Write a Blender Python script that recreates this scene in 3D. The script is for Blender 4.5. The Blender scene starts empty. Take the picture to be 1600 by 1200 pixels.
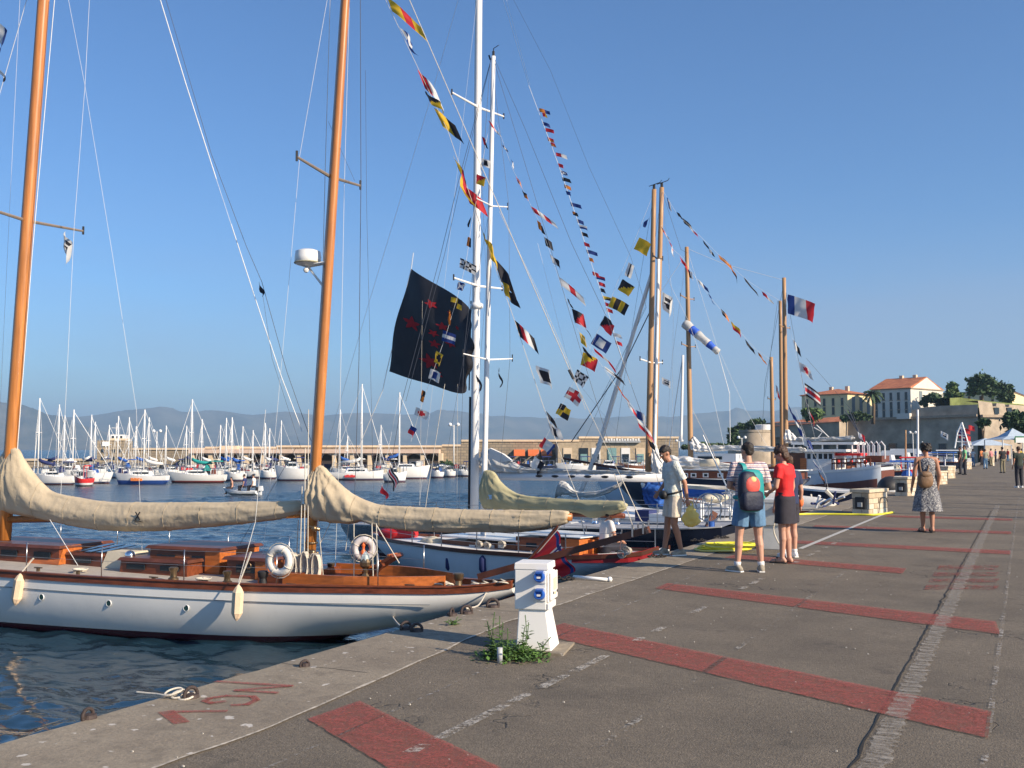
import bpy, bmesh, math, random
import numpy as np
from mathutils import Vector, Matrix, noise
R = random.Random(11)
SC = bpy.context.scene
COL = SC.collection
PI = math.pi
# ------------------------------------------------------------------ camera
FPX, EYE, V0 = 1600.0, 1.68, 702.0
TH = math.atan(800 / FPX)
PT = math.atan((V0 - 600) / FPX)
cam_d = bpy.data.cameras.new('camera'); cam = bpy.data.objects.new('camera', cam_d); COL.objects.link(cam)
cam.location = (0, 0, EYE); cam.rotation_euler = (PI / 2 + PT, 0, TH)
cam_d.sensor_width = 36; cam_d.lens = FPX / 1600 * 36; cam_d.clip_end = 30000; cam_d.clip_start = .05
SC.camera = cam
# ------------------------------------------------------------------ sky, sun, exposure
SUN_EL, SUN_AZ = math.radians(27), math.radians(-8)      # azimuth from +X towards +Y
w = bpy.data.worlds.new('World'); SC.world = w; w.use_nodes = True
nt = w.node_tree; nt.nodes.clear()
out = nt.nodes.new('ShaderNodeOutputWorld'); bg = nt.nodes.new('ShaderNodeBackground')
sky = nt.nodes.new('ShaderNodeTexSky'); sky.sky_type = 'NISHITA'; sky.sun_disc = False
sky.sun_elevation = SUN_EL; sky.sun_rotation = PI / 2 - SUN_AZ
sky.altitude = 0; sky.air_density = 1.0; sky.dust_density = .8; sky.ozone_density = 5.0
bg.inputs[1].default_value = .086
tint = nt.nodes.new('ShaderNodeMix'); tint.data_type = 'RGBA'; tint.blend_type = 'MULTIPLY'; tint.inputs['Factor'].default_value = 1; tint.inputs['B'].default_value = (.78, .99, 1.17, 1)
nt.links.new(sky.outputs[0], tint.inputs['A']); 
wtc = nt.nodes.new('ShaderNodeTexCoord'); wmp = nt.nodes.new('ShaderNodeMapping'); wmp.inputs['Scale'].default_value = (1.2, 1.2, 5.5); wn = nt.nodes.new('ShaderNodeTexNoise'); wn.inputs['Scale'].default_value = 1.1; wn.inputs['Detail'].default_value = 5
nt.links.new(wtc.outputs['Generated'], wmp.inputs[0]); nt.links.new(wmp.outputs[0], wn.inputs['Vector'])
wr = nt.nodes.new('ShaderNodeMapRange'); wr.inputs[1].default_value = .42; wr.inputs[2].default_value = .68; nt.links.new(wn.outputs[0], wr.inputs[0])
wsx = nt.nodes.new('ShaderNodeSeparateXYZ'); nt.links.new(wtc.outputs['Generated'], wsx.inputs[0])
we = nt.nodes.new('ShaderNodeMapRange'); we.inputs[1].default_value = .26; we.inputs[2].default_value = .06; we.inputs[3].default_value = 0; we.inputs[4].default_value = .62; we.interpolation_type = 'SMOOTHSTEP'; nt.links.new(wsx.outputs[2], we.inputs[0])
wm = nt.nodes.new('ShaderNodeMath'); wm.operation = 'MULTIPLY'; nt.links.new(wr.outputs[0], wm.inputs[0]); nt.links.new(we.outputs[0], wm.inputs[1])
cl_ = nt.nodes.new('ShaderNodeMix'); cl_.data_type = 'RGBA'; cl_.inputs['B'].default_value = (2.75, 3.25, 4.5, 1); nt.links.new(tint.outputs['Result'], cl_.inputs['A']); nt.links.new(wm.outputs[0], cl_.inputs['Factor']); nt.links.new(cl_.outputs['Result'], bg.inputs[0]); nt.links.new(bg.outputs[0], out.inputs[0])
sd = bpy.data.lights.new('sun', 'SUN'); sun = bpy.data.objects.new('sun', sd); COL.objects.link(sun)
sd.energy = 4.9; sd.angle = math.radians(.5); sd.color = (1, .84, .64)
sv = Vector((math.cos(SUN_AZ) * math.cos(SUN_EL), math.sin(SUN_AZ) * math.cos(SUN_EL), math.sin(SUN_EL)))
sun.rotation_euler = sv.to_track_quat('Z', 'Y').to_euler()
SC.view_settings.view_transform = 'Standard'; SC.view_settings.look = 'None'
SC.view_settings.exposure = .66; SC.view_settings.gamma = 1; SC.view_settings.use_curve_mapping = False
# ------------------------------------------------------------------ surveying helpers (photo sight lines to places)
WZ = -1.45
def ray(u, v):
    a = (u - 800) / FPX; b = (600 - v) / FPX
    yf = math.cos(PT) - b * math.sin(PT); zz = math.sin(PT) + b * math.cos(PT)
    return Vector((a * math.cos(TH) - yf * math.sin(TH), a * math.sin(TH) + yf * math.cos(TH), zz))
EYEV = Vector((0, 0, EYE))
def gz(u, v, z=0.0):
    r = ray(u, v); return EYEV + r * ((z - EYE) / r.z)
CF = Vector((-math.sin(TH), math.cos(TH), 0)); CR = Vector((math.cos(TH), math.sin(TH), 0))
def cd(u, v, D):
    r = ray(u, v); return EYEV + r * (D / r.dot(CF))
class Frame:
    """local frame of a moored boat: x = distance from the stern towards the bow, y = towards the near side"""
    def __init__(s, x0, y0, psi):
        s.o = Vector((x0, y0, 0)); p = math.radians(psi)
        s.A = Vector((-math.cos(p), math.sin(p), 0)); s.N = Vector((-math.sin(p), -math.cos(p), 0)); s.rz = PI - p
    def pix(s, u, v, b=0.0):
        r = ray(u, v); P0 = s.o + s.N * b
        t = (P0 - EYEV).dot(s.N) / r.dot(s.N); q = EYEV + r * t
        d = q - s.o
        return Vector((d.dot(s.A), d.dot(s.N), q.z))
    def w(s, a, b, z): return s.o + s.A * a + s.N * b + Vector((0, 0, z))
# ------------------------------------------------------------------ materials
MATS = {}
def mat(name, col, rough=.6, metal=0., var=.12, sc=4., bump=0., bsc=None, detail=4, spec=None, trans=0., coat=0., emit=0., stretch=(1, 1, 1)):
    if name in MATS: return MATS[name]
    m = bpy.data.materials.new(name); m.use_nodes = True; n = m.node_tree; b = n.nodes['Principled BSDF']
    b.inputs['Roughness'].default_value = rough; b.inputs['Metallic'].default_value = metal
    if spec is not None: b.inputs['Specular IOR Level'].default_value = spec
    if trans: b.inputs['Transmission Weight'].default_value = trans
    if coat: b.inputs['Coat Weight'].default_value = coat
    tc = n.nodes.new('ShaderNodeTexCoord'); mp = n.nodes.new('ShaderNodeMapping'); mp.inputs['Scale'].default_value = stretch
    n.links.new(tc.outputs['Object'], mp.inputs[0])
    nz = n.nodes.new('ShaderNodeTexNoise'); nz.inputs['Scale'].default_value = sc; nz.inputs['Detail'].default_value = detail; nz.inputs['Roughness'].default_value = .6
    n.links.new(mp.outputs[0], nz.inputs['Vector'])
    mx = n.nodes.new('ShaderNodeMix'); mx.data_type = 'RGBA'
    mx.inputs['A'].default_value = (*[min(1, c * (1 - var)) for c in col], 1); mx.inputs['B'].default_value = (*[min(1, c * (1 + var)) for c in col], 1)
    mr = n.nodes.new('ShaderNodeMapRange'); mr.inputs[1].default_value = .3; mr.inputs[2].default_value = .7
    n.links.new(nz.outputs[0], mr.inputs[0]); n.links.new(mr.outputs[0], mx.inputs['Factor'])
    n.links.new(mx.outputs['Result'], b.inputs['Base Color'])
    if bump:
        bn = n.nodes.new('ShaderNodeBump'); bn.inputs['Strength'].default_value = bump; bn.inputs['Distance'].default_value = .02
        n2 = n.nodes.new('ShaderNodeTexNoise'); n2.inputs['Scale'].default_value = bsc or sc * 6; n2.inputs['Detail'].default_value = 5
        n.links.new(mp.outputs[0], n2.inputs['Vector']); n.links.new(n2.outputs[0], bn.inputs['Height']); n.links.new(bn.outputs[0], b.inputs['Normal'])
    MATS[name] = m; return m
class NB:
    """small node-writing helper"""
    def __init__(s, m): s.t = m.node_tree; s.b = s.t.nodes['Principled BSDF']
    def n(s, ty, ins=None, **kw):
        nd = s.t.nodes.new('ShaderNode' + ty)
        for k, v in kw.items(): setattr(nd, k, v)
        for k, v in (ins or {}).items():
            if isinstance(v, bpy.types.NodeSocket): s.t.links.new(v, nd.inputs[k])
            else: nd.inputs[k].default_value = v
        return nd
    def math(s, op, a, b=0.): return s.n('Math', {0: a, 1: b}, operation=op).outputs[0]
    def mix(s, f, a, b):
        x = s.n('Mix', {}, data_type='RGBA')
        for k, v in (('Factor', f), ('A', a), ('B', b)):
            if isinstance(v, bpy.types.NodeSocket): s.t.links.new(v, x.inputs[k])
            else: x.inputs[k].default_value = (*v, 1) if isinstance(v, tuple) else v
        return x.outputs['Result']
    def rng(s, v, a, b, c=0., d=1.): return s.n('MapRange', {0: v, 1: a, 2: b, 3: c, 4: d}).outputs[0]
    def noise(s, vec, sc, det=4, ro=.6): return s.n('TexNoise', {'Vector': vec, 'Scale': sc, 'Detail': det, 'Roughness': ro}).outputs[0]
    def link(s, a, b): s.t.links.new(a, s.b.inputs[b])
def newmat(name, rough=.6):
    m = bpy.data.materials.new(name); m.use_nodes = True; MATS[name] = m; k = NB(m); k.b.inputs['Roughness'].default_value = rough; return m, k

WOOD = mat('varnished mahogany', (.16, .042, .016), .4, var=.4, sc=3, coat=.12, stretch=(1, 6, 6))
WOODO = mat('orange and sunlit varnished teak', (.44, .125, .027), .42, var=.3, sc=3, coat=.15, stretch=(1, 6, 6))  # orange wood; its brightness also stands for sunlight on the companionway ends
WOODD = mat('dark stained wood', (.11, .035, .018), .45, var=.35, sc=4, coat=.1)
SPAR = mat('varnished spruce spar', (.47, .175, .04), .35, var=.32, sc=1.6, coat=.4, stretch=(9, 9, .5))
SPAR2 = mat('pale brown spar', (.40, .23, .11), .5, var=.15, sc=1.2, stretch=(6, 6, .6))
DECK = mat('weathered teak deck', (.40, .36, .31), .75, var=.12, sc=6, bump=.2)
WHITE = mat('white gloss paint', (.80, .80, .78), .3, var=.03, sc=2, coat=.2)
WHITEM = mat('white matt paint', (.78, .76, .72), .55, var=.05, sc=3)
ALU = mat('white painted alloy spar', (.78, .77, .75), .35, var=.04, sc=1)
GALV = mat('stainless steel', (.55, .55, .55), .3, 1., var=.1)
CHROME = mat('polished chrome', (.8, .8, .8), .08, 1., var=.02)
BRONZE = mat('aged bronze', (.28, .20, .12), .38, .9, var=.3, sc=12)
KHAKI = mat('khaki canvas', (.54, .44, .30), .85, var=.12, sc=2, bump=.7, bsc=9)
KHAKIG = mat('greenish khaki canvas', (.42, .38, .22), .85, var=.08, sc=3, bump=.25, bsc=30)
SAILW = mat('white sailcloth', (.74, .72, .68), .75, var=.07, sc=3, bump=.3, bsc=12)
SAILG = mat('grey white sailcloth', (.58, .57, .54), .8, var=.1, sc=3, bump=.3, bsc=12)
BEIGE = mat('beige canvas', (.60, .53, .40), .85, var=.06, bump=.2)
BLUEC = mat('blue canvas', (.02, .10, .38), .75, var=.12, bump=.3, bsc=15)
NAVYC = mat('navy canvas', (.02, .03, .12), .75, var=.12, bump=.3, bsc=15)
GREENC = mat('sea green canvas', (.01, .28, .26), .75, var=.12, bump=.3, bsc=15)
REDC = mat('red canvas', (.62, .02, .02), .6, var=.12, bump=.2)
ROPE = mat('off white rope', (.66, .60, .50), .85, var=.15, sc=40, bump=.5, bsc=200)
WIRE = mat('grey rigging wire', (.32, .33, .35), .4, .5, var=.1)
WIREW = mat('pale rigging line', (.72, .72, .70), .6, var=.1)
WIRED = mat('dark rigging line', (.07, .08, .11), .6, var=.1)
BLACK = mat('black rubber', (.02, .02, .022), .6, var=.2)
GLASSD = mat('dark window glass', (.02, .03, .04), .08, var=.1)
STEELB = mat('rusty mooring iron', (.07, .05, .045), .7, .3, var=.4, sc=20, bump=.4)
FCREAM = mat('peach fender cover', (.76, .56, .38), .85, var=.06, sc=6, bump=.2)
BRED = mat('dark red bottom paint', (.09, .02, .03), .6, var=.3, sc=3)
GREY = mat('grey painted metal', (.42, .43, .43), .5, var=.06)
# ------------------------------------------------------------------ mesh writing
def tag(o, label=None, cat=None, group=None, kind=None):
    for k, v in (('label', label), ('category', cat), ('group', group), ('kind', kind)):
        if v: o[k] = v
    return o
def thing(name, label, cat, loc=(0, 0, 0), rz=0., group=None):
    o = bpy.data.objects.new(name, None); COL.objects.link(o); o.empty_display_size = .2
    o.location = loc; o.rotation_euler = (0, 0, rz); return tag(o, label, cat, group)
def mw(o): return Matrix.Translation(o.location) @ Matrix.Rotation(o.rotation_euler.z, 4, 'Z')
def root(o):
    while o.parent: o = o.parent
    return o
class MB:
    def __init__(s): s.v = []; s.f = []; s.m = []
    def add(s, vs, fs, mi=0):
        n = len(s.v); s.v += [tuple(v) for v in vs]; s.f += [tuple(i + n for i in f) for f in fs]
        s.m += [mi] * len(fs) if isinstance(mi, int) else list(mi); return s
    def box(s, x0, x1, y0, y1, z0, z1, mi=0, tx=0., ty=0.):
        vs = [(x0, y0, z0), (x1, y0, z0), (x1, y1, z0), (x0, y1, z0), (x0 + tx, y0 + ty, z1), (x1 - tx, y0 + ty, z1), (x1 - tx, y1 - ty, z1), (x0 + tx, y1 - ty, z1)]
        return s.add(vs, [(3, 2, 1, 0), (4, 5, 6, 7), (0, 1, 5, 4), (1, 2, 6, 5), (2, 3, 7, 6), (3, 0, 4, 7)], mi)
    def beam(s, p, q, wd, ht, mi=0, up=(0, 0, 1), w2=None, h2=None):
        p = Vector(p); q = Vector(q); d = (q - p).normalized(); up = Vector(up)
        x = d.cross(up)
        if x.length < 1e-4: x = d.cross(Vector((1, 0, 0)))
        x.normalize(); y = x.cross(d)
        vs = []
        for P, a, b in ((p, wd / 2, ht / 2), (q, (w2 or wd) / 2, (h2 or ht) / 2)):
            for i, j in ((-1, -1), (1, -1), (1, 1), (-1, 1)): vs.append(P + x * a * i + y * b * j)
        return s.add(vs, [(0, 1, 2, 3), (7, 6, 5, 4), (0, 4, 5, 1), (1, 5, 6, 2), (2, 6, 7, 3), (3, 7, 4, 0)], mi)
    def ring(s, c, x, y, n, sup=1.):
        o = []
        for i in range(n):
            t = 2 * PI * i / n; a = math.cos(t); b = math.sin(t)
            if sup != 1.: a = math.copysign(abs(a) ** sup, a); b = math.copysign(abs(b) ** sup, b)
            o.append(c + x * a + y * b)
        return o
    def loft(s, rings, mi=0, cap=True, closed=True):
        n = len(rings[0]); vs = [p for r in rings for p in r]; fs = []
        for k in range(len(rings) - 1):
            for i in range(n if closed else n - 1):
                j = (i + 1) % n; fs.append((k * n + i, k * n + j, (k + 1) * n + j, (k + 1) * n + i))
        if cap and closed:
            fs.append(tuple(range(n - 1, -1, -1))); b = (len(rings) - 1) * n; fs.append(tuple(b + i for i in range(n)))
        return s.add(vs, fs, mi)
    def tube(s, pts, r, n=6, mi=0, cap=True):
        pts = [Vector(p) for p in pts]; rs = r if isinstance(r, (list, tuple)) else [r] * len(pts)
        rings = []; ref = None
        for i, p in enumerate(pts):
            d = (pts[min(i + 1, len(pts) - 1)] - pts[max(i - 1, 0)])
            if d.length < 1e-9: d = Vector((0, 0, 1))
            d.normalize()
            if ref is None: ref = Vector((0, 0, 1)) if abs(d.z) < .9 else Vector((1, 0, 0))
            x = d.cross(ref)
            if x.length < 1e-3: x = d.cross(Vector((0, 1, 0)))
            x.normalize(); y = d.cross(x); ref = -y if False else x.cross(d)
            rings.append(s.ring(p, x * rs[i], y * rs[i], n))
        return s.loft(rings, mi, cap)
    def lathe(s, prof, c=(0, 0, 0), n=16, mi=0, ax='z'):
        c = Vector(c); rings = []
        for r, z in prof:
            ri = []
            for i in range(n):
                t = 2 * PI * i / n; a, b = max(r, 1e-4) * math.cos(t), max(r, 1e-4) * math.sin(t)
                ri.append(c + (Vector((a, b, z)) if ax == 'z' else Vector((z, a, b)) if ax == 'x' else Vector((b, z, a))))
            rings.append(ri)
        return s.loft(rings, mi)
    def ball(s, c, r, n=10, mi=0, M=None):
        if not isinstance(r, (tuple, list)): r = (r, r, r)
        c = Vector(c); rings = []
        for k in range(n // 2 + 1):
            ph = -PI / 2 + PI * k / (n // 2); rr = max(math.cos(ph), .001)
            ri = [Vector((r[0] * rr * math.cos(2 * PI * i / n), r[1] * rr * math.sin(2 * PI * i / n), r[2] * math.sin(ph))) for i in range(n)]
            if M: ri = [M @ p for p in ri]
            rings.append([c + p for p in ri])
        return s.loft(rings, mi)
    def torus(s, c, X, Y, Rr, r, n=20, k=8, mi=0, a0=0., a1=2 * PI):
        c = Vector(c); X = Vector(X).normalized(); Y = Vector(Y).normalized(); Z = X.cross(Y); full = a1 - a0 > 6.28
        rings = []
        for i in range(n + (0 if full else 1)):
            t = a0 + (a1 - a0) * i / n; d = X * math.cos(t) + Y * math.sin(t)
            rings.append(s.ring(c + d * Rr, d * r, Z * r, k))
        if full: rings.append(rings[0])
        return s.loft(rings, mi, cap=not full)
    def build(s, name, mats, parent=None, smooth=False, world=False, loc=None, label=None, kind=None, ang=None):
        me = bpy.data.meshes.new(name); vs = s.v
        if world and parent is not None:
            I = mw(root(parent)).inverted(); vs = [I @ Vector(v) for v in vs]
        if loc is not None: L = Vector(loc); vs = [Vector(v) - L for v in vs]
        me.from_pydata([tuple(v) for v in vs], [], s.f)
        mats = mats if isinstance(mats, (list, tuple)) else [mats]
        for m in mats: me.materials.append(m)
        if len(mats) > 1: me.polygons.foreach_set('material_index', s.m)
        if smooth:
            me.polygons.foreach_set('use_smooth', [True] * len(me.polygons))
            if ang: me.set_sharp_from_angle(angle=math.radians(ang))
        me.update(); o = bpy.data.objects.new(name, me); COL.objects.link(o)
        if parent is not None: o.parent = parent
        if loc is not None: o.location = loc
        if label: o['label'] = label
        if kind: o['kind'] = kind
        return o
def structure(name, mb, mats, **k): return mb.build(name, mats, kind='structure', **k)
def poly(pts, z, mb=None, mi=0):
    mb = mb or MB(); return mb.add([(p[0], p[1], z) for p in pts], [tuple(range(len(pts)))], mi)
def crv(pts, n=8):
    """Catmull-Rom through 2D/3D points"""
    P = [Vector(p) for p in pts]; o = []
    for i in range(len(P) - 1):
        p0 = P[max(i - 1, 0)]; p1 = P[i]; p2 = P[i + 1]; p3 = P[min(i + 2, len(P) - 1)]
        for k in range(n):
            t = k / n; o.append(.5 * ((2 * p1) + (p2 - p0) * t + (2 * p0 - 5 * p1 + 4 * p2 - p3) * t * t + (3 * p1 - p0 - 3 * p2 + p3) * t ** 3))
    o.append(P[-1]); return o
def fn(pts):
    c = sorted([(p[0], p[1]) for p in crv([(a, b, 0) for a, b in pts], 12)]); xs = [p[0] for p in c]; ys = [p[1] for p in c]
    return lambda t: float(np.interp(t, xs, ys))
def nz(x, y=0., z=0.): return noise.noise(Vector((x, y, z)))
# ------------------------------------------------------------------ water, quay, ground
WATER, k = newmat('harbour water', .06)
g = k.n('NewGeometry').outputs['Position']
mpa = k.n('Mapping', {'Vector': g, 'Scale': (.55, 1.3, 1), 'Rotation': (0, 0, TH)}).outputs[0]
n1 = k.noise(mpa, 1.1, 3, .55); n2 = k.noise(mpa, 4.5, 4, .6); n3 = k.noise(mpa, .25, 2)
hh = k.math('ADD', k.math('MULTIPLY', n1, 1.0), k.math('MULTIPLY', n2, .28)); hh = k.math('ADD', hh, k.math('MULTIPLY', n3, 1.2))
dd = k.n('VectorMath', {0: g}, operation='LENGTH').outputs['Value']
bp = k.n('Bump', {'Height': hh, 'Strength': 1.0, 'Distance': k.rng(dd, 12., 70., .012, .34)})
k.link(bp.outputs[0], 'Normal'); k.b.inputs['Base Color'].default_value = (.012, .035, .055, 1); k.b.inputs['IOR'].default_value = 1.33
k.link(k.rng(dd, 15., 90., .03, .22), 'Roughness')
mb = MB(); poly([(-9000, -3000), (6000, -3000), (6000, 9000), (-9000, 9000)], WZ - .07, mb); structure('water', mb, WATER)
rs_ = np.random.RandomState(4)
def grow(a, b, st, mx, g): 
    o = [a]; 
    while o[-1] < b: o.append(o[-1] + st); st = min(st * g, mx)
    return np.array(o)
X_ = -grow(4.9, 48, .065, .3, 1.006); Y_ = np.concatenate([grow(-1, 17, .06, .06, 1), grow(17.1, 64, .07, .3, 1.012)]); X_ = X_[::-1]; GX, GY = np.meshgrid(X_, Y_, indexing='ij'); GZ = np.zeros_like(GX)
for _ in range(70):
    lam = .16 * (13 ** rs_.uniform(0, 1)); an_ = 1.15 + rs_.normal() * .8; kk = 2 * PI / lam; ph_ = rs_.uniform(0, 6.3); GZ += .0036 * lam ** .85 * np.sin(kk * (GX * math.cos(an_) + GY * math.sin(an_)) + ph_ + 1.2 * np.sin(GX * rs_.uniform(.3, 1.1) + GY * rs_.uniform(.3, 1.1)))
nx_, ny_ = GX.shape; V_ = np.stack([GX, GY, GZ + WZ], -1).reshape(-1, 3); I_ = np.arange(nx_ * ny_).reshape(nx_, ny_); Q_ = np.stack([I_[:-1, :-1], I_[1:, :-1], I_[1:, 1:], I_[:-1, 1:]], -1).reshape(-1, 4)
me = bpy.data.meshes.new('water'); me.vertices.add(len(V_)); me.vertices.foreach_set('co', V_.ravel()); me.loops.add(Q_.size); me.loops.foreach_set('vertex_index', Q_.ravel()); me.polygons.add(len(Q_)); me.polygons.foreach_set('loop_start', np.arange(0, Q_.size, 4)); me.polygons.foreach_set('use_smooth', np.ones(len(Q_), bool)); me.update(calc_edges=True)
me.materials.append(WATER); wo_ = bpy.data.objects.new('water', me); COL.objects.link(wo_); wo_['kind'] = 'structure'

ASPH, k = newmat('worn asphalt', .9)
g = k.n('NewGeometry').outputs['Position']
big = k.noise(g, .35, 4, .65); mid = k.noise(g, 2.2, 4); fine = k.noise(g, 70, 3, .7)
vo = k.n('TexVoronoi', {'Vector': g, 'Scale': 90.}); vd = vo.outputs['Color']
c = k.mix(k.rng(big, .35, .65), (.22, .178, .128), (.33, .270, .195))
c = k.mix(k.rng(mid, .4, .75), c, (.24, .196, .142))
gr = k.noise(g, 22, 4, .8); pat_ = k.noise(g, .9, 5, .75)
c = k.mix(k.rng(pat_, .45, .62, 0, .5), c, (.13, .106, .078))
st_ = k.noise(g, .55, 3, .5); c = k.mix(k.rng(st_, .60, .72, 0, .45), c, (.10, .085, .065)); st2 = k.noise(k.n('Mapping', {'Vector': g, 'Location': (7, 3, 0)}).outputs[0], 1.7, 3, .6); c = k.mix(k.rng(st2, .64, .70, 0, .5), c, (.07, .06, .048))
c = k.mix(k.rng(gr, .35, .62), k.mix(.5, c, (.06, .05, .038)), c)
c = k.mix(k.rng(fine, .36, .70), k.mix(.6, c, (.05, .042, .032)), c)
c = k.mix(k.rng(vo.outputs['Distance'], .0, .2, .6, 0.), c, (.50, .44, .35))
ck = k.n('TexVoronoi', {'Vector': k.n('Mapping', {'Vector': k.n('VectorMath', {0: g, 1: k.n('TexNoise', {'Vector': g, 'Scale': 2.5, 'Detail': 4}).outputs['Color']}, operation='ADD').outputs[0], 'Scale': (.28, .28, .28)}).outputs[0], 'Scale': 1.}, feature='DISTANCE_TO_EDGE').outputs['Distance']
ckm = k.math('MULTIPLY', k.rng(ck, 0., .0045, 1., 0.), k.rng(k.noise(g, .9, 2), .5, .6))
c = k.mix(k.math('MULTIPLY', ckm, .75), c, (.03, .027, .024))
k.link(c, 'Base Color')
k.link(k.n('Bump', {'Height': k.math('SUBTRACT', k.math('ADD', fine, k.math('MULTIPLY', mid, .5)), ckm), 'Strength': .8, 'Distance': .016}).outputs[0], 'Normal')
CONC, k = newmat('pale quay concrete', .9)
g = k.n('NewGeometry').outputs['Position']
big = k.noise(g, .8, 5, .7); fine = k.noise(g, 40, 4, .7); sp = k.noise(g, 9, 3, .5)
c = k.mix(k.rng(big, .35, .65), (.24, .195, .14), (.37, .31, .225)); c = k.mix(k.rng(fine, .35, .7), k.mix(.4, c, (.06, .055, .05)), c)
c = k.mix(k.rng(k.noise(g, 5, 5, .75), .52, .62, 0, .5), c, (.14, .115, .085)); c = k.mix(k.rng(sp, .66, .70, 0, .8), c, (.60, .56, .50)); c = k.mix(k.rng(sp, .30, .26, 0, .6), c, (.07, .06, .05))
k.link(c, 'Base Color'); k.link(k.n('Bump', {'Height': k.math('ADD', fine, big), 'Strength': .5, 'Distance': .015}).outputs[0], 'Normal')
EX = -5.27
mb = MB(); poly([(EX, -60), (90, -60), (90, 205), (EX, 205)], 0, mb); structure('quay_pavement', mb, ASPH)
mb = MB()                                    # pale edge strip with a wandering inner border and a chipped outer arris
ys = [-12 + i * .25 for i in range(0, 860)]
top = []
for i, y in enumerate(ys):
    xi = -4.55 + .42 * (1 - min(max((y - 5) / 4, 0), 1)) + .05 * nz(y * 1.3, 3) ; xo = EX + max(0, .03 * nz(y * 2.3, 9))
    top.append((Vector((xo, y, .0045)), Vector((xi, y, .0045))))
for i in range(len(top) - 1): mb.add([top[i][0], top[i][1], top[i + 1][1], top[i + 1][0]], [(0, 1, 2, 3)])
structure('quay_edge', mb, CONC)
mb = MB()
for i in range(len(top) - 1):
    a, b = top[i][0], top[i + 1][0]; a2 = Vector((EX + .004, a.y, -5)); b2 = Vector((EX + .004, b.y, -5)); a1 = Vector((EX - .002 , a.y, -.05)); b1 = Vector((EX - .002, b.y, -.05))
    mb.add([a, b, b1, a1, b2, a2], [(0, 1, 2, 3), (3, 2, 4, 5)])
structure('quay_wall', mb, CONC)
def paint(name, col, thr=(.38, .5), sc=5., fine=30.):
    m, k = newmat(name, .8); g = k.n('NewGeometry').outputs['Position']
    a = k.noise(g, sc, 5, .7); b = k.noise(g, fine, 3, .7)
    msk = k.rng(k.math('ADD', k.math('MULTIPLY', a, .5), k.math('MULTIPLY', b, .5)), thr[0], thr[1])
    cc = k.mix(k.rng(b, .3, .7), tuple(x * .7 for x in col), col); k.link(cc, 'Base Color')
    k.link(k.math('MULTIPLY', msk, .84), 'Alpha'); k.link(k.n('Bump', {'Height': b, 'Strength': .4, 'Distance': .01}).outputs[0], 'Normal'); return m
REDP = paint('worn red road paint', (.38, .092, .068), (.26, .62), 9., 60.); REDF = paint('faded red road paint', (.30, .07, .05), (.46, .60))
WHP = paint('worn white road paint', (.52, .48, .42), (.44, .58), 9., 60.); WHF = paint('faint white road paint', (.45, .42, .38), (.50, .62), 3.)
def strip(name, pts, m, z=.009):
    P = [Vector((p[0], p[1], z)) for p in pts]; mb = MB(); n = 90; pr = None; jt = .010 if abs(P[0].y - P[-1].y) > .06 or abs(P[0].x - P[-1].x) > .06 else 0
    for i in range(n + 1):
        a = P[0].lerp(P[1], i / n); b = P[-1].lerp(P[2], i / n); cu = (a + Vector((0, jt * nz(i * .9, P[0].y) - jt * R.random(), 0)), b + Vector((0, jt * nz(i * .9, P[1].y + 9) + jt * R.random(), 0)))
        if pr: mb.add([pr[0], cu[0], cu[1], pr[1]], [(0, 1, 2, 3)])
        pr = cu
    return structure(name, mb, m)
def gp(*uv): return [gz(u, v) for u, v in uv]
A, B = gz(561, 1097), gz(778, 1200); C0, C1 = gz(481, 1125), gz(605, 1200)
def toX(p, q, x): t = (x - p.x) / (q.x - p.x); return p + (q - p) * t
strip('red_marking', [C0, toX(C0, C1, -.24), toX(A, B, -.24), A], REDP)
strip('red_marking', [(-4.03, 8.55, 0), (-.24, 6.66, 0), (-.24, 7.33, 0), (-4.03, 9.16, 0)], REDP)
strip('red_marking', gp((1024, 920), (1563, 992), (1556, 972), (1043, 912)), REDP)
strip('red_marking', gp((1132, 872), (1410, 897), (1416, 889), (1150, 867)), REDP)
strip('red_marking', gp((1214, 848), (1579, 867), (1579, 861), (1225, 844)), REDP)
strip('red_marking', gp((1268, 824), (1580, 835), (1580, 831), (1275, 821)), REDP)
strip('red_marking', gp((1382, 808), (1582, 814), (1582, 811), (1388, 805.5)), REDP)
for a, b in ((884, 891), (895, 901), (905, 911), (915, 922)):
    f0 = (a - 884) / 38
    strip('red_marking', gp((1468 - 25 * f0 - 4, b), (1556, b), (1562, a), (1468 - 25 * f0, a)), REDF)
HAT, k = newmat('worn white hatch paint', .85); g = k.n('NewGeometry').outputs['Position']
a_n = k.noise(k.n('Mapping', {'Vector': g, 'Scale': (2.5, 11, 1)}).outputs[0], 1.6, 5, .7); b_n = k.noise(g, 55, 3, .7)
k.link(k.rng(k.math('ADD', k.math('MULTIPLY', a_n, .7), k.math('MULTIPLY', b_n, .3)), .42, .62, .03, .66), 'Alpha'); k.link(k.mix(b_n, (.30, .27, .23), (.50, .46, .40)), 'Base Color')
mb = MB(); y = 2.6; pr = None
while y < 34:
    cu = (Vector((-.835 + R.uniform(-.012, .012), y, .0095)), Vector((-.70 + R.uniform(-.035, .02), y, .0095)))
    if pr: mb.add([pr[0], pr[1], cu[1], cu[0]], [(0, 1, 2, 3)])
    pr = cu; y += .045
structure('worn_white_line', mb, HAT)
mb = MB(); pr = None
for i in range(320):
    y = 2.5 + i * .09; x = -.87 + .02 * nz(y * 3.1, 5) + .01 * nz(y * 11, 2); ww = .004 + .010 * abs(nz(y * 4, 7))
    cu = (Vector((x - ww, y, .0062)), Vector((x + ww, y, .0062)))
    if pr: mb.add([pr[0], pr[1], cu[1], cu[0]], [(0, 1, 2, 3)])
    pr = cu
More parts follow.
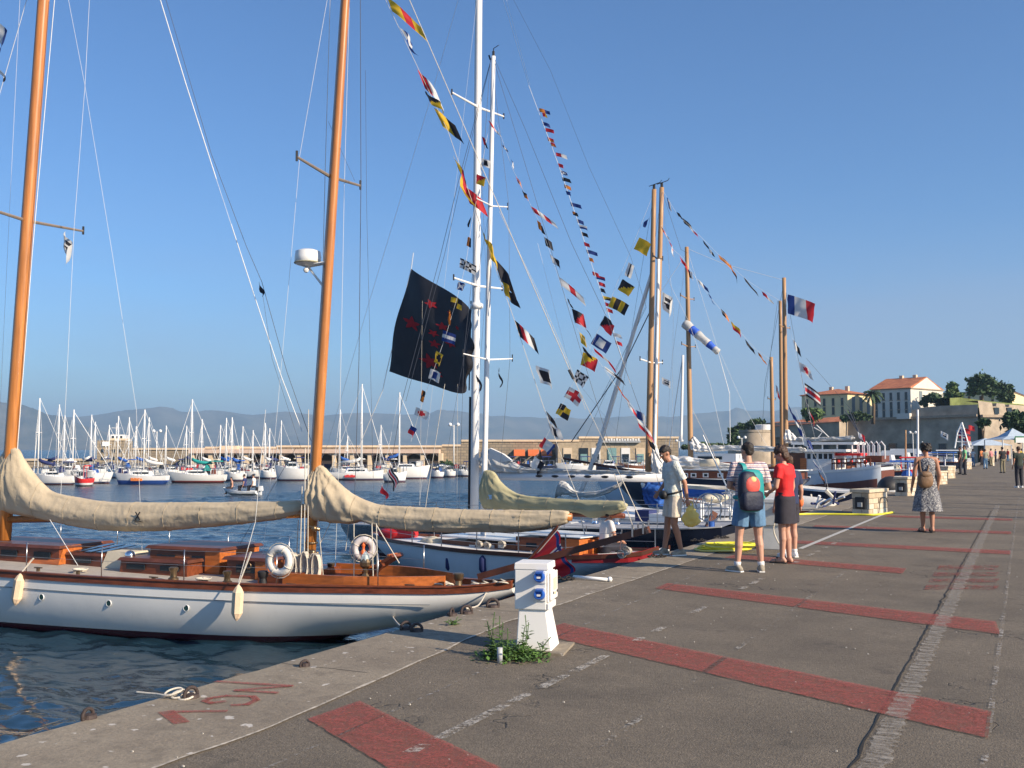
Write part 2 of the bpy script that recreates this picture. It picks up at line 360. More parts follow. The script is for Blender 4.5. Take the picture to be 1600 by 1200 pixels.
structure('pavement_crack', mb, mat('dark crack filler', (.022, .02, .018), .95))
mb = MB()
for i, y in enumerate([4.9, 5.2, 5.5, 5.9, 6.15, 6.6, 6.9, 7.2, 7.5, 8.6, 9.1, 10.3, 10.6, 12.3, 12.8, 13.3, 15.5, 16.6, 17.3, 18, 18.8, 19.5, 21, 22.5, 23.5, 24.4]):
    mb.add([(-3.13, y, .0095), (-3.05, y + .03, .0095), (-3.06, y + .2 + .1 * (i % 3), .0095), (-3.13, y + .18 + .1 * (i % 3), .0095)], [(0, 1, 2, 3)])
structure('white_dashed_line', mb, WHP)
a, b = gz(1250, 858), gz(1385, 802); mb = MB(); mb.add([(a.x - .04, a.y, .0095), (a.x + .05, a.y, .0095), (b.x + .05, b.y, .0095), (b.x - .04, b.y, .0095)], [(0, 1, 2, 3)])
structure('white_line', mb, paint('white road paint', (.62, .60, .55), (.2, .3)))
strip('white_line', [(-.26, 2, 0), (-.225, 2, 0), (-.225, 40, 0), (-.26, 40, 0)], WHF)
strip('white_line', [(-3.62, 4.2, 0), (-3.60, 4.2, 0), (-4.12, 17, 0), (-4.16, 17, 0)], WHF)
strip('white_line', [(-2.2, 3, 0), (-2.15, 3, 0), (-2.25, 18, 0), (-2.29, 18, 0)], paint('faint seam', (.40, .37, .32), (.52, .6), 2.))
mb = MB(); y = 3.4
while y < 60:
    for i in range(8): x0 = EX + i * .1; e = .004; mb.add([(x0, y + .02 * nz(i, y) - e, .0066), (x0 + .1, y + .02 * nz(i + 1, y) - e, .0066), (x0 + .1, y + .02 * nz(i + 1, y) + e, .0066), (x0, y + .02 * nz(i, y) + e, .0066)], [(0, 1, 2, 3)])
    y += 3.1
structure('quay_joint', mb, mat('dark joint', (.05, .045, .04), .95))
# joint between edge strip and asphalt: raised tar and grit seam
mb = MB(); pr = None
for i in range(400):
    y = 2.5 + i * .08; xi = -4.55 + .42 * (1 - min(max((y - 5) / 4, 0), 1)) + .05 * nz(y * 1.3, 3); ww = .008 + .02 * abs(nz(y * 3, 17))
    cu = (Vector((xi - ww, y, .0075)), Vector((xi + ww, y, .0075)))
    if pr: mb.add([pr[0], pr[1], cu[1], cu[0]], [(0, 1, 2, 3)])
    pr = cu
structure('edge_seam', mb, mat('pale seam grit', (.42, .37, .30), .95, var=.5, sc=20))
# red painted characters by the edge
mb = MB()
def stroke(px, wd):
    P = [gz(u, v) for u, v in px]
    for p, q in zip(P[:-1], P[1:]):
        d = (q - p).normalized(); n_ = Vector((-d.y, d.x, 0)) * wd / 2; p = p - d * wd * .3; q = q + d * wd * .3; z = Vector((0, 0, .0098 + .0002 * len(mb.f)))
        mb.add([p - n_ + z, q - n_ + z, q + n_ + z, p + n_ + z], [(0, 1, 2, 3)])
stroke([(752 / 2.858 + 8, 955 / 2.858 + 780), (1005 / 2.858, 952 / 2.858 + 780)], .05); stroke([(746 / 2.858, 957 / 2.858 + 780), (806 / 2.858, 1001 / 2.858 + 780)], .10)
stroke([(u / 2.858, v / 2.858 + 780) for u, v in ((1040, 926), (1105, 922), (1145, 903), (1130, 887), (1010, 884), (935, 896), (915, 907), (945, 917), (1000, 910))], .05)
stroke([(u / 2.858, v / 2.858 + 780) for u, v in ((970, 820), (1300, 840), (1055, 860), (1235, 871))], .05)
structure('painted_letters', mb, REDP)

# ------------------------------------------------------------------ far shore
MOUNT, k = newmat('far wooded mountain', .95)
g = k.n('NewGeometry').outputs['Position']
k.link(k.mix(k.rng(k.noise(g, .004, 6, .65), .4, .6), (.035, .045, .03), (.13, .12, .085)), 'Base Color')
def mountains(name, crest, Dc, Ds, seed):
    f = fn(crest); us = [crest[0][0] + i * (crest[-1][0] - crest[0][0]) / 260 for i in range(261)]; rows = []
    K = 12
    for j in range(K + 1):
        t = j / K; D = Dc + (Ds - Dc) * t; row = []
        for u in us:
            h = (V0 - f(u) + 2.2 * nz(u * .05, seed) + 1. * nz(u * .17, seed)) / FPX * Dc
            z = h * (1 - t) ** 1.25 * (1 + .28 * nz(u * .03, t * 3, seed) * (1 if 0 < t < 1 else 0)) + (WZ - 2) * t
            p = cd(u, V0, D); row.append(Vector((p.x, p.y, z)))
        rows.append(row)
    rows.insert(0, [p + (p - q).normalized() * 400 * Vector((1, 1, 0)).length * 0 + Vector((CF.x * 900, CF.y * 900, -p.z * .8)) for p, q in zip(rows[0], rows[1])])
    mb = MB(); mb.loft(rows, cap=False, closed=False); structure(name, mb, MOUNT, smooth=True)
mountains('mountain_range', [(-500, 640), (-200, 650), (40, 648), (110, 651), (150, 648), (215, 638), (262, 636), (285, 643), (335, 641), (395, 648), (440, 643), (500, 648), (560, 645), (650, 647), (705, 641), (760, 648), (810, 651), (900, 653), (1000, 650), (1060, 650), (1130, 642), (1210, 641), (1260, 636), (1400, 645), (1700, 655), (2200, 650)], 6500, 5200, 3)
mountains('near_mountain', [(-600, 600), (-300, 615), (-100, 626), (0, 628), (30, 631), (60, 642), (100, 654), (135, 668), (170, 690), (200, 703)], 4600, 3900, 8)
HAZE = bpy.data.materials.new('haze air'); HAZE.use_nodes = True; h_ = HAZE.node_tree; h_.nodes.remove(h_.nodes['Principled BSDF'])
pv = h_.nodes.new('ShaderNodeVolumePrincipled'); pv.inputs['Color'].default_value = (.50, .74, 1, 1); pv.inputs['Density'].default_value = 1.85e-4; pv.inputs['Anisotropy'].default_value = .1
h_.links.new(pv.outputs[0], h_.nodes['Material Output'].inputs['Volume'])
mb = MB(); mb.box(-9500, 6500, -3500, 9500, WZ - 8, 340); hz = mb.build('haze', HAZE); tag(hz, 'pale blue haze over the bay and mountains', 'haze', kind='stuff')

# ------------------------------------------------------------------ harbour mole and its buildings
STONE, k = newmat('mole masonry', .9)
g = k.n('TexCoord').outputs['Object']
br = k.n('TexBrick', {'Vector': k.n('Mapping', {'Vector': g, 'Rotation': (PI / 2, 0, 0)}).outputs[0], 'Scale': .5, 'Mortar Size': .03, 'Color1': (.42, .33, .22, 1), 'Color2': (.30, .24, .17, 1), 'Mortar': (.2, .17, .13, 1)})
c = k.mix(k.rng(k.noise(g, .3, 5, .7), .35, .7, 0., .6), br.outputs[0], (.20, .17, .13)); k.link(c, 'Base Color')
k.link(k.n('Bump', {'Height': br.outputs['Fac'], 'Strength': .5, 'Distance': -.05}).outputs[0], 'Normal')
PINK = mat('pale pink render', (.62, .46, .36), .8, var=.1, sc=1.5); CREAMW = mat('cream render', (.66, .52, .36), .85, var=.12, sc=.8)
DOORW = mat('white shutter', (.72, .70, .66), .6); ORANGE = mat('orange awning', (.78, .18, .05), .7)
DM = 178
fm = Frame(*cd(1062, V0, DM).xy, -math.degrees(TH))
def PB(mb, f, u0, v0, u1, v1, y0, y1, mi=0):
    """box whose front face spans two photo points on plane y=0 of frame f, from y0 (near, +) to y1"""
    a = f.pix(u0, v0); b = f.pix(u1, v1); return mb.box(min(a.x, b.x), max(a.x, b.x), y1, y0, min(a.z, b.z), max(a.z, b.z), mi)
wallm = thing('harbour_wall', 'long stone breakwater wall across the bay behind the moored boats', 'harbour wall', fm.o, fm.rz)
segs = [(30, 200, 720), (200, 318, 703), (318, 430, 701), (430, 690, 699), (690, 720, 697.5), (720, 905, 690), (905, 1062, 685)]
for u0, u1, v in segs:
    mb = MB(); PB(mb, fm, u0, v, u1, 742, -1.0, -5); mb.build('wall_section', STONE, wallm)
    mb = MB(); a = fm.pix(u0, v); b = fm.pix(u1, v); mb.box(b.x, a.x, -5.2, -.8, a.z, a.z + .35); mb.build('coping', CREAMW, wallm)
mb = MB(); PB(mb, fm, 20, 736, 1066, 745, 16, -1); structure('mole_quay', mb, CONC, loc=None, parent=None) if False else mb.build('quay_ledge', CONC, wallm)
# arcade
arc = thing('arcade_building', 'low arcade of workshops with pink parapet and dark arches under the wall', 'arcade', fm.o, fm.rz)
mb = MB(); PB(mb, fm, 306, 702, 688, 708, 4, -.9); mb.build('parapet', PINK, arc)
pu = [308 + i * 27.1 for i in range(15)]
ARCW = []
for i, u in enumerate(pu):
    mb = MB(); PB(mb, fm, u, 708, u + 5, 738, 3.6, -.9); mb.build('pillar', CREAMW, arc)
    if i < 14:
        mb = MB(); a = fm.pix(u + 5, 708); b = fm.pix(u + 27, 708); xm = (a.x + b.x) / 2; hw = abs(a.x - b.x) / 2; ring = []
        top_ = [(xm + hw * math.cos(t * PI / 10), a.z - .75 + .62 * math.sin(t * PI / 10)) for t in range(11)]
        for (x0, z0), (x1, z1) in zip(top_[:-1], top_[1:]):
            mb.add([(x0, 3.4, z0), (x1, 3.4, z1), (x1, 3.4, a.z), (x0, 3.4, a.z), (x0, -.8, z0), (x1, -.8, z1)], [(0, 1, 2, 3), (0, 4, 5, 1)])
        mb.build('arch', PINK, arc)
        mb = MB(); q = 717 + 3 * (i % 3); PB(mb, fm, u + 6, q, u + 26, 738, .8, -.8); mb.build('shop_front', [DOORW, CREAMW, WHITEM, PINK][i % 4], arc)
        mb = MB(); PB(mb, fm, u + 10, q + 5, u + 16 + 5 * (i % 2), 738, .95, .7); mb.build('shop_door', [GLASSD, WOODD, GLASSD, NAVYC][i % 4], arc)
mb = MB(); PB(mb, fm, 345, 696.5, 372, 702, 1, -3); mb.build('roof_block', CREAMW, arc)
# office tower
of = Frame(*cd(196, V0, 165).xy, -math.degrees(TH) - 12)
t = thing('harbour_office', 'square stone harbour office tower with white rooftop cabin left of the arcade', 'building', of.o, of.rz)
mb = MB(); PB(mb, of, 152, 688, 196, 728, 0, -7); mb.build('wall', STONE, t)
mb = MB(); PB(mb, of, 160, 690, 171, 697, .15, -3); mb.build('lookout_window', WHITE, t)
mb = MB(); PB(mb, of, 172, 679, 193, 686, -.5, -5); mb.build('roof_cabin', WHITE, t)
mb = MB(); PB(mb, of, 170, 685, 195, 688.3, .2, -6); mb.build('roof_slab', CREAMW, t)
for u in (174, 181, 187): mb = MB(); PB(mb, of, u, 681, u + 3.5, 684.5, -.42, -.6); mb.build('window', GLASSD, t)
for u, v in ((158, 702), (158, 714), (176, 702), (186, 702), (176, 714), (186, 714)): mb = MB(); PB(mb, of, u, v, u + 4, v + 5, .06, -.3); mb.build('window', GLASSD, t)
mb = MB(); a = of.pix(178, 679); mb.tube([(a.x, -2, a.z - .1), (a.x, -2, a.z + 1.9)], .05); mb.tube([(a.x - .7, -2, a.z + 1.1), (a.x + .7, -2, a.z + 1.1)], .04); mb.build('antenna', WHITEM, t)
# club house with signs
cl = thing('club_house', 'stone club building with glazed doors and white lettered fascia on the mole', 'building', fm.o, fm.rz)
mb = MB(); PB(mb, fm, 868, 692, 1012, 738, 9, -.8); mb.build('wall', mat('club stone', (.42, .33, .22), .9, var=.2, sc=2, bump=.4), cl)
mb = MB(); PB(mb, fm, 932, 689, 990, 692, 9.6, 6); mb.build('canopy', GREY, cl)
for i, u in enumerate(range(938, 988, 4)):
    mb = MB(); PB(mb, fm, u, 686 + (i % 2) * .6, u + 2.5, 689.4, 9.7, 9.4); mb.build('sign_letter', WHITE, cl)
for i, u in enumerate((876, 900, 918, 942, 962, 984)):
    mb = MB(); PB(mb, fm, u, 700, u + 13, 722, 9.12, 8.8); mb.build('shop_window', [CREAMW, GLASSD, WHITEM, mat('blue green glass', (.20, .34, .33), .15), WHITEM, CREAMW][i], cl)
    mb = MB(); PB(mb, fm, u + 1.5, 709, u + 11.5, 721, 9.2, 9.0); mb.build('door_glass', [GLASSD, MATS['blue green glass']][i % 2], cl)
for u in (803, 825, 845):
    o = MB(); a = fm.pix(u, 706); o.add([(a.x, -1, a.z + .4), (a.x - 1.9, -1, a.z + .4), (a.x - 1.9, 2.2, a.z - .4), (a.x, 2.2, a.z - .4), (a.x, 2.2, a.z - .7), (a.x - 1.9, 2.2, a.z - .7)], [(0, 1, 2, 3), (3, 2, 5, 4)])
    o.v = [fm.w(*v) for v in o.v]
    ob = o.build('cafe_awning', ORANGE, loc=fm.w(a.x - .9, 2, a.z - .6)); tag(ob, {803: 'left orange cafe awning against the stone mole wall', 825: 'middle orange cafe awning against the stone mole wall', 845: 'right orange cafe awning against the stone mole wall'}[u], 'awning', 'orange cafe awnings on the mole')
def lamp_post(name, u, vt, vb, D, label, arms=2):
    p = cd(u, vb, D); q = cd(u, vt, D); h = q.z - p.z; t = thing(name, label, 'lamp post', p, TH); s = h / 6
    mb = MB(); mb.tube([(0, 0, 0), (0, 0, h)], [.09 * s, .05 * s], 8); mb.build('pole', WHITEM, t, smooth=True)
    for sx in ((-1, 1) if arms == 2 else (0,)):
        mb = MB(); mb.tube([(0, 0, h * .97), (sx * .45 * s, 0, h)], .03 * s); mb.build('arm', WHITEM, t)
        mb = MB(); mb.ball((sx * .5 * s, 0, h + .05 * s), .25 * s, 10); mb.build('globe', WHITE, t, smooth=True)
lamp_post('street_lamp', 709, 664, 738, 160, 'tall lamp post with two heads standing before the mole wall right of the bush')
lamp_post('street_lamp', 244, 674, 736, 160, 'tall lamp post with two heads just right of the harbour office tower')
lamp_post('street_lamp', 1062, 689, 742, 150, 'double globe lamp at the right end of the mole wall')
lamp_post('street_lamp', 1160, 684, 745, 120, 'double globe lamp rising left of the man with the backpack')
lamp_post('street_lamp', 1427.5, 676, 728, 90, 'white double globe lamp in front of the shaded citadel wall')

# ------------------------------------------------------------------ trees
LEAFD = mat('dark green leaves', (.045, .085, .03), .75, var=.45, sc=1.5); LEAFM = mat('mid green leaves', (.09, .15, .04), .75, var=.4, sc=1.5)
BARK = mat('brown bark', (.16, .11, .07), .9, var=.3, sc=8)
def tree(name, D, u, vb, blobs, lm, label, leaf=.45, n=900, cat='tree', trunk=True, group=None):
    """blobs: photo ellipses (u, v, ru, rv) filled with leaf clumps"""
    base = cd(u, vb, D); t = thing(name, label, cat, base, 0, group); s = D / FPX; mb = MB(); tot = sum(b[2] * b[3] for b in blobs)
    for bu, bv, ru, rv in blobs:
        c = cd(bu, bv, D) - base; k_ = int(n * ru * rv / tot)
        cl_ = [Vector((R.gauss(0, 1), R.gauss(0, 1), R.gauss(0, 1))).normalized() * (.35 + .6 * R.random()) for _ in range(max(6, k_ // 28))]
        for _ in range(k_):
            d = R.choice(cl_) + Vector((R.gauss(0, .17), R.gauss(0, .17), R.gauss(0, .17)))
            p = c + Vector((d.x * ru * s, d.y * ru * s, d.z * rv * s))
            a = Vector((R.gauss(0, 1), R.gauss(0, 1), R.gauss(0, 1))).normalized(); b = a.orthogonal().normalized(); b = Matrix.Rotation(R.random() * 6.3, 3, a) @ b
            L = leaf * R.uniform(.6, 1.3); c2 = a.cross(b)
            mb.add([p - b * L, p + c2 * L * .5, p + b * L, p - c2 * L * .5], [(0, 1, 2, 3)])
    mb.build('crown', lm, t)
    if trunk:
        c = cd(blobs[0][0], blobs[0][1], D) - base; mb = MB(); rr = max(.12, blobs[0][2] * s * .08)
        mb.tube([(0, 0, -.3), c * .35 + Vector((.1, 0, 0)), c * .8], [rr * 1.4, rr, rr * .5], 8); mb.build('trunk', BARK, t, smooth=True)
        for _ in range(5):
            d = Vector((R.uniform(-1, 1), R.uniform(-1, 1), R.uniform(.1, .8))) * blobs[0][2] * s * .7
            mb = MB(); mb.tube([c * .5, c * .7 + d * .5, c * .9 + d], [rr * .6, rr * .4, rr * .15], 5); mb.build('limb', BARK, t)
    return t
tree('bush', 150, 698, 738, [(698, 728, 13, 8), (688, 731, 7, 6)], LEAFD, 'dark round bush on the mole left of the lamp post', .35, 700, 'bush')
# ------------------------------------------------------------------ citadel
CIT = mat('citadel masonry', (.38, .31, .23), .95, var=.32, sc=.35, bump=.6, bsc=1.5)
CITD = mat('citadel string course', (.36, .28, .20), .9, var=.2)
ROOFT, k = newmat('terracotta tiles', .85)
g = k.n('TexCoord').outputs['Object']; wv = k.n('TexWave', {'Vector': g, 'Scale': 1.6, 'Distortion': .6, 'Detail': 2.}).outputs[1]
k.link(k.mix(k.rng(k.noise(g, .8, 5), .35, .65), (.36, .105, .045), (.56, .20, .085)), 'Base Color'); k.link(k.n('Bump', {'Height': wv, 'Strength': .6, 'Distance': .08}).outputs[0], 'Normal')
YEL = mat('yellow ochre render', (.80, .66, .38), .9, var=.08, sc=.6); GRW = mat('grey white render', (.66, .62, .54), .9, var=.08, sc=.6); GRASS = mat('dry grass', (.16, .19, .06), .95, var=.3, sc=1)
SHUT = mat('grey blue shutters', (.16, .20, .22), .7); HILL = mat('earth slope', (.14, .14, .07), .95, var=.35, sc=.2, bump=.6)
def uof(p):
    d = p - EYEV; r = d.dot(CR); f = d.dot(CF); yy = f * math.cos(PT) + d.z * math.sin(PT); zz = -f * math.sin(PT) + d.z * math.cos(PT)
    return 800 + FPX * r / yy, 600 - FPX * zz / yy
def solve(o, d, u, hi=200):
    lo = 0.; s0 = uof(o)[0] - u
    for _ in range(50):
        m = (lo + hi) / 2
        if (uof(o + d * m)[0] - u) * s0 > 0: lo = m
        else: hi = m
    return lo
fL = Frame(*cd(1528, V0, 200).xy, 12)
t = thing('citadel_wall', 'long shaded stone citadel wall rising behind the boats on the right', 'fortress wall', fL.o, fL.rz)
def wallpoly(f, pts, th_, name, m, par, sl=.0, zb=WZ):
    """wall with the traced top edge, battered face"""
    P = [f.pix(u, v) for u, v in pts]; mb = MB(); s = -1 if th_ < 0 else 1
    for p, q in zip(P[:-1], P[1:]):
        hp, hq = (p.z - zb) * sl, (q.z - zb) * sl
        mb.add([(p.x, hp * s, zb), (q.x, hq * s, zb), (q.x, 0, q.z), (p.x, 0, p.z), (q.x, -th_, q.z), (p.x, -th_, p.z)], [(0, 1, 2, 3), (3, 2, 4, 5)])
    return mb.build(name, m, par)
wallpoly(fL, [(1528, 632), (1500, 633), (1470, 634), (1440, 637), (1424, 641), (1423, 652), (1366, 654), (1300, 656), (1255, 658), (1195, 662), (1150, 676), (1138, 690)], 3., 'curtain_wall', CIT, t, .12)
p, q = fL.pix(1528, 649), fL.pix(1300, 657)
mb = MB(); mb.beam((p.x, .75, p.z), (q.x, .75, q.z), .6, .45); mb.build('string_course', CITD, t)
mb = MB(); a = fL.pix(1425, 646); b = fL.pix(1405, 655); mb.box(a.x, b.x, -2, 1.6, b.z, a.z); mb.build('sentry_box', GRW, t)
for i, u in enumerate(range(1190, 1500, 26)):
    a = fL.pix(u, 693); mb = MB(); mb.box(a.x - .7, a.x + .7, .3, 1.62, WZ + 1, a.z); mb.build('arched_door', GLASSD, t)
fR = Frame(*cd(1528, V0, 200).xy, 128)
t2 = thing('citadel_bastion', 'sunlit stone bastion with embrasures above the blue market tent', 'fortress wall', fR.o, fR.rz)
wallpoly(fR, [(1528, 626), (1550, 629), (1551, 635), (1556, 635), (1557, 630), (1570, 631), (1571, 636), (1576, 636), (1577, 632), (1600, 634), (1660, 637)], -3., 'bastion_wall', CIT, t2, .14)
p, q = fR.pix(1528, 650), fR.pix(1655, 651); mb = MB(); mb.beam((p.x, -.85, p.z), (q.x, -.85, q.z), .6, .5); mb.build('string_course', CITD, t2)
for u in (1552, 1572):
    a = fR.pix(u, 640); mb = MB(); mb.box(a.x, a.x + 1.3, -.3, .5, a.z - 1.2, a.z + .4); mb.build('embrasure', GLASSD, t2)
# terraces behind the walls
mb = MB()
def terr(pts, zt, zb=WZ):
    n = len(pts); vs = [(p.x, p.y, zt) for p in pts] + [(p.x, p.y, zb) for p in pts]
    mb.add(vs, [tuple(range(n))] + [(i, i + n, (i + 1) % n + n, (i + 1) % n) for i in range(n)])
c0 = fL.w(2, -3, 0)
za = fL.pix(1330, 657).z - .3; zb_ = fL.pix(1480, 635).z - .3
XL = fL.pix(1150, 690).x
terr([fL.w(XL, -2.5, 0), fL.w(fL.pix(1424, 640).x, -2.5, 0), fL.w(fL.pix(1424, 640).x, -60, 0), fL.w(XL, -60, 0)], za - 1.2)
terr([fL.w(fL.pix(1424, 640).x - .2, -2.6, 0), fL.w(.5, -2.6, 0), fR.w(80, 2.6, 0), fR.w(80, 120, 0), fL.w(fL.pix(1424, 640).x - .2, -120, 0)], zb_)
structure('citadel_hill', mb, HILL)
mb = MB(); a = fR.pix(1530, 625).z
P = [cd(1484, 622, 204), cd(1500, 621, 206), cd(1545, 627, 207), cd(1600, 632, 214)]
for p, q in zip(P[:-1], P[1:]): mb.add([p, q, q + CF * 14 + Vector((0, 0, .2)), p + CF * 14 + Vector((0, 0, .5)), Vector((q.x, q.y, q.z - 3)), Vector((p.x, p.y, p.z - 3))], [(0, 1, 2, 3), (0, 5, 4, 1)])
structure('grass_slope', mb, GRASS)
def building(name, label, u, D, psi, uL, uR, vb, ve, roof, wm, rows, cols, cols2=0, ridge=None, ov=.5, wh=1.5, ww=.8, rows2=None):
    f = Frame(*cd(u, V0, D).xy, psi); t = thing(name, label, 'building', f.o, f.rz)
    La = f.pix(uL, V0).x; Lb = solve(f.o, -f.N, uR); z0 = f.pix(u, vb).z; z1 = f.pix(u, ve).z
    mb = MB(); mb.box(0, La, -Lb, 0, z0 - 3, z1); mb.build('wall', wm, t)
    mb = MB(); mb.box(-.25, La + .25, -Lb - .25, .25, z1 - .02, z1 + .22); mb.build('eaves', CITD, t)
    h = ridge; o = ov; mb = MB(); e = z1 + .2
    if roof == 'gable': vs = [(-o, o, e), (La + o, o, e), (La + o, -Lb - o, e), (-o, -Lb - o, e), (-o, -Lb / 2, e + h), (La + o, -Lb / 2, e + h)]
    else: k_ = min(Lb / 2, La / 2 - .3); vs = [(-o, o, e), (La + o, o, e), (La + o, -Lb - o, e), (-o, -Lb - o, e), (k_, -Lb / 2, e + h), (La - k_, -Lb / 2, e + h)]
    mb.add(vs, [(0, 1, 5, 4), (2, 3, 4, 5), (3, 0, 4), (1, 2, 5), (0, 3, 2, 1)]); r = mb.build('roof', ROOFT, t)
    if roof == 'gable':
        mb = MB(); mb.add([(-.02, 0, e - .3), (-.02, -Lb, e - .3), (-.02, -Lb / 2, e + h * .93)], [(0, 1, 2)]); r.location.x = 0; mb.build('gable', wm, t)
        for v_ in r.data.vertices:
            if v_.co.x < 0: v_.co.x = .02
    for c in (.25, .6):
        mb = MB(); mb.box(La * c, La * c + .8, -Lb / 2 - .35, -Lb / 2 + .35, e + h * .4, e + h + .55); mb.build('chimney', CREAMW, r)
    H = z1 - z0
    for v in rows:
        zc = f.pix(u, v).z
        for i in range(cols):
            x = La * (i + .6) / (cols + .2); mb = MB(); mb.box(x - ww * .5, x + ww * .5, -.2, .06, zc - wh * .75, zc + wh * .75); wo = mb.build('window', GLASSD, t)
            mb = MB(); mb.box(x - ww * .5 - .1, x + ww * .5 + .1, .0, .14, zc - wh * .75 - .16, zc - wh * .75); mb.build('sill', CITD, wo)
    for v in (rows2 or rows):
        zc = f.pix(u, v).z
        for i in range(cols2):
            y = -Lb * (i + .75) / (cols2 + .5); mb = MB(); mb.box(-.06, .2, y - ww, y + ww, zc - wh, zc + wh); mb.build('window', SHUT, t)
    return f, t
building('ochre_house', 'yellow ochre house with hipped orange roof left of the palm tree', 1326, 235, 22, 1254, 1367, 652, 616, 'hip', YEL, [627, 641], 5, 3, 1.5, ov=.6, wh=1.15, ww=.65)
building('gabled_house', 'grey white three storey house with orange roof and bright gable right of the palm', 1425, 222, 24, 1364, 1476, 650, 607, 'gable', GRW, [618, 633, 646], 5, 2, 2.7, wh=1.1, ww=.6, rows2=[618])
building('barracks', 'long low barracks with brown roof behind the round tree on the bastion', 1583, 262, 6, 1470, 1680, 640, 612, 'hip', YEL, [622], 6, 3, 2.4, wh=1., ww=.6)
f = Frame(*cd(1312, V0, 212).xy, 12); t = thing('orange_roof_shed', 'long low shed with orange roof on top of the left citadel wall', 'shed', f.o, f.rz)
mb = MB(); a = f.pix(1312, 660); b = f.pix(1197, 668); mb.box(0, b.x, -5, 0, a.z - 3, a.z + .2); mb.build('wall', CIT, t)
mb = MB(); z = a.z + .2; mb.add([(-.3, .4, z), (b.x, .4, z - .9), (b.x, -5, z + .3), (-.3, -5, z + 1.3)], [(0, 1, 2, 3)]); mb.build('roof', ROOFT, t)
p = cd(1178, 702, 190); t = thing('round_tower', 'low round stone tower among trees left of the citadel wall', 'tower', p, 0)
a = cd(1178, 672, 190).z - p.z; mb = MB(); mb.lathe([(3.6, -4), (3.1, a - .5), (3.2, a - .4), (3.2, a), (2.6, a)], n=24); mb.build('wall', CIT, t, smooth=True, ang=40)
mb = MB(); mb.lathe([(1.6, a), (1.6, a + .9), (1.3, a + 1.)], (1.9, 0, 0), n=16); mb.build('lookout', WHITEM, t, smooth=True, ang=40)
# trees on and round the citadel
tree('broadleaf_tree', 212, 1535, 628, [(1533, 599, 20, 17), (1548, 608, 14, 12), (1520, 610, 10, 8)], LEAFD, 'large round dark tree standing on top of the bastion', .55, 2600)
tree('broadleaf_tree', 216, 1569, 631, [(1568, 614, 12, 15), (1575, 620, 9, 10)], LEAFD, 'smaller dark tree on the bastion right of the round tree', .55, 1400)
tree('pine_tree', 212, 1470, 640, [(1456, 622, 15, 7), (1476, 629, 16, 7), (1444, 628, 6, 7)], LEAFD, 'flat leaning dark pine in front of the bright gable', .5, 1900)
tree('bushy_tree', 219, 1487, 628, [(1486, 610, 13, 12), (1493, 618, 11, 8)], LEAFM, 'light green bushy tree right of the gabled house', .5, 1400)
tree('broadleaf_tree', 130, 1592, 690, [(1592, 662, 22, 17), (1575, 655, 9, 8)], LEAFD, 'dark tree at the right edge behind the market tent', .4, 2400)
tree('shrub', 200, 1338, 660, [(1338, 650, 13, 7), (1322, 653, 9, 5), (1352, 651, 8, 5)], LEAFD, 'dark shrubs on the wall in front of the ochre house', .45, 1300, 'shrub')
tree('shrub', 205, 1268, 658, [(1272, 648, 16, 9), (1262, 643, 9, 6)], LEAFM, 'bright green shrub left of the ochre house', .45, 1300, 'shrub')
tree('shrub', 195, 1185, 680, [(1182, 663, 16, 8), (1160, 667, 9, 6)], LEAFD, 'dark treetops behind the round tower', .45, 1400, 'trees')
tree('cypress', 186, 1144, 700, [(1147, 682, 9, 14), (1143, 693, 8, 9)], LEAFD, 'tall dark evergreen at the left foot of the round tower', .45, 1200)
tree('hedge', 150, 1105, 705, [(1100, 696, 26, 4), (1130, 697, 18, 4), (1072, 699, 10, 4)], LEAFD, 'low dark hedge line between the mole and the round tower', .35, 1500, 'hedge', trunk=False)
# palm
p = cd(1364, 655, 205); t = thing('palm_tree', 'palm tree between the ochre house and the gabled house', 'palm', p, 0); s = 205 / FPX
mb = MB(); h = 40 * s; mb.tube([(0, 0, -1), (.2, 0, h * .5), (0, 0, h)], [.38, .3, .34], 10); mb.build('trunk', BARK, t, smooth=True)
for i in range(26):
    az = i * 2.4; e0 = R.uniform(-.2, 1.15); L = 20 * s * R.uniform(.8, 1.1); mb = MB(); pts = []
    for j in range(9):
        q = j / 8; an = e0 - 1.7 * q; pts.append(Vector((0, 0, h)) + Vector((math.cos(az), math.sin(az), 0)) * L * q * math.cos(e0 * .6) * (1 - .15 * q) + Vector((0, 0, L * (math.sin(e0) * q - .62 * q * q))))
    mb.tube(pts, .03, 4)
    sd_ = Vector((-math.sin(az), math.cos(az), 0))
    for j in range(1, 9):
        for sg in (-1, 1):
            a = pts[j - 1].lerp(pts[j], .5); b = a + sd_ * sg * L * .16 + Vector((0, 0, -L * .1)); mb.add([a, pts[j], b + (pts[j] - pts[j - 1]) * .6], [(0, 1, 2)]); b2 = pts[j] + sd_ * sg * L * .14 + Vector((0, 0, -L * .11)); mb.add([pts[j], pts[min(j + 1, 8)], b2], [(0, 1, 2)])
    mb.build('frond', LEAFD, t)

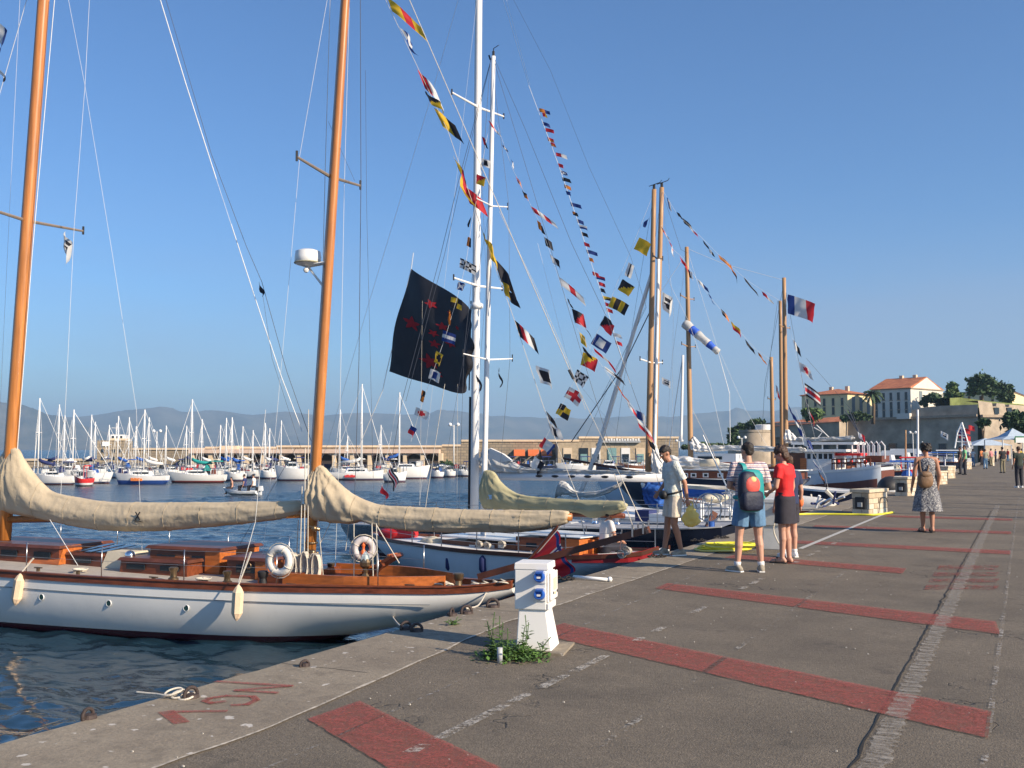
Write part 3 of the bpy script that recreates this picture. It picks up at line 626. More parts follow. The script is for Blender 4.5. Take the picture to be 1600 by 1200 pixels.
# ------------------------------------------------------------------ boat building helpers
def lin(a, b, n): return [a + (b - a) * i / (n - 1) for i in range(n)]
def hull(mb, L, beam, sheer, keel, nA=30, nT=9, p=2.2, q=1.7, a0=0., mi=0):
    rings = []
    for a in lin(a0, L, nA):
        b = max(beam(a), .012); s = sheer(a); kz = min(keel(a), s - .01); r = []
        for j in range(2 * nT + 1):
            tt = 1 - abs(j - nT) / nT; sg = 1 if j <= nT else -1
            r.append(Vector((a, sg * b * max(0, 1 - tt ** p) ** (1 / q), s + (kz - s) * tt)))
        rings.append(r)
    mb.loft(rings, mi, cap=False, closed=False); n = len(rings[0])
    mb.add(rings[0], [tuple(range(n))], mi); mb.add(rings[-1], [tuple(range(n - 1, -1, -1))], mi); return mb
def deckmesh(mb, L, beam, sheer, drop=.05, camber=.06, nA=30, a0=0., mi=0):
    rows = []
    for a in lin(a0, L, nA):
        b = max(beam(a) - .015, .008); rows.append([Vector((a, b * c, sheer(a) - drop + camber * (1 - c * c))) for c in (-1, -.6, -.2, .2, .6, 1)])
    return mb.loft(rows, mi, cap=False, closed=False)
def rail(mb, L, beam, sheer, w_, h_, nA=40, a0=0., off=0., up=0., mi=0):
    for sg in (1, -1):
        rings = []
        for a in lin(a0, L, nA):
            b = (max(beam(a), .0) + off) * sg; z = sheer(a) + up
            rings.append([Vector((a, b - w_ / 2, z)), Vector((a, b + w_ / 2, z)), Vector((a, b + w_ / 2, z + h_)), Vector((a, b - w_ / 2, z + h_))])
        mb.loft(rings, mi)
    return mb
def hullmat(name, top, boot, bottom, zb, zc, rough=.3, cove=None):
    m, k = newmat(name, rough); g = k.n('NewGeometry').outputs['Position']; z = k.n('SeparateXYZ', {0: g}).outputs[2]
    nn = k.noise(g, 1.5, 4); dirt = k.noise(k.n('Mapping', {'Vector': g, 'Scale': (3, 3, .6)}).outputs[0], 2.5, 5, .7)
    c = k.mix(k.rng(nn, .3, .7), tuple(x * .94 for x in top), top); c = k.mix(k.rng(dirt, .55, .8, 0, .22), c, tuple(x * .6 for x in top))
    c = k.mix(k.math('LESS_THAN', z, zc), c, boot); c = k.mix(k.math('LESS_THAN', z, zb), c, bottom); k.link(c, 'Base Color')
    k.b.inputs['Coat Weight'].default_value = .3
    k.link(k.n('Bump', {'Height': k.noise(g, 1.2, 2), 'Strength': .12, 'Distance': .05}).outputs[0], 'Normal'); return m
HW = hullmat('white far hull', (.80, .79, .76), (.10, .12, .2), (.12, .04, .04), WZ + .02, WZ + .12)
HB = hullmat('white hull blue stripe', (.80, .79, .76), (.03, .08, .3), (.03, .08, .3), WZ + .12, WZ + .3)
HG = hullmat('white hull with green sheer', (.80, .79, .74), (.30, .06, .05), (.12, .04, .04), WZ + .05, WZ + .15)
HR = hullmat('red hull', (.60, .03, .03), (.7, .7, .7), (.1, .1, .1), WZ + .05, WZ + .22)
HGR = hullmat('pale grey hull', (.50, .52, .53), (.1, .1, .12), (.1, .1, .1), WZ + .05, WZ + .15)
HNV = hullmat('dark navy hull', (.015, .02, .045), (.5, .5, .5), (.1, .03, .03), WZ + .05, WZ + .12)
HWD = hullmat('wooden hull', (.24, .08, .03), (.6, .6, .6), (.1, .03, .03), WZ + .05, WZ + .15)
FARG = 'sailing boats moored along the mole'
def far_boat(u0, u1, vw, masts, cover=None, hm=HW, label='', D=None, psi=0., name='sailing_boat', cat='sailing boat', group=FARG, cabin=WHITE, fb=.8, bimini=None, wide=.32, extra=None, bowleft=True, mm=ALU, stay=True, boomlen=.36):
    """masts: list of (u, vtop). vw: photo row of the waterline"""
    D = D or (EYE - WZ) * FPX / (vw - V0)
    ps = -math.degrees(TH) + psi; p1 = cd(u1, V0, D); f = Frame(p1.x, p1.y, ps)
    L = f.pix(u0, V0).x
    if not bowleft:                                        # stern on the left, bow on the right
        q = f.w(L, 0, 0); f2 = Frame(q.x, q.y, ps + 180); flip = True
    else: f2 = f; flip = False
    t = thing(name, label, cat, Vector((f2.o.x, f2.o.y, 0)), f2.rz, group)
    bw = max(L, 5) * wide / 2
    beam = fn([(0, bw * .72), (L * .35, bw), (L * .65, bw * .82), (L * .88, bw * .35), (L, .02)])
    zs = WZ + fb; sheer = fn([(0, zs - .08), (L * .4, zs - .1), (L, zs + .22)]); keel = fn([(0, WZ + .12), (L * .12, WZ - .35), (L * .8, WZ - .4), (L * .93, WZ - .05), (L, zs + .1)])
    mb = MB(); hull(mb, L, beam, sheer, keel, 14, 5); mb.build('hull', hm, t, smooth=True, ang=50)
    mb = MB(); deckmesh(mb, L, beam, sheer, nA=12); mb.build('deck', WHITEM, t)
    if cabin is not None:
        mb = MB(); mb.box(L * .28, L * .70, -bw * .55, bw * .55, zs - .12, zs + .36, tx=.25, ty=.12); c_ = mb.build('cabin', cabin, t)
        mb = MB(); mb.box(L * .34, L * .62, -bw * .53, bw * .53, zs + .08, zs + .24); mb.build('window_strip', GLASSD, c_)
    mb = MB()
    for sg in (1, -1):
        pts = []
        for i in range(8):
            a = L * (.04 + .94 * i / 7); b = (beam(a) - .06) * sg; mb.tube([(a, b, sheer(a)), (a, b, sheer(a) + .6)], .022, 4); pts.append((a, b, sheer(a) + .6))
        mb.tube(pts, .018, 4)
    mb.build('guard_rail', GALV, t)
    for i, (um, vt) in enumerate(masts):
        aa = f.pix(um, V0).x; tz = f.pix(um, vt).z; a = L - aa if flip else aa; a = min(max(a, .3), L * .9); r = .058 + .0026 * (tz)
        mb = MB(); mb.tube([(a, 0, zs - .1), (a, 0, tz)], [r, r * .75], 8); mo = mb.build('mast', mm, t, smooth=True)
        mb = MB(); zz = zs + (tz - zs) * .55; mb.tube([(a, -bw * .7, zz), (a, 0, zz + .04), (a, bw * .7, zz)], .035, 4); mb.build('spreader', mm, mo)
        if stay:
            mb = MB(); mb.tube([(L - .1, 0, zs + .15), (a, 0, tz - .2)], .028, 4); mb.tube([(.1, 0, zs + .1), (a, 0, tz)], .016, 4)
            for sg in (1, -1): mb.tube([(a, bw * .85 * sg, zs), (a, bw * .7 * sg, zz), (a, 0, tz - .3)], .014, 4)
            mb.build('rigging', WIREW, mo)
        if cover:
            e = max(.4, a - L * boomlen); mb = MB(); z = zs + .95
            mb.tube([(a - .1, 0, z + .5), (a - .35, 0, z + .28), (a - .9, 0, z + .12), (e, 0, z + .05)], [.10, .17, .17, .11], 8); mb.build('sail_cover', cover, mo, smooth=True)
    for q_ in range(5):
        a = L * R.uniform(.03, .9); mb = MB(); w_ = R.uniform(.12, .4); z_ = sheer(a) + R.uniform(0, .25); mb.box(a - w_, a + w_, R.uniform(-.5, .3) * bw, R.uniform(.35, .6) * bw * (1 - a / L * .7), z_ - .1, z_ + R.uniform(.08, .45), tx=w_ * .3); mb.build('deck_gear', R.choice([NAVYC, BLUEC, WHITEM, BEIGE, REDC, GREY, BLACK, WOOD, WHITEM]), t)
    if bimini:
        mb = MB(); mb.box(L * .06, L * .27, -bw * .6, bw * .6, zs + 1.15, zs + 1.25, tx=.1); mb.box(L * .27, L * .36, -bw * .55, bw * .55, zs + .3, zs + .85, tx=.2, ty=.1); mb.build('spray_hood', bimini, t)
    if extra:
        mb = MB()
        for i in range(extra[1]): a = L * (.45 + .035 * i * (1 if bowleft else -1)); b = beam(a) + .01; mb.box(a - .13, a + .09, -b - .02, b + .02, zs - .55, zs - .33 + .05 * (i % 2))
        mb.build('hull_lettering', extra[0], t)
    return t
OR = mat('orange lettering', (.75, .22, .05), .6); RD = mat('red lettering', (.6, .04, .04), .6)
B_ = far_boat
B_(52, 118, 756, [(60, 622)], NAVYC, HW, 'white sloop with navy sail cover and tall mast, leftmost in the bay', bimini=NAVYC)
B_(96, 178, 754, [(114, 640)], SAILW, HW, 'white sloop behind the small red launch, with raked forestay', bimini=WHITEM, bowleft=False)
B_(180, 263, 755, [(225, 640)], SAILW, HB, 'white sloop with blue waterline stripe and orange lettering on its hull', extra=(OR, 6), bowleft=True)
B_(263, 353, 753, [(299, 624)], GREENC, HG, 'white sloop with sea green sail cover and the tallest mast of the row', bimini=GREENC, bowleft=True)
B_(350, 384, 750.5, [(362, 652)], BLUEC, HW, 'small white sloop directly right of the green covered sloop', bimini=BLUEC)
B_(515, 606, 749, [(565, 600)], SAILW, HW, 'long white yacht with red hull lettering, just right of the wooden mizzen mast', extra=(RD, 5), bowleft=False)
B_(600, 672, 747, [(624, 613)], BLUEC, HW, 'white yacht with thick mast at the right end of the row, bow pointing right', bowleft=False, fb=1.2)
B_(404, 432, 747, [(414, 661)], SAILW, HW, 'small white sloop behind the dinghy with three people', bimini=NAVYC)
# second rank
for u0, u1, um, vt, cv, lab in [
    (70, 120, 91, 632, NAVYC, 'sloop with thick white mast, second tall mast from the left shore'),
    (88, 130, 100, 649, None, 'sloop without sail cover showing a thin mast between two taller ones on the left'),
    (128, 172, 142, 648, SAILW, 'white sloop moored just left of the harbour office tower'),
    (140, 182, 148, 659, NAVYC, 'short masted sloop with navy cover at the left corner of the harbour office'),
    (160, 205, 170, 664, SAILW, 'low masted sloop in front of the harbour office window'),
    (172, 214, 184, 650, BLUEC, 'sloop with blue cover whose mast crosses the office roof cabin'),
    (188, 226, 201, 652, None, 'sloop whose mast stands at the right corner of the harbour office'),
    (205, 240, 212, 666, BLUEC, 'small sloop with blue cover right of the harbour office'),
    (222, 262, 232, 652, SAILW, 'sloop with white cover behind the boat with orange lettering'),
    (248, 290, 259, 665, SAILW, 'sloop with pinkish mast before the left end of the arcade'),
    (280, 318, 291, 665, NAVYC, 'short masted sloop just left of the tallest mast of the row'),
    (303, 345, 315, 655, SAILW, 'sloop with raked forestay behind the green covered sloop'),
    (330, 372, 344, 664, BLUEC, 'blue covered sloop, leftmost of the cluster of four masts at the arcade'),
    (338, 378, 353, 653, BLUEC, 'sloop with blue cover in the middle of the cluster of four masts'),
    (370, 408, 379, 666, SAILW, 'small sloop with white cover behind the red dinghy'),
    (385, 425, 395, 672, None, 'lowest masted sloop above the dinghy with three people'),
    (410, 448, 421, 669, NAVYC, 'navy covered sloop left of the power cruiser'),
    (428, 470, 439, 657, SAILW, 'white sloop rising behind the power cruiser'),
    (520, 560, 531, 640, BLUEC, 'blue covered sloop left of the long yacht with red lettering'),
    (534, 572, 543, 680, None, 'tiny masted sloop under the arcade right of the wooden mast'),
    (585, 622, 595, 664, NAVYC, 'navy covered sloop with double mast line left of the thick masted yacht')]:
    B_(u0, u1, 742, [(um, vt)], cv, HW, lab, psi=R.uniform(-15, 15), bimini=R.choice([None, BLUEC, NAVYC, WHITEM, BEIGE]), bowleft=R.random() < .5, D=R.uniform(112, 126))
# power boats
def motor_boat(u0, u1, vw, label, hm=HW, hgt=.9, top=True, bowleft=True, D=None, group=None, psi=0., name='motor_boat', canvas=None, cat='motor boat'):
    t = far_boat(u0, u1, vw, [], None, hm, label, D=D, name=name, cat=cat, group=group, bowleft=bowleft, fb=hgt, cabin=None, psi=psi)
    L = [o for o in bpy.data.objects if o.parent == t][0].dimensions.x or 5
    L = max(v.co.x for v in [o for o in bpy.data.objects if o.parent == t][0].data.vertices); bw = max(L, 5) * .16; z = WZ + hgt
    mb = MB(); mb.box(L * .3, L * .68, -bw * .6, bw * .6, z - .15, z + .55, tx=.35, ty=.15); c_ = mb.build('cabin', WHITE, t)
    mb = MB(); mb.box(L * .36, L * .62, -bw * .58, bw * .58, z + .15, z + .42, tx=.1); mb.build('windscreen', GLASSD, c_)
    if top: mb = MB(); mb.box(L * .12, L * .4, -bw * .6, bw * .6, z + .95, z + 1.05, tx=.15, ty=.1); mb.tube([(L * .2, bw * .5, z), (L * .2, bw * .5, z + 1)], .03, 4); mb.tube([(L * .36, bw * .5, z), (L * .36, bw * .5, z + 1)], .03, 4); mb.build('canopy', canvas or NAVYC, t)
    return t
motor_boat(430, 484, 750, 'white power cruiser with navy canopy left of the wooden mizzen mast', hgt=1.3)
motor_boat(117, 145, 758, 'small launch with red cover in front of the white sloops on the left', hm=HR, hgt=.7, canvas=REDC)
motor_boat(376, 412, 744, 'small red boat behind the dinghy with three people', hm=HR, hgt=.8, top=False)
motor_boat(600, 636, 752, 'small white boat with dark stern in front of the thick masted yacht', hgt=.8, top=False, bowleft=False)
for i, (a, b, v, l) in enumerate([(672, 692, 738, 'white inflatable boat moored below the dark round bush'), (690, 712, 739.5, 'white inflatable boat below the tall lamp post on the mole'), (710, 736, 738, 'white open boat left of the thick white mast'), (676, 700, 735, 'small white boat tucked behind the inflatables near the bush')]):
    motor_boat(a, b, v, l, hgt=.7, top=i == 2, psi=20 * (i - 1), D=115 + 3 * i)
for a, b, v, hm, l in [(770, 812, 733, HW, 'white moored launch below the left cafe awning'), (812, 868, 735, HNV, 'dark hulled boat moored below the orange awnings'), (868, 930, 732, HW, 'white motor boat moored in front of the club house door'), (925, 975, 731, HNV, 'dark launch moored below the club house sign'), (966, 1010, 732, HWD, 'brown wooden launch at the right end of the club house'), (1040, 1075, 730, HW, 'white launch moored past the right end of the mole wall')]:
    motor_boat(a, b, v, l, hm=hm, hgt=1.2, D=130, psi=R.uniform(-10, 10))
for u, v, l in [(776, 640, None), (853, 672, 'mast sloop')]: pass
# ------------------------------------------------------------------ cloth, spars, lines
def cover(fr, top, bot, par, m, name='sail_cover', hw=.2, seed=1, b=0., nA=150, nC=36, fold=.013, peak=None, sag=0.):
    """stowed sail under canvas: traced upper and lower edge, oval section, folds as real relief"""
    T = sorted([(p.x, p.z) for p in (fr.pix(u, v, b) for u, v in top)]); Bt = sorted([(p.x, p.z) for p in (fr.pix(u, v, b) for u, v in bot)])
    ft = fn(T); fb = fn(Bt); a0 = max(T[0][0], Bt[0][0]); a1 = min(T[-1][0], Bt[-1][0])
    pk = Vector(peak) if peak else Vector((a1, ft(a1))); rings = []
    for i in range(nA):
        a = a0 + (a1 - a0) * i / (nA - 1); zt, zb = ft(a), fb(a); h = max((zt - zb) / 2, .03); zc = (zt + zb) / 2
        e = min(1, i / 5 + .35, (nA - 1 - i) / 5 + .45); wd = min(hw, h * .85) * e; r = []
        for k in range(nC):
            t = 2 * PI * k / nC; cy, cz = math.cos(t), math.sin(t)
            tap = 1 - .45 * max(0, cz) * min(1, h / .35)
            y = math.copysign(abs(cy) ** .8, cy) * wd * tap; z = zc + cz * h * (e if i < 5 or i > nA - 6 else 1)
            dx, dz = a - pk.x, z - pk.y; rr = math.hypot(dx, dz) + .01; ph = math.atan2(dz, dx)
            n1 = math.sin(26 * ph + 3.5 * nz(a * 1.2, z * 1.2, seed)) * max(0, 1 - rr / 2.6)
            tt = (z - zb) / (2 * h + .001); q_ = a1 - a; fl_ = tt * (2.4 + 2 * h) + .55 * math.exp(-q_ * .8) + q_ * .22
            dg = nz(q_ * .9, fl_ * 3.0, seed + 3); dg2 = nz(q_ * 1.8 + 5, fl_ * 7.0, seed + 9)
            sc_ = .5 + .5 * math.sin(a * 9.5 + 2 * nz(a, 4, seed)); low = max(0, -cz)
            cr_ = (1 - min(1, abs(nz(q_ * .8 + 9, fl_ * 2.6 - q_ * .9, seed + 5)) * 7)) ** 1.5; cr2 = (1 - min(1, abs(nz(q_ * 2.2 + 2, tt * 2.2 + q_ * 1.6, seed + 15)) * 8)) ** 2
            d = fold * (n1 * 1.25 + dg * 2.2 + dg2 * .7 + cr_ * 1.2 + cr2 * .9 * max(0, nz(q_ * .7, 3, seed) + .35)) - fold * .5 * sc_ * low
            r.append(Vector((a, b + y + math.copysign(1, cy) * d * abs(cy) ** .5, z + cz * d * .4 - sag * low * sc_)))
        rings.append(r)
    mb = MB(); mb.loft(rings); o = mb.build(name, m, par, smooth=True)
    if nA > 100:
        for i in range(14, nA - 10, 23):
            c_ = sum(rings[i], Vector()) / nC; mb = MB(); mb.tube([c_ + (p - c_) * 1.0 + (p - c_).normalized() * .002 for p in rings[i]] + [rings[i][0]], .0045, 4); mb.build('seam', SEAM, o)
    return o
SEAM = mat('seam tape', (.36, .29, .19), .8)
def spar(fr, p0, p1, r0, r1, par, m, name='mast', b=0., ext=0., n=12, zfoot=None):
    P, Q = fr.pix(*p0, b), fr.pix(*p1, b); d = Q - P; Q = P + d * (1 + ext)
    if zfoot is not None: P = P + d * ((zfoot - P.z) / d.z)
    mb = MB(); K = 10; mb.tube([P.lerp(Q, i / K) for i in range(K + 1)], lin(r0, r1, K + 1), n); o = mb.build(name, m, par, smooth=True); return o, P, Q
def lines(fr, L, par, name='rigging', m=None, b=0.):
    """each entry: list of photo points, radius[, plane offset]"""
    mb = MB()
    for e in L:
        pts, r = e[0], e[1]; bb = e[2] if len(e) > 2 else b; mb.tube([fr.pix(*p, bb) for p in pts], r, 5)
    return mb.build(name, m or WIREW, par)
def spreader(fr, uv, half, r, par, m, name='spreader', dz=.08, b=0.):
    c = fr.pix(*uv, b); mb = MB(); mb.tube([c + Vector((0, half, dz)), c, c + Vector((0, -half, dz))], [r * .7, r, r * .7], 6); mb.build(name, m, par)
    for sg in (1, -1): mb = MB(); mb.tube([c + Vector((0, half * sg, dz - .07)), c + Vector((0, half * sg, dz + .1))], r * .7, 5); mb.build('spreader_tip', BLACK, par)
# ------------------------------------------------------------------ signal flags
FC = {'R': mat('flag red', (.62, .03, .04), .75, var=.08), 'Y': mat('flag yellow', (.72, .46, .03), .75, var=.08), 'B': mat('flag blue', (.02, .05, .22), .75, var=.08),
      'W': mat('flag white', (.72, .72, .70), .75, var=.05), 'K': mat('flag black', (.022, .022, .03), .75, var=.08), 'O': mat('flag orange', (.70, .22, .03), .75, var=.08), 'G': mat('flag green', (.02, .25, .08), .75)}
def translucent(m, f=.4):
    n = m.node_tree; b = n.nodes['Principled BSDF']; o = n.nodes['Material Output']; t_ = n.nodes.new('ShaderNodeBsdfTranslucent'); x = n.nodes.new('ShaderNodeMixShader'); x.inputs[0].default_value = f
    n.links.new(b.inputs['Base Color'].links[0].from_socket, t_.inputs[0]); n.links.new(b.outputs[0], x.inputs[1]); n.links.new(t_.outputs[0], x.inputs[2]); n.links.new(x.outputs[0], o.inputs[0]); return m
for m_ in FC.values(): translucent(m_)
def pat(code, s, t):
    k, c = code.split(':'); n = len(c)
    if k == 's': return c[0]
    if k == 'v': return c[min(n - 1, int(s * n))]
    if k == 'h': return c[min(n - 1, int(t * n))]
    if k == 'q': return c[(int(s * 2) + int(t * 2)) % 2]
    if k == 'k': return c[(int(s * 5) + int(t * 4)) % 2]
    if k == 'b': return c[1] if abs(s - .5) < .27 and abs(t - .5) < .27 else c[0]
    if k == 'c': return c[1] if abs(s - .5) < .11 or abs(t - .5) < .12 else c[0]
    if k == 'x': return c[1] if abs(s - t) < .16 or abs(s + t - 1) < .16 else c[0]
    if k == 'd': return c[1] if abs(s - .5) + abs(t - .5) < .34 else c[0]
    if k == 'g': return c[0] if s + t < 1 else c[1]
    if k == 'n': # nordic cross: field, border, cross
        x, y = abs(s - .40), abs(t - .09); return c[2] if x < .022 or y < .03 else c[1] if x < .05 or y < .065 else c[0]
    if k == 'm':
        x, y = (s - .5) / .2, (t - .5) / .3; return c[0] if x * x + y * y > 1 else (c[0] if abs(y - .0 * x + .25) < .12 else c[1])
    return c[0]
def flag(h0, h1, fly, code, par=None, name='signal_flag', pen=False, seed=0, nS=10, nT=8, wave=.14, world=True, droop=.12):
    """h0,h1: upper and lower hoist points, fly: vector; world coordinates"""
    h0, h1, fly = Vector(h0), Vector(h1), Vector(fly); nrm = (h1 - h0).cross(fly)
    if nrm.length < 1e-5: nrm = Vector((0, 1, 0))
    nrm.normalize(); L = fly.length; H = (h1 - h0).length; keys = sorted(set(code.split(':')[1])); idx = {c: i for i, c in enumerate(keys)}
    rows = []
    for i in range(nS + 1):
        s = i / nS; row = []
        for j in range(nT + 1):
            t = j / nT; tt = .5 + (t - .5) * (1 - s * .85) if pen else t
            p = h0 + (h1 - h0) * tt + fly * s
            wv_ = math.sin(s * 6.5 + seed * 1.7 + t * 1.3) * wave * min(L, H * 1.5) * s ** .6 + nz(s * 2, t * 2, seed) * .1 * H
            p = p + nrm * wv_ + Vector((0, 0, -droop * L * s * s)); row.append(p)
        rows.append(row)
    mb = MB(); vs = [p for r in rows for p in r]; fs = []; ms = []; k_ = nT + 1
    for i in range(nS):
        for j in range(nT): fs.append((i * k_ + j, i * k_ + j + 1, (i + 1) * k_ + j + 1, (i + 1) * k_ + j)); ms.append(idx[pat(code, (i + .5) / nS, (j + .5) / nT)])
    mb.add(vs, fs, ms); mats = [FC[c] for c in keys]
    if par is None: return mb.build(name, mats, smooth=True, loc=h0)
    return mb.build(name, mats, par, smooth=True, world=world)
def flag_line(name, label, fr, path, flags, r=.004, b=0., group='dressing lines of signal flags', m=WIREW):
    pts = [fr.w(*fr.pix(*p, b)) for p in path]; t = thing(name, label, 'signal flags', pts[-1], 0, group)
    mb = MB(); mb.tube(pts, r, 5); mb.build('halyard', m, t, world=True)
    for i, f_ in enumerate(flags):
        (u0, v0, u1, v1, fu, fv, code) = f_[:7]; pen = len(f_) > 7
        A_ = fr.w(*fr.pix(u0, v0, b)); B__ = fr.w(*fr.pix(u1, v1, b)); C_ = fr.w(*fr.pix(u0 + fu, v0 + fv, b))
        fl = C_ - A_; fl += fr.N * fl.length * (.25 if i % 2 else -.2)
        k_ = 4 if abs(v1 - v0) < 9 and abs(fu) < 12 else 8
        flag(A_, B__, fl, code, t, seed=i, pen=pen, nS=max(4, k_), nT=max(4, k_ - 2))
    return t
# ------------------------------------------------------------------ first yacht (white yawl)
F1 = Frame(-7.14, 14.4, -4)
b1 = fn([(0, .14), (1, .50), (2.5, .98), (4, 1.32), (6, 1.62), (8, 1.80), (10, 1.86), (13, 1.62), (16, .85), (18.3, .02)])
sp_ = []
for u, v in [(802, 909), (760, 914), (690, 918), (560, 917), (400, 914), (300, 910), (175, 903.5), (0, 892)]:
    b = 1.
    for _ in range(6): p = F1.pix(u, v, b); b = b1(p.x)
    sp_.append((p.x, p.z - .10))
sp_[0] = (0, sp_[0][1]); sp_ += [(14.5, sp_[-1][1] + .12), (18.3, sp_[-1][1] + .42)]
s1 = fn(sp_); k1 = fn([(0, s1(0) - .10), (.6, -.80), (1.4, -1.05), (2.4, -1.28), (3.3, WZ - .05), (5, -1.95), (10, -2.1), (14, -1.7), (15.5, WZ + .1), (17, -.7), (18.3, s1(18.3) - .05)])
def side(a, z, bf, sf, kf, p=2.2, q=1.7):
    t = (z - sf(a)) / (kf(a) - sf(a)); return bf(a) * max(0, 1 - t ** p) ** (1 / q)
Y1 = thing('classic_yawl', 'white classic yawl with varnished masts and khaki sail covers, nearest boat to the camera', 'yacht', F1.o, F1.rz)
HY1 = hullmat('yawl hull paint', (.82, .81, .77), (.085, .015, .025), (.05, .012, .016), WZ + .02, WZ + .13, .22)
mb = MB(); hull(mb, 18.3, b1, s1, k1, 60, 14); mb.build('hull', HY1, Y1, smooth=True)
mb = MB(); deckmesh(mb, 18.3, b1, s1, .0, .07, 60); mb.build('deck', DECK, Y1, smooth=True)
mb = MB(); rail(mb, 18.3, b1, s1, .055, .10, 60); mb.build('bulwark', WOOD, Y1, smooth=True, ang=40)
mb = MB(); rail(mb, 18.3, b1, s1, .10, .022, 60, up=.10); mb.build('cap_rail', WOOD, Y1, smooth=True, ang=40)
mb = MB(); rail(mb, 18.3, b1, s1, .012, .012, 60, a0=1.2, off=.0, up=-.17); mb.build('cove_line', mat('grey cove line', (.18, .2, .22), .5), Y1)
for i, (u, v) in enumerate([(65, 933), (170, 942.5), (291, 950)]):
    b = 1.7
    for _ in range(8): p = F1.pix(u, v, b); b = side(p.x, p.z, b1, s1, k1)
    mb = MB(); mb.torus((p.x, b + .004, p.z), (1, 0, 0), (0, 0, 1), .052, .008, 18, 6); po = mb.build('porthole', WHITE, Y1, smooth=True)
    mb = MB(); mb.lathe([(.0, .008), (.050, .008), (.050, -.03)], (p.x, b, p.z), 16, ax='y'); mb.build('glass', mat('green porthole glass', (.02, .06, .05), .08), po)
def dz1(a): return s1(a) + .05
def house(fr, par, dz, name, u0, u1, hgt, b0, b1_, vq, m=WOOD, top=WOODD, tm=.05, over=.04, lights=True, bq=None):
    """deckhouse between photo columns on deck plane"""
    bq = b1_ if bq is None else bq; x1, x0 = fr.pix(u0, vq, bq).x, fr.pix(u1, vq, bq).x; z = dz((x0 + x1) / 2)
    mb = MB(); mb.box(x0, x1, b0, b1_, z - .1, z + hgt, tx=.02, ty=.02); h = mb.build(name, m, par)
    mb = MB(); mb.box(x0 - over, x1 + over, b0 - over, b1_ + over, z + hgt, z + hgt + tm, ty=.05, tx=.03); mb.build('roof', top, h)
    if lights:
        n = max(1, int((x1 - x0) / .7)); 
        for i in range(n):
            xc = x0 + (x1 - x0) * (i + .5) / n; mb = MB(); mb.box(xc - .2, xc + .2, b1_ - .01, b1_ + .012, z + hgt * .35, z + hgt * .75); mb.build('window', GLASSD, h)
    return h, x0, x1, z
h, x0, x1, z = house(F1, Y1, dz1, 'deckhouse', -60, 92, .29, -.75, .55, 872)
mb = MB(); mb.add([(x0 - .02, .58, z), (x0 + .75, .58, z), (x0 + .60, .45, z + .27), (x0 - .02, .45, z + .33), (x0 - .02, -.6, z), (x0 - .02, -.5, z + .33)], [(0, 1, 2, 3), (0, 3, 5, 4)]); mb.build('side_panel', WOODO, h)
h, x0, x1, z = house(F1, Y1, dz1, 'skylight', 98, 160, .20, -.5, .42, 880, m=WOODD, over=.02)
for i in range(3): mb = MB(); mb.beam((x0 + .1 + i * .27, -.45, z + .33), (x0 + .1 + i * .27, .40, z + .27), .16, .012); mb.build('pane', GLASSD, h)
mb = MB(); a = F1.pix(165, 880, .3).x; b_ = F1.pix(214, 880, .3).x; mb.box(b_, a, -.5, .45, dz1(a) - .05, dz1(a) + .30, tx=.09, ty=.1); o = mb.build('hatch_cover', BEIGE, Y1, smooth=False)
h, x0, x1, z = house(F1, Y1, dz1, 'coachroof', 186, 292, .22, -.75, .72, 892, over=.03)
mb = MB(); mb.box(x0 + .25, x0 + .95, -.25, .3, z + .27, z + .36, tx=.04, ty=.04); mb.build('sliding_hatch', WOODO, h)
h, x0, x1, z = house(F1, Y1, dz1, 'companionway', 232, 343, .41, -.85, .30, 880, m=WOOD, over=.05)
mb = MB(); mb.box(x0 - .012, x0 + .30, -.8, .315, z, z + .40); mb.build('end_panel', WOODO, h)  # sunlit end of the house put in as brighter wood
h, x0, x1, z = house(F1, Y1, dz1, 'aft_companionway', 352, 418, .32, -.5, .52, 892, m=WOOD, over=.05)
mb = MB(); mb.box(x0 - .012, x0 + .24, -.46, .535, z, z + .31); mb.build('end_panel', WOODO, h)  # sunlight on this end face is put into the wood colour
mb = MB(); c = F1.pix(388, 884, .55); mb.torus((c.x, .55, c.z), (1, 0, 0), (0, 0, 1), .05, .012, 16, 6); mb.build('side_port', BRONZE, h, smooth=True)
c = F1.pix(203, 868, .5); mb = MB(); mb.ball(c, .095, 16); mb.lathe([(.07, -.26), (.05, -.05)], c, 12); mb.build('cowl_vent', CHROME, Y1, smooth=True)
for u, v, b, s, m in [(271, 903, 1.15, 1, BRONZE), (355, 902, 1.1, .95, BRONZE), (411, 906, 1.15, 1.15, BLACK), (517, 893, -.6, .95, BRONZE), (716, 912, .35, 1.15, BRONZE)]:
    c = F1.pix(u, v, b); z = s1(c.x) + .06; mb = MB(); mb.lathe([(.085 * s, 0), (.085 * s, .03), (.055 * s, .05), (.05 * s, .13), (.07 * s, .16), (.078 * s, .2 * s), (.06 * s, .215 * s)], (c.x, b, z), 18); mb.build('winch', m, Y1, smooth=True, ang=40)
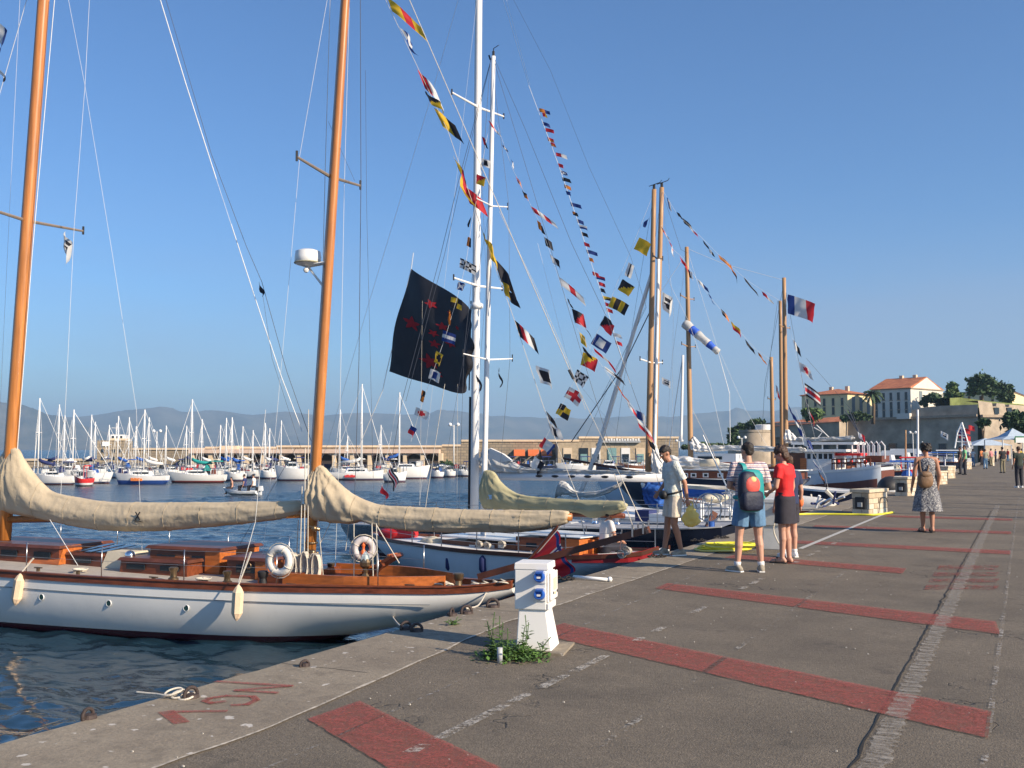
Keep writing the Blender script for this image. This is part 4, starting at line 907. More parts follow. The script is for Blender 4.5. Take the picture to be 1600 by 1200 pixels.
# cockpit
x0, x1 = F1.pix(690, 905, .3).x, F1.pix(470, 905, .3).x
mb = MB()
for sg in (1, -1):
    P = [Vector((x0 + (x1 - x0) * i / 16, sg * (.18 + .62 * math.sin(min(1, (i / 16) * 1.6) * PI / 2)), 0)) for i in range(17)]
    mb.loft([[Vector((p.x, p.y - .02 * sg, s1(p.x) + .04)), Vector((p.x, p.y + .02 * sg, s1(p.x) + .04)), Vector((p.x, p.y + .02 * sg, s1(p.x) + .24)), Vector((p.x, p.y - .02 * sg, s1(p.x) + .24))] for p in P])
mb.build('cockpit_coaming', WOODO, Y1)
mb = MB(); mb.box(x1 - .1, x1 + .5, -.8, .8, s1(x1), s1(x1) + .2); mb.build('bridge_deck', WOOD, Y1)
mb = MB(); mb.box(x0 + .5, x1 - .1, -.6, .6, s1(x0) + .072, s1(x0) + .085); mb.build('cockpit_sole', WOODD, Y1)
c = F1.pix(600, 902, .0); z = s1(c.x) + .1
mb = MB(); mb.beam((c.x + .45, 0, z), (c.x - .28, .06, z + .42), .34, .05); mb.beam((c.x + .2, .12, z + .02), (c.x - .1, .2, z + .28), .06, .06); mb.build('gratings_stand', WOOD, Y1)
for i in range(4): mb = MB(); mb.beam((c.x + .3 - i * .17, -.16, z + .13 + i * .1), (c.x + .3 - i * .17, .24, z + .13 + i * .1), .04, .03); mb.build('slat', WOODO, Y1)
c = F1.pix(571, 898, .2); z = s1(c.x) + .12
mb = MB(); mb.lathe([(.10, 0), (.04, .1), (.05, .18), (.095, .22), (.10, .28), (.02, .44)], (c.x, .2, z), 8); mb.build('binnacle', BRONZE, Y1)
mb = MB(); mb.lathe([(.085, .25), (.075, .38), (.01, .46)], (c.x, .2, z), 6); mb.build('binnacle_hood', mat('pale binnacle glass', (.5, .58, .58), .1), Y1)
# stanchions and lifelines
st = []
for sg in (1, -1):
    pts = []; pts2 = []
    for i, a in enumerate([2.0, 3.6, 5.2, 6.75, 8.3, 9.7, 11.2, 12.9, 14.8]):
        b = (b1(a) - .06) * sg; z = s1(a) + .11; mb = MB(); mb.tube([(a, b, z), (a, b, z + .50)], .009, 6); mb.build('stanchion', GALV, Y1, smooth=True); pts.append((a, b, z + .48)); pts2.append((a, b, z + .25))
    mb = MB(); mb.tube(pts, .0035, 4); mb.tube(pts2, .003, 4); mb.build('lifeline', WIRE, Y1)
# spars
mzo, P, Q = spar(F1, (489, 800), (540, 0), .092, .066, Y1, SPAR, 'mizzen_mast', ext=.35, zfoot=-.45)
mno, Pm, Qm = spar(F1, (10, 800), (68, 0), .125, .105, Y1, SPAR, 'main_mast', ext=.8, zfoot=-.45)
def along(P, Q, z): return P + (Q - P) * ((z - P.z) / (Q.z - P.z))
mb = MB()
mb.tube([along(P, Q, .9) + Vector((.10, .02, 0)), Q + Vector((.08, 0, 0))], .014, 5); mb.build('sail_track', WIREW, mzo)
mb = MB(); mb.tube([along(Pm, Qm, .9) + Vector((.14, .03, 0)), Qm + Vector((.12, 0, 0))], .018, 5); mb.build('sail_track', WIREW, mno)
WSP = mat('weathered spreader', (.20, .16, .13), .6); spreader(F1, (516, 276), 1.0, .030, mzo, WSP); spreader(F1, (42, 345), 1.45, .034, mno, WSP)
for z, oo, rr in ((1.2, mzo, .1), (.1, mzo, .105), (.55, mzo, .1)):
    c = along(P, Q, z); mb = MB(); mb.torus(c, (1, 0, 0), (0, 1, 0), rr, .018, 16, 6); mb.build('mast_band', BRONZE, oo, smooth=True)
for z in (.35, .75, -.05):
    c = along(P, Q, z); mb = MB(); mb.beam(c + Vector((-.22, .1, -.02)), c + Vector((.0, .14, .04)), .04, .05); mb.ball(c + Vector((-.13, .13, 0)), .055, 8); mb.build('halyard_winch', BRONZE, mzo, smooth=True)
c = F1.pix(481, 411, 0); mb = MB(); mb.lathe([(.05, -.07), (.19, -.03), (.225, .0), (.23, .10), (.215, .20), (.12, .235), (.0, .24)], c, 24); rd = mb.build('radar_dome', WHITE, Y1, smooth=True, ang=50)
q_ = along(P, Q, c.z - .45); q2 = along(P, Q, c.z - .02)
mb = MB(); mb.tube([q_ + Vector((.06, 0, 0)), c + Vector((-.02, 0, -.08))], .02, 6); mb.tube([q2 + Vector((.05, .05, 0)), c + Vector((0, .06, -.05))], .02, 6); mb.tube([q2 + Vector((.05, -.05, 0)), c + Vector((0, -.06, -.05))], .02, 6); mb.ball(c + Vector((.0, .05, -.13)), .05, 8); mb.build('bracket', WHITEM, rd)
mb = MB(); mb.torus(c + Vector((0, 0, .0)), (1, 0, 0), (0, 1, 0), .228, .012, 24, 5); mb.build('dome_rim', mat('olive rim', (.35, .33, .22), .5), rd)
# booms and covers
mb = MB(); mb.tube([F1.pix(484, 803, 0), F1.pix(0, 812, 0)], .07, 10); mb.build('main_boom', SPAR, Y1, smooth=True)
mb = MB(); mb.tube([F1.pix(495, 806, 0), F1.pix(893, 808, 0)], .06, 10); mb.build('mizzen_boom', SPAR, Y1, smooth=True)
mt = [(-25, 760), (-8, 735), (3, 712), (15, 701), (27, 702), (45, 730), (60, 750), (82, 768), (120, 777), (175, 784), (225, 785), (300, 785), (400, 784), (474, 781)]
mbt = [(-25, 785), (-8, 800), (0, 803), (15, 803), (32, 806), (60, 810), (95, 817), (132, 825), (187, 830), (250, 830), (312, 825), (400, 817), (440, 811), (474, 803)]
mc = cover(F1, mt, mbt, Y1, KHAKI, hw=.24, seed=4, peak=tuple(F1.pix(18, 695, 0).xz), nA=220)
zt = [(482, 745), (487, 732), (497, 727), (508, 731), (524, 749), (545, 767), (577, 784), (607, 791), (647, 792), (727, 796), (812, 797), (870, 798), (893, 800)]
zb2 = [(482, 800), (487, 808), (493, 813), (520, 818), (551, 819), (567, 816), (593, 823), (633, 829), (700, 833), (753, 831), (790, 832), (835, 829), (870, 823), (893, 815)]
cover(F1, zt, zb2, Y1, KHAKI, hw=.22, seed=8, peak=tuple(F1.pix(497, 722, 0).xz), nA=220, fold=.015)
c = F1.pix(215, 806, .25)
mb = MB(); mb.beam(c + Vector((.05, 0, .07)), c + Vector((-.05, 0, -.07)), .012, .02); mb.beam(c + Vector((-.05, 0, .07)), c + Vector((.05, 0, -.07)), .012, .02); mb.beam(c + Vector((.09, 0, -.09)), c + Vector((-.09, 0, -.10)), .012, .012)
mb.build('embroidered_emblem', BLACK, mc)
# standing rigging of the yawl
lines(F1, [([(86, -10), (50, 400), (28, 690), (22, 800)], .008), ([(140, -5), (133, 130), (116, 352)], .0035), ([(116, 352), (104, 600), (92, 828)], .0035, .0), ([(106, -5), (132, 130), (176, 400), (213, 640), (222, 860)], .003), ([(43, -5), (0, 145), (-40, 300)], .006), ([(31, 0), (10, 430), (0, 640)], .003),
            ([(249, -5), (290, 130), (338, 280)], .009), ([(361, 350), (400, 470), (440, 590), (472, 674)], .008), ([(338, 280), (361, 350)], .0035), ([(512, -5), (468, 245)], .0035), ([(516, -5), (508, 268), (498, 700)], .006), ([(468, 250), (455, 400), (428, 700), (408, 890)], .003),
            ([(546, 0), (538, 290), (530, 700), (524, 880)], .0035, -.5), ([(399, 815), (372, 912)], .006, 1.2), ([(415, 640), (399, 815)], .004, 1.1), ([(78, 812), (122, 884)], .005, 1.2)], Y1, 'standing_rigging')
lines(F1, [([(258, -5), (330, 240), (385, 385), (409, 440), (448, 580), (490, 700)], .005), ([(563, -5), (564, 285)], .006, -.5), ([(564, 285), (561, 560), (552, 850)], .006, -.5), ([(571, 110), (573, 330), (582, 700), (585, 820)], .003, -.5), ([(409, 450), (425, 560), (470, 700)], .003), ([(462, 700), (375, 850)], .004, -.2), ([(513, 190), (554, 282)], .003)], Y1, 'dark_rigging', WIRED)
lines(F1, [([(466, 812), (462, 905)], .01, .15), ([(472, 760), (468, 905)], .009, .2), ([(477, 700), (475, 900)], .009, .2), ([(482, 640), (481, 885)], .008, .2), ([(497, 812), (505, 900)], .007, .1), ([(517, 815), (500, 850)], .006), ([(553, 818), (553, 905)], .008, .3), ([(545, 818), (540, 860)], .006), ([(581, 818), (583, 900)], .009, .4), ([(588, 818), (590, 902)], .008, .4), ([(588, 820), (624, 880)], .009, .3)], Y1, 'halyards', ROPE)
for i in range(9):
    c = along(P, Q, -.28) + Vector((.24 - .075 * i, .18 + .05 * (i % 3), .03 * (i % 2))); mb = MB(); hh_ = .17 + .03 * (i % 3)
    for k in range(4):
        pts = [c + Vector((.045 * math.sin(t * PI / 6) * (1 + .2 * k) + .01 * k, .02 * k + .012 * math.cos(t), hh_ * math.cos(t * PI / 6))) for t in range(13)]; mb.tube(pts, .011, 5)
    mb.build('rope_coil', ROPE, Y1, smooth=True)
for i in range(6):
    c = F1.pix([745, 762, 778, 690, 700, 790][i], [907, 905, 903, 911, 913, 900][i], .1); mb = MB(); z = s1(c.x) + .1
    mb.torus((c.x, .1 + .1 * (i % 2), z), (1, .2, 0), (0, 1, .3), .08, .012, 14, 5); mb.torus((c.x + .05, .05, z + .02), (1, -.3, .3), (0, 1, .2), .07, .012, 14, 5); mb.build('mooring_rope', ROPE, Y1, smooth=True)
for i, (u, v, b) in enumerate([(122, 886, 1.3), (240, 900, 1.35), (318, 903, 1.3), (455, 908, 1.1), (640, 912, .5), (60, 878, 1.3)]):
    c = F1.pix(u, v, b); z = s1(c.x) + .07; mb = MB(); mb.tube([(c.x - .09, b, z + .045), (c.x + .09, b, z + .045)], .012, 6); mb.box(c.x - .03, c.x + .03, b - .015, b + .015, z - .02, z + .04); mb.build('cleat', BRONZE, Y1)
    if i % 2 == 0:
        mb = MB()
        for k in range(3): mb.torus((c.x + .2, b - .25, z + .01 + .015 * k), (1, 0, 0), (0, 1, 0), .10 + .012 * k, .011, 16, 5)
        mb.build('rope_coil', ROPE, Y1, smooth=True)
# gangway
GW = thing('gangway', 'long dark wooden gangway raised by ropes over the stern towards the quay', 'gangway', F1.w(1.3, .1, -.4), F1.rz)
p, q = F1.pix(752, 900, .0), F1.pix(1012, 828, 0)
mb = MB(); mb.beam(F1.w(*p), F1.w(*q), .28, .10, h2=.10); mb.build('plank', WOODD, GW, world=True)
for s_ in (.93, .99):
    for yy in (.155, -.155): c = p.lerp(q, s_); mb = MB(); mb.tube([F1.w(*(c + Vector((0, yy, -.04)))), F1.w(*(c + Vector((0, yy, .14))))], .015, 6); mb.build('end_fitting', GALV, GW, world=True)
mb = MB(); mb.tube([F1.w(*F1.pix(972, 749)), F1.w(*F1.pix(1000, 810)), F1.w(*q)], .008, 5); mb.tube([F1.w(*F1.pix(960, 740)), F1.w(*p.lerp(q, .93))], .007, 5); mb.tube([F1.w(*F1.pix(600, -90)), F1.w(*F1.pix(640, 0)), F1.w(*F1.pix(893, 585))], .007, 5); mb.tube([F1.w(*F1.pix(893, 585)), F1.w(*F1.pix(972, 749))], .004, 5); mb.build('lifting_tackle', ROPE, GW, world=True)
mb = MB(); mb.tube([F1.w(*F1.pix(889, 578)), F1.w(*F1.pix(896, 592))], .022, 6); mb.build('block', BLACK, GW, world=True)
# ensign
EN = thing('ensign', 'red ensign with white and blue cross hanging from its slanted staff at the near stern', 'flag', F1.w(*F1.pix(822, 890, 0)))
p, q = F1.w(*F1.pix(818, 884, .05)), F1.w(*F1.pix(871, 822, .05)); mb = MB(); mb.tube([p, q], .022, 8); mb.build('staff', WOODD, EN, world=True)
mb = MB(); mb.tube([p + Vector((.05, 0, 0)), q + Vector((.05, 0, 0))], .008, 5); mb.build('halyard', ROPE, EN, world=True)
A_ = q.lerp(p, .06); B_2 = q.lerp(p, .86); nS, nT = 26, 22; rows = []; keys = ['B', 'R', 'W']; ms = []
for i in range(nS + 1):
    s = i / nS; row = []
    for j in range(nT + 1):
        t = j / nT; h_p = A_.lerp(B_2, t); fall = s * 1.02 * (1 - .35 * t); fold_ = .05 * math.sin(s * 15 + t * 4) * (.4 + s)
        row.append(h_p + Vector((.32 * s * (1 - t * .2) + .03 * math.sin(s * 9 + 2 * t), -.06 * s + fold_, -fall * .62)))
    rows.append(row)
mb = MB(); fs = []
for i in range(nS):
    for j in range(nT): fs.append((i * (nT + 1) + j, i * (nT + 1) + j + 1, (i + 1) * (nT + 1) + j + 1, (i + 1) * (nT + 1) + j)); ms.append(keys.index(pat('n:RWB', (i + .5) / nS, (j + .5) / nT)))
mb.add([p_ for r in rows for p_ in r], fs, ms); mb.build('cloth', [FC['B'], FC['R'], FC['W']], EN, smooth=True, world=True)
# fenders and lifebuoys of the yawl
def fender(fr, u, v, b, h, r, m, label, ropeto, n=7, group=None, tilt=0.):
    c = fr.pix(u, v, b); t = thing('fender', label, 'fender', fr.w(*c), fr.rz, group); mb = MB()
    mb.lathe([(.01, -h / 2), (r * .55, -h * .42), (r, -h * .28), (r * 1.02, 0), (r, h * .3), (r * .6, h * .42), (.015, h / 2)], (0, 0, 0), n); o = mb.build('body', m, t, smooth=n > 9); o.rotation_euler = (0, tilt, 0)
    mb = MB(); e = fr.pix(*ropeto, b - .15) - c; tp = Vector((math.sin(tilt) * h / 2, 0, h * .48)); mb.tube([tp, e], .009, 5); mb.tube([tp + Vector((.01, 0, 0)), e + Vector((.02, .0, .0))], .007, 5); mb.build('lanyard', ROPE, t); return t
fender(F1, 28, 921, 1.86, .55, .085, FCREAM, 'peach coloured fender at the left frame edge on the white hull', (53, 872), tilt=-.18, group='cream fenders of the white yawl')
fender(F1, 371, 942, 1.55, .56, .088, FCREAM, 'peach coloured fender in the middle of the white hull below the lifebuoy', (393, 862), tilt=-.05, group='cream fenders of the white yawl')
def buoy(fr, u, v, b, Rr, r, m, label, yaw=0., extra=None):
    c = fr.w(*fr.pix(u, v, b)); t = thing('lifebuoy', label, 'lifebuoy', c, fr.rz + yaw); mb = MB(); mb.torus((0, 0, 0), (1, 0, 0), (0, 0, 1), Rr, r, 32, 12); mb.build('ring', m, t, smooth=True)
    mb = MB()
    for i in range(4): a = i * PI / 2 + .5; mb.torus((Rr * math.cos(a), 0, Rr * math.sin(a)), (math.cos(a), 0, math.sin(a)), (0, 1, 0), r + .004, .008, 10, 4)
    pts = [Vector(((Rr + r + .015 + .03 * math.sin(2 * k * PI / 16) ** 2) * math.cos(k * PI / 32 * 4 + .5), .0, (Rr + r + .03) * math.sin(k * PI / 32 * 4 + .5))) for k in range(17)]
    mb.tube(pts, .008, 5); mb.build('grab_line', ROPE, t); return t
buoy(F1, 437, 876, 1.15, .185, .062, mat('white lifebuoy canvas', (.72, .68, .62), .8, bump=.3), 'white lifebuoy hanging on the near rail left of the mizzen mast')
t = buoy(F1, 568, 857, -1.0, .155, .06, mat('greyish lifebuoy canvas', (.55, .52, .54), .8), 'greyish lifebuoy with an orange light inside, on the far rail right of the mizzen mast', yaw=.5)
mb = MB(); mb.lathe([(.0, -.16), (.045, -.14), (.05, -.05), (.02, -.01), (.025, .04), (.035, .06), (.0, .11)], (0, .04, 0), 12); mb.build('rescue_light', mat('orange rescue light', (.85, .16, .03), .4), t, smooth=True)
# ------------------------------------------------------------------ further moored yachts
def at(u, y): r = ray(u, V0); t = y / r.y; return r.x * t, y
def moored(name, label, cat, ust, y0, psi, L, bw, hm, railm=WOOD, sheerpx=None, zs=None, sternw=.15, deck=DECK, bowrise=.3, group=None, bul=.08, x0=None, over=3.0, transom=False):
    xx = at(ust, y0)[0] if x0 is None else x0; fr = Frame(xx, y0, psi)
    bf = fn([(0, bw * sternw), (L * .06, bw * (sternw + (1 - sternw) * .4)), (L * .2, bw * .8), (L * .45, bw), (L * .7, bw * .86), (L * .9, bw * .4), (L, .02)])
    if sheerpx:
        P = []
        for u, v in sheerpx:
            b = bw * .7
            for _ in range(8): p = fr.pix(u, v, b); b = bf(min(max(p.x, 0), L))
            P.append((p.x, p.z))
        P.sort(); sf = fn([(min(0, P[0][0]) - .01, P[0][1])] + P + [(max(L, P[-1][0] + .5), P[-1][1] + .03)])
    else: sf = fn([(0, zs), (L * .4, zs - .06), (L, zs + bowrise)])
    if transom: kf = fn([(0, WZ + .1), (L * .12, WZ - .5), (L * .6, WZ - .9), (L * .88, WZ - .5), (L, sf(L) - .1)])
    else: kf = fn([(0, sf(0) - .12), (over * .45, (sf(0) + WZ) / 2 - .15), (over, WZ - .05), (L * .4, WZ - 1), (L - over * 1.1, WZ - .4), (L - over * .8, WZ), (L - over * .3, (sf(L) + WZ) / 2 - .05), (L, sf(L) - .05)])
    t = thing(name, label, cat, fr.o, fr.rz, group)
    mb = MB(); hull(mb, L, bf, sf, kf, 40, 9); mb.build('hull', hm, t, smooth=True, ang=60)
    mb = MB(); deckmesh(mb, L, bf, sf, .0, .06, 30); mb.build('deck', deck, t)
    mb = MB(); rail(mb, L, bf, sf, .06, bul, 40); mb.build('bulwark', railm, t)
    return t, fr, bf, sf
def rails(t, L, bf, sf, a0=.5, a1=None, n=9, h=.6, sides=(1, -1)):
    a1 = a1 or L * .95
    for sg in sides:
        pts = []
        for i in range(n):
            a = a0 + (a1 - a0) * i / (n - 1); b = max(bf(a) - .08, .02) * sg; mb = MB(); mb.tube([(a, b, sf(a)), (a, b, sf(a) + h)], .013, 5); mb.build('stanchion', GALV, t); pts.append(Vector((a, b, sf(a) + h - .02)))
        mb = MB(); mb.tube(pts, .006, 4); mb.tube([p - Vector((0, 0, h / 2)) for p in pts], .005, 4); mb.build('lifeline', WIRE, t)
def bx(fr, par, name, m, u0, v0, u1, v1, b0, b1_, bq=None, tx=0., ty=0., **k):
    """box whose near face covers photo rectangle on plane bq"""
    bq = b1_ if bq is None else bq; a = fr.pix(u0, v0, bq); c = fr.pix(u1, v1, bq); mb = MB()
    mb.box(min(a.x, c.x), max(a.x, c.x), b0, b1_, min(a.z, c.z), max(a.z, c.z), tx=tx, ty=ty); return mb.build(name, m, par, **k)
def blob(fr, par, name, m, u, v, ru, rv, b=0., dep=.3, rough=.12, seed=0, n=20):
    c = fr.pix(u, v, b); e = fr.pix(u + ru, v + rv, b); rx, rz = abs(e.x - c.x), abs(e.z - c.z); mb = MB(); mb.ball((0, 0, 0), (rx, dep, rz), n)
    mb.v = [tuple(c + Vector(p) * (1 + rough * nz(p[0] * 6, p[1] * 6 + seed, p[2] * 6))) for p in mb.v]; return mb.build(name, m, par, smooth=True)
# --- second yacht
H2 = hullmat('pale blue white hull', (.70, .74, .76), (.25, .03, .03), (.2, .02, .02), WZ + .05, WZ + .15, .25)
Y2, F2, bf2, sf2 = moored('coachroof_sloop', 'white sloop with varnished coachroof and greenish khaki sail cover, second boat from the camera', 'yacht', 1036, 19.6, 14, 8.6, 1.35, H2, WOODD, [(1037, 857), (1012, 866), (992, 870), (940, 873), (884, 874), (812, 870), (700, 861), (645, 853), (592, 843)], deck=WHITEM)
for sg in (1, -1):
    mb = MB(); mb.loft([[Vector((a, (bf2(a) + .012) * sg, sf2(a) - d)) for d in (-.09, .0, .06 + .05 * (1 - a / 1.6))] for a in lin(0.0, 1.5, 8)], closed=False, cap=False); mb.build('stern_trim', mat('red painted stern', (.34, .02, .025), .4), Y2)
rails(Y2, 8.6, bf2, sf2, .6, 8.2, 8, .5)
bx(F2, Y2, 'coachroof', WOODD, 690, 843, 806, 866, -.6, .62)
bx(F2, Y2, 'coachroof_top', WHITE, 687, 838, 808, 845, -.66, .68)
bx(F2, Y2, 'doghouse', WOOD, 806, 838, 904, 868, -.55, .60)
bx(F2, Y2, 'doghouse_top', WHITE, 803, 834, 907, 840, -.6, .66)
bx(F2, Y2, 'end_panel', WOODO, 884, 842, 905, 868, -.5, .615)
for u in (704, 733, 763, 778): bx(F2, Y2, 'window', mat('pale window', (.55, .58, .58), .1), u, 851, u + 9, 857, .55, .632)
bx(F2, Y2, 'side_window', GLASSD, 822, 848, 838, 856, .5, .612); bx(F2, Y2, 'cockpit_locker', WOODO, 915, 843, 926, 866, -.3, .3)
bx(F2, Y2, 'cockpit_seat', WOOD, 905, 866, 1000, 873, -.8, .5)
o = blob(F2, Y2, 'bow_cover', REDC, 622, 834, 25, 14, .1, .42, .12, 2); blob(F2, Y2, 'canvas_bundle', BEIGE, 676, 846, 15, 9, .5, .25, .35, 5)
for u, b in ((628, .3), (640, .5), (650, .2)): blob(F2, Y2, 'sail_bag', WHITEM, u, 849, 6, 5, b, .15, .5, u)
cover(F2, [(753, 742), (757, 736), (761, 734), (772, 739), (783, 754), (801, 768), (817, 774), (844, 777), (891, 780), (979, 783)], [(753, 795), (780, 796), (850, 799), (904, 802), (925, 809), (947, 807), (977, 800), (979, 798)], Y2, KHAKIG, hw=.2, seed=21, peak=tuple(F2.pix(761, 730).xz), nA=120)
bx(F2, Y2, 'cover_badge', mat('pale blue badge', (.35, .55, .75), .7), 761, 773, 768, 780, .17, .205)
mb = MB(); mb.tube([F2.pix(757, 800), F2.pix(975, 806)], .055, 8); mb.build('boom', WOOD, Y2, smooth=True)
m2, P2, Q2 = spar(F2, (757, 740), (771, 88), .066, .05, Y2, ALU, 'mast', zfoot=-.3)
spreader(F2, (769, 322), .55, .018, m2, ALU); spreader(F2, (763, 562), .85, .02, m2, ALU)
mb = MB(); mb.tube([Q2 + Vector((0, 0, -.05)), Q2 + Vector((.0, 0, .12))], .03, 6); mb.tube([Q2 + Vector((0, 0, .1)), Q2 + Vector((-.05, .05, .16)), Q2 + Vector((-.25, .1, .17))], .01, 4); mb.tube([Q2 + Vector((.1, 0, -.05)), Q2 + Vector((.14, 0, .06))], .02, 5); mb.build('masthead_gear', BLACK, m2)
lines(F2, [([(768, 90), (718, 277), (688, 400), (628, 627), (592, 838)], .006), ([(766, 100), (722, 277), (694, 400), (634, 627)], .005), ([(772, 95), (778, 116), (858, 380), (905, 540), (960, 720)], .0045), ([(773, 93), (820, 200), (893, 380), (950, 500), (1000, 640), (1030, 760)], .0045), ([(768, 95), (795, 320), (797, 560), (770, 855)], .004, -.4), ([(766, 95), (752, 300), (725, 550), (715, 860)], .004, .4), ([(764, 330), (700, 700), (690, 850)], .003)], Y2, 'dark_rigging', WIRED)
lines(F2, [([(780, 330), (838, 450), (890, 570), (915, 640)], .004), ([(695, 600), (668, 770), (664, 800)], .007, .6), ([(715, 600), (714, 800)], .003), ([(660, 470), (656, 790)], .003), ([(905, 800), (925, 880)], .012), ([(830, 860), (815, 905)], .006, .9)], Y2, 'running_rigging', ROPE)
fender(F2, 702, 880, 1.25, .36, .085, NAVYC, 'left navy fender on the pale blue hull of the second yacht', (706, 862), 12, 'navy fenders of the second yacht')
fender(F2, 755, 882, 1.32, .40, .09, NAVYC, 'right navy fender on the pale blue hull of the second yacht, below the rope coils', (757, 866), 12, 'navy fenders of the second yacht')
for u, v in ((752, 850), (765, 852), (788, 850), (984, 860), (975, 866)):
    c = F2.pix(u, v, .7); mb = MB()
    for k_ in range(4): mb.torus(c + Vector((.01 * k_, .02 * k_, 0)), (1, 0, 0), (0, .2, 1), .05 + .01 * k_, .01, 12, 4)
    mb.build('rope_coil', ROPE, Y2)
# --- third yacht, black racer
H3 = hullmat('black racing hull', (.012, .016, .03), (.3, .3, .3), (.1, .02, .02), WZ + .05, WZ + .12, .18)
Y3, F3, bf3, sf3 = moored('black_racing_yacht', 'long black racing yacht with thick white mast and white boom, third from the camera', 'yacht', 1152, 25.2, 8, 13.4, 1.75, H3, GREY, [(1152, 822), (1100, 826), (1000, 827), (900, 826), (800, 825), (700, 824), (600, 822), (503, 819)], deck=mat('grey deck paint', (.33, .34, .36), .7), sternw=.6, transom=True, bul=.03)
m3, P3, Q3 = spar(F3, (742, 700), (748, 0), .125, .10, Y3, ALU, 'mast', ext=.5, zfoot=-.3)
c = F3.pix(745, 478); mb = MB(); mb.lathe([(.13, -.09), (.19, -.05), (.19, .05), (.13, .09)], c, 16); mb.build('mast_collar', WHITE, m3, smooth=True)
mb = MB(); mb.tube([F3.pix(736, 470) + Vector((0, 0, 0)), F3.pix(733, 610)], .02, 6); mb.tube([F3.pix(735, 620), F3.pix(733, 795)], .04, 6); mb.build('mast_track', BLACK, m3)
spreader(F3, (748, 168), 1.3, .035, m3, ALU); spreader(F3, (748, 447), 1.2, .035, m3, ALU)
mb = MB(); mb.tube([F3.pix(762, 744), F3.pix(1043, 747)], .11, 14); bo = mb.build('boom', ALU, Y3, smooth=True)
for u in (842, 867, 893, 918, 945, 983):
    p = F3.pix(u, 744 + (u - 842) * .012, .11); mb = MB(); mb.ball(p + Vector((0, -.01, 0)), (.13, .02, .038), 12); mb.build('boom_slot', BLACK, bo)
mb = MB(); a, c_ = F3.pix(1043, 747), F3.pix(1048, 747); mb.lathe([(.10, 0), (.13, .02), (.13, .14), (.06, .18)], (c_.x - .05, 0, a.z), 14, ax='x'); mb.build('boom_end', GREY, bo)
cover(F3, [(752, 700), (765, 702), (785, 712), (800, 722), (830, 731), (900, 733), (1000, 737), (1030, 741)], [(752, 738), (765, 738), (800, 739), (900, 740), (1000, 742), (1030, 744)], Y3, SAILG, 'stowed_sail', hw=.16, seed=31, nA=140, fold=.03, peak=tuple(F3.pix(755, 695).xz))
mb = MB(); P = [F3.pix(u, v, .14) for u, v in ((765, 700), (785, 709), (800, 720), (772, 724), (762, 716))]; mb.add([*P, *[p + Vector((0, -.1, 0)) for p in P]], [(0, 1, 2, 3, 4), (9, 8, 7, 6, 5), (0, 5, 6, 1), (1, 6, 7, 2)]); mb.build('sail_head', SAILW, Y3)
rails(Y3, 13.4, bf3, sf3, .3, 13, 11, .62)
bx(F3, Y3, 'coachroof', GREY, 700, 808, 900, 830, -.7, .7, tx=.3, ty=.2)
bx(F3, Y3, 'blue_crate', NAVYC, 992, 797, 1014, 815, -.1, .4); bx(F3, Y3, 'white_locker', WHITE, 1014, 803, 1045, 816, -.3, .4)
cover(F3, [(1008, 752), (1018, 747), (1034, 750), (1042, 756)], [(1008, 784), (1018, 790), (1034, 791), (1042, 786)], Y3, BLUEC, 'blue_canvas_cover', hw=.28, seed=35, nA=24, fold=.04, b=-.5)
for u in (1085, 1092): bx(F3, Y3, 'steering_pedestal', WHITE, u - 3, 787, u + 3, 815, -.1, .1)
c = F3.pix(1107, 793, .8); mb = MB(); mb.torus(c, (1, .0, 0), (0, 0, 1), .34, .018, 28, 6)
for i in range(6): a = i * PI / 3; mb.tube([c, c + Vector((.3 * math.cos(a), 0, .3 * math.sin(a)))], .008, 4)
mb.build('steering_wheel', GALV, Y3, smooth=True)
for u, v, s in ((930, 818, 1), (965, 820, 1), (1055, 818, 1), (1072, 820, .8)):
    c = F3.pix(u, v, .4); mb = MB(); mb.lathe([(.1 * s, 0), (.07 * s, .05), (.07 * s, .13), (.09 * s, .16)], c, 14); mb.build('winch', CHROME, Y3, smooth=True, ang=40)
lines(F3, [([(718, -8), (673, 153), (617, 340), (575, 478), (512, 694), (470, 790)], .006), ([(745, 0), (655, 790)], .003, 1.0), ([(785, -5), (826, 132)], .005), ([(790, -5), (828, 132)], .004)], Y3, 'standing_rigging', WIREW)
lines(F3, [([(800, -5), (860, 110), (920, 260), (985, 400), (1010, 480)], .004), ([(748, 170), (760, 440), (748, 600)], .004, -1.2)], Y3, 'dark_rigging', WIRED)
mb = MB(); p, q = F3.pix(1117, 800, .6), F3.pix(1096, 846, .9); mb.beam(p, q, .06, .16); mb.build('gangway_side', WOODD, Y3)
mb = MB(); mb.tube([F3.pix(1112, 815, .9), F3.pix(1112, 842, .9)], .08, 8); mb.build('blue_fender', BLUEC, Y3, smooth=True)
mb = MB()
for i in range(6):
    u = 1070 + 14 * i; p = F3.pix(u, 812, .9); mb.tube([p, p + Vector((0, 0, .55))], .014, 5)
mb.tube([F3.pix(1060, 795, .9), F3.pix(1140, 795, .9), F3.pix(1142, 812, .9)], .016, 5); mb.build('pushpit', GALV, Y3)
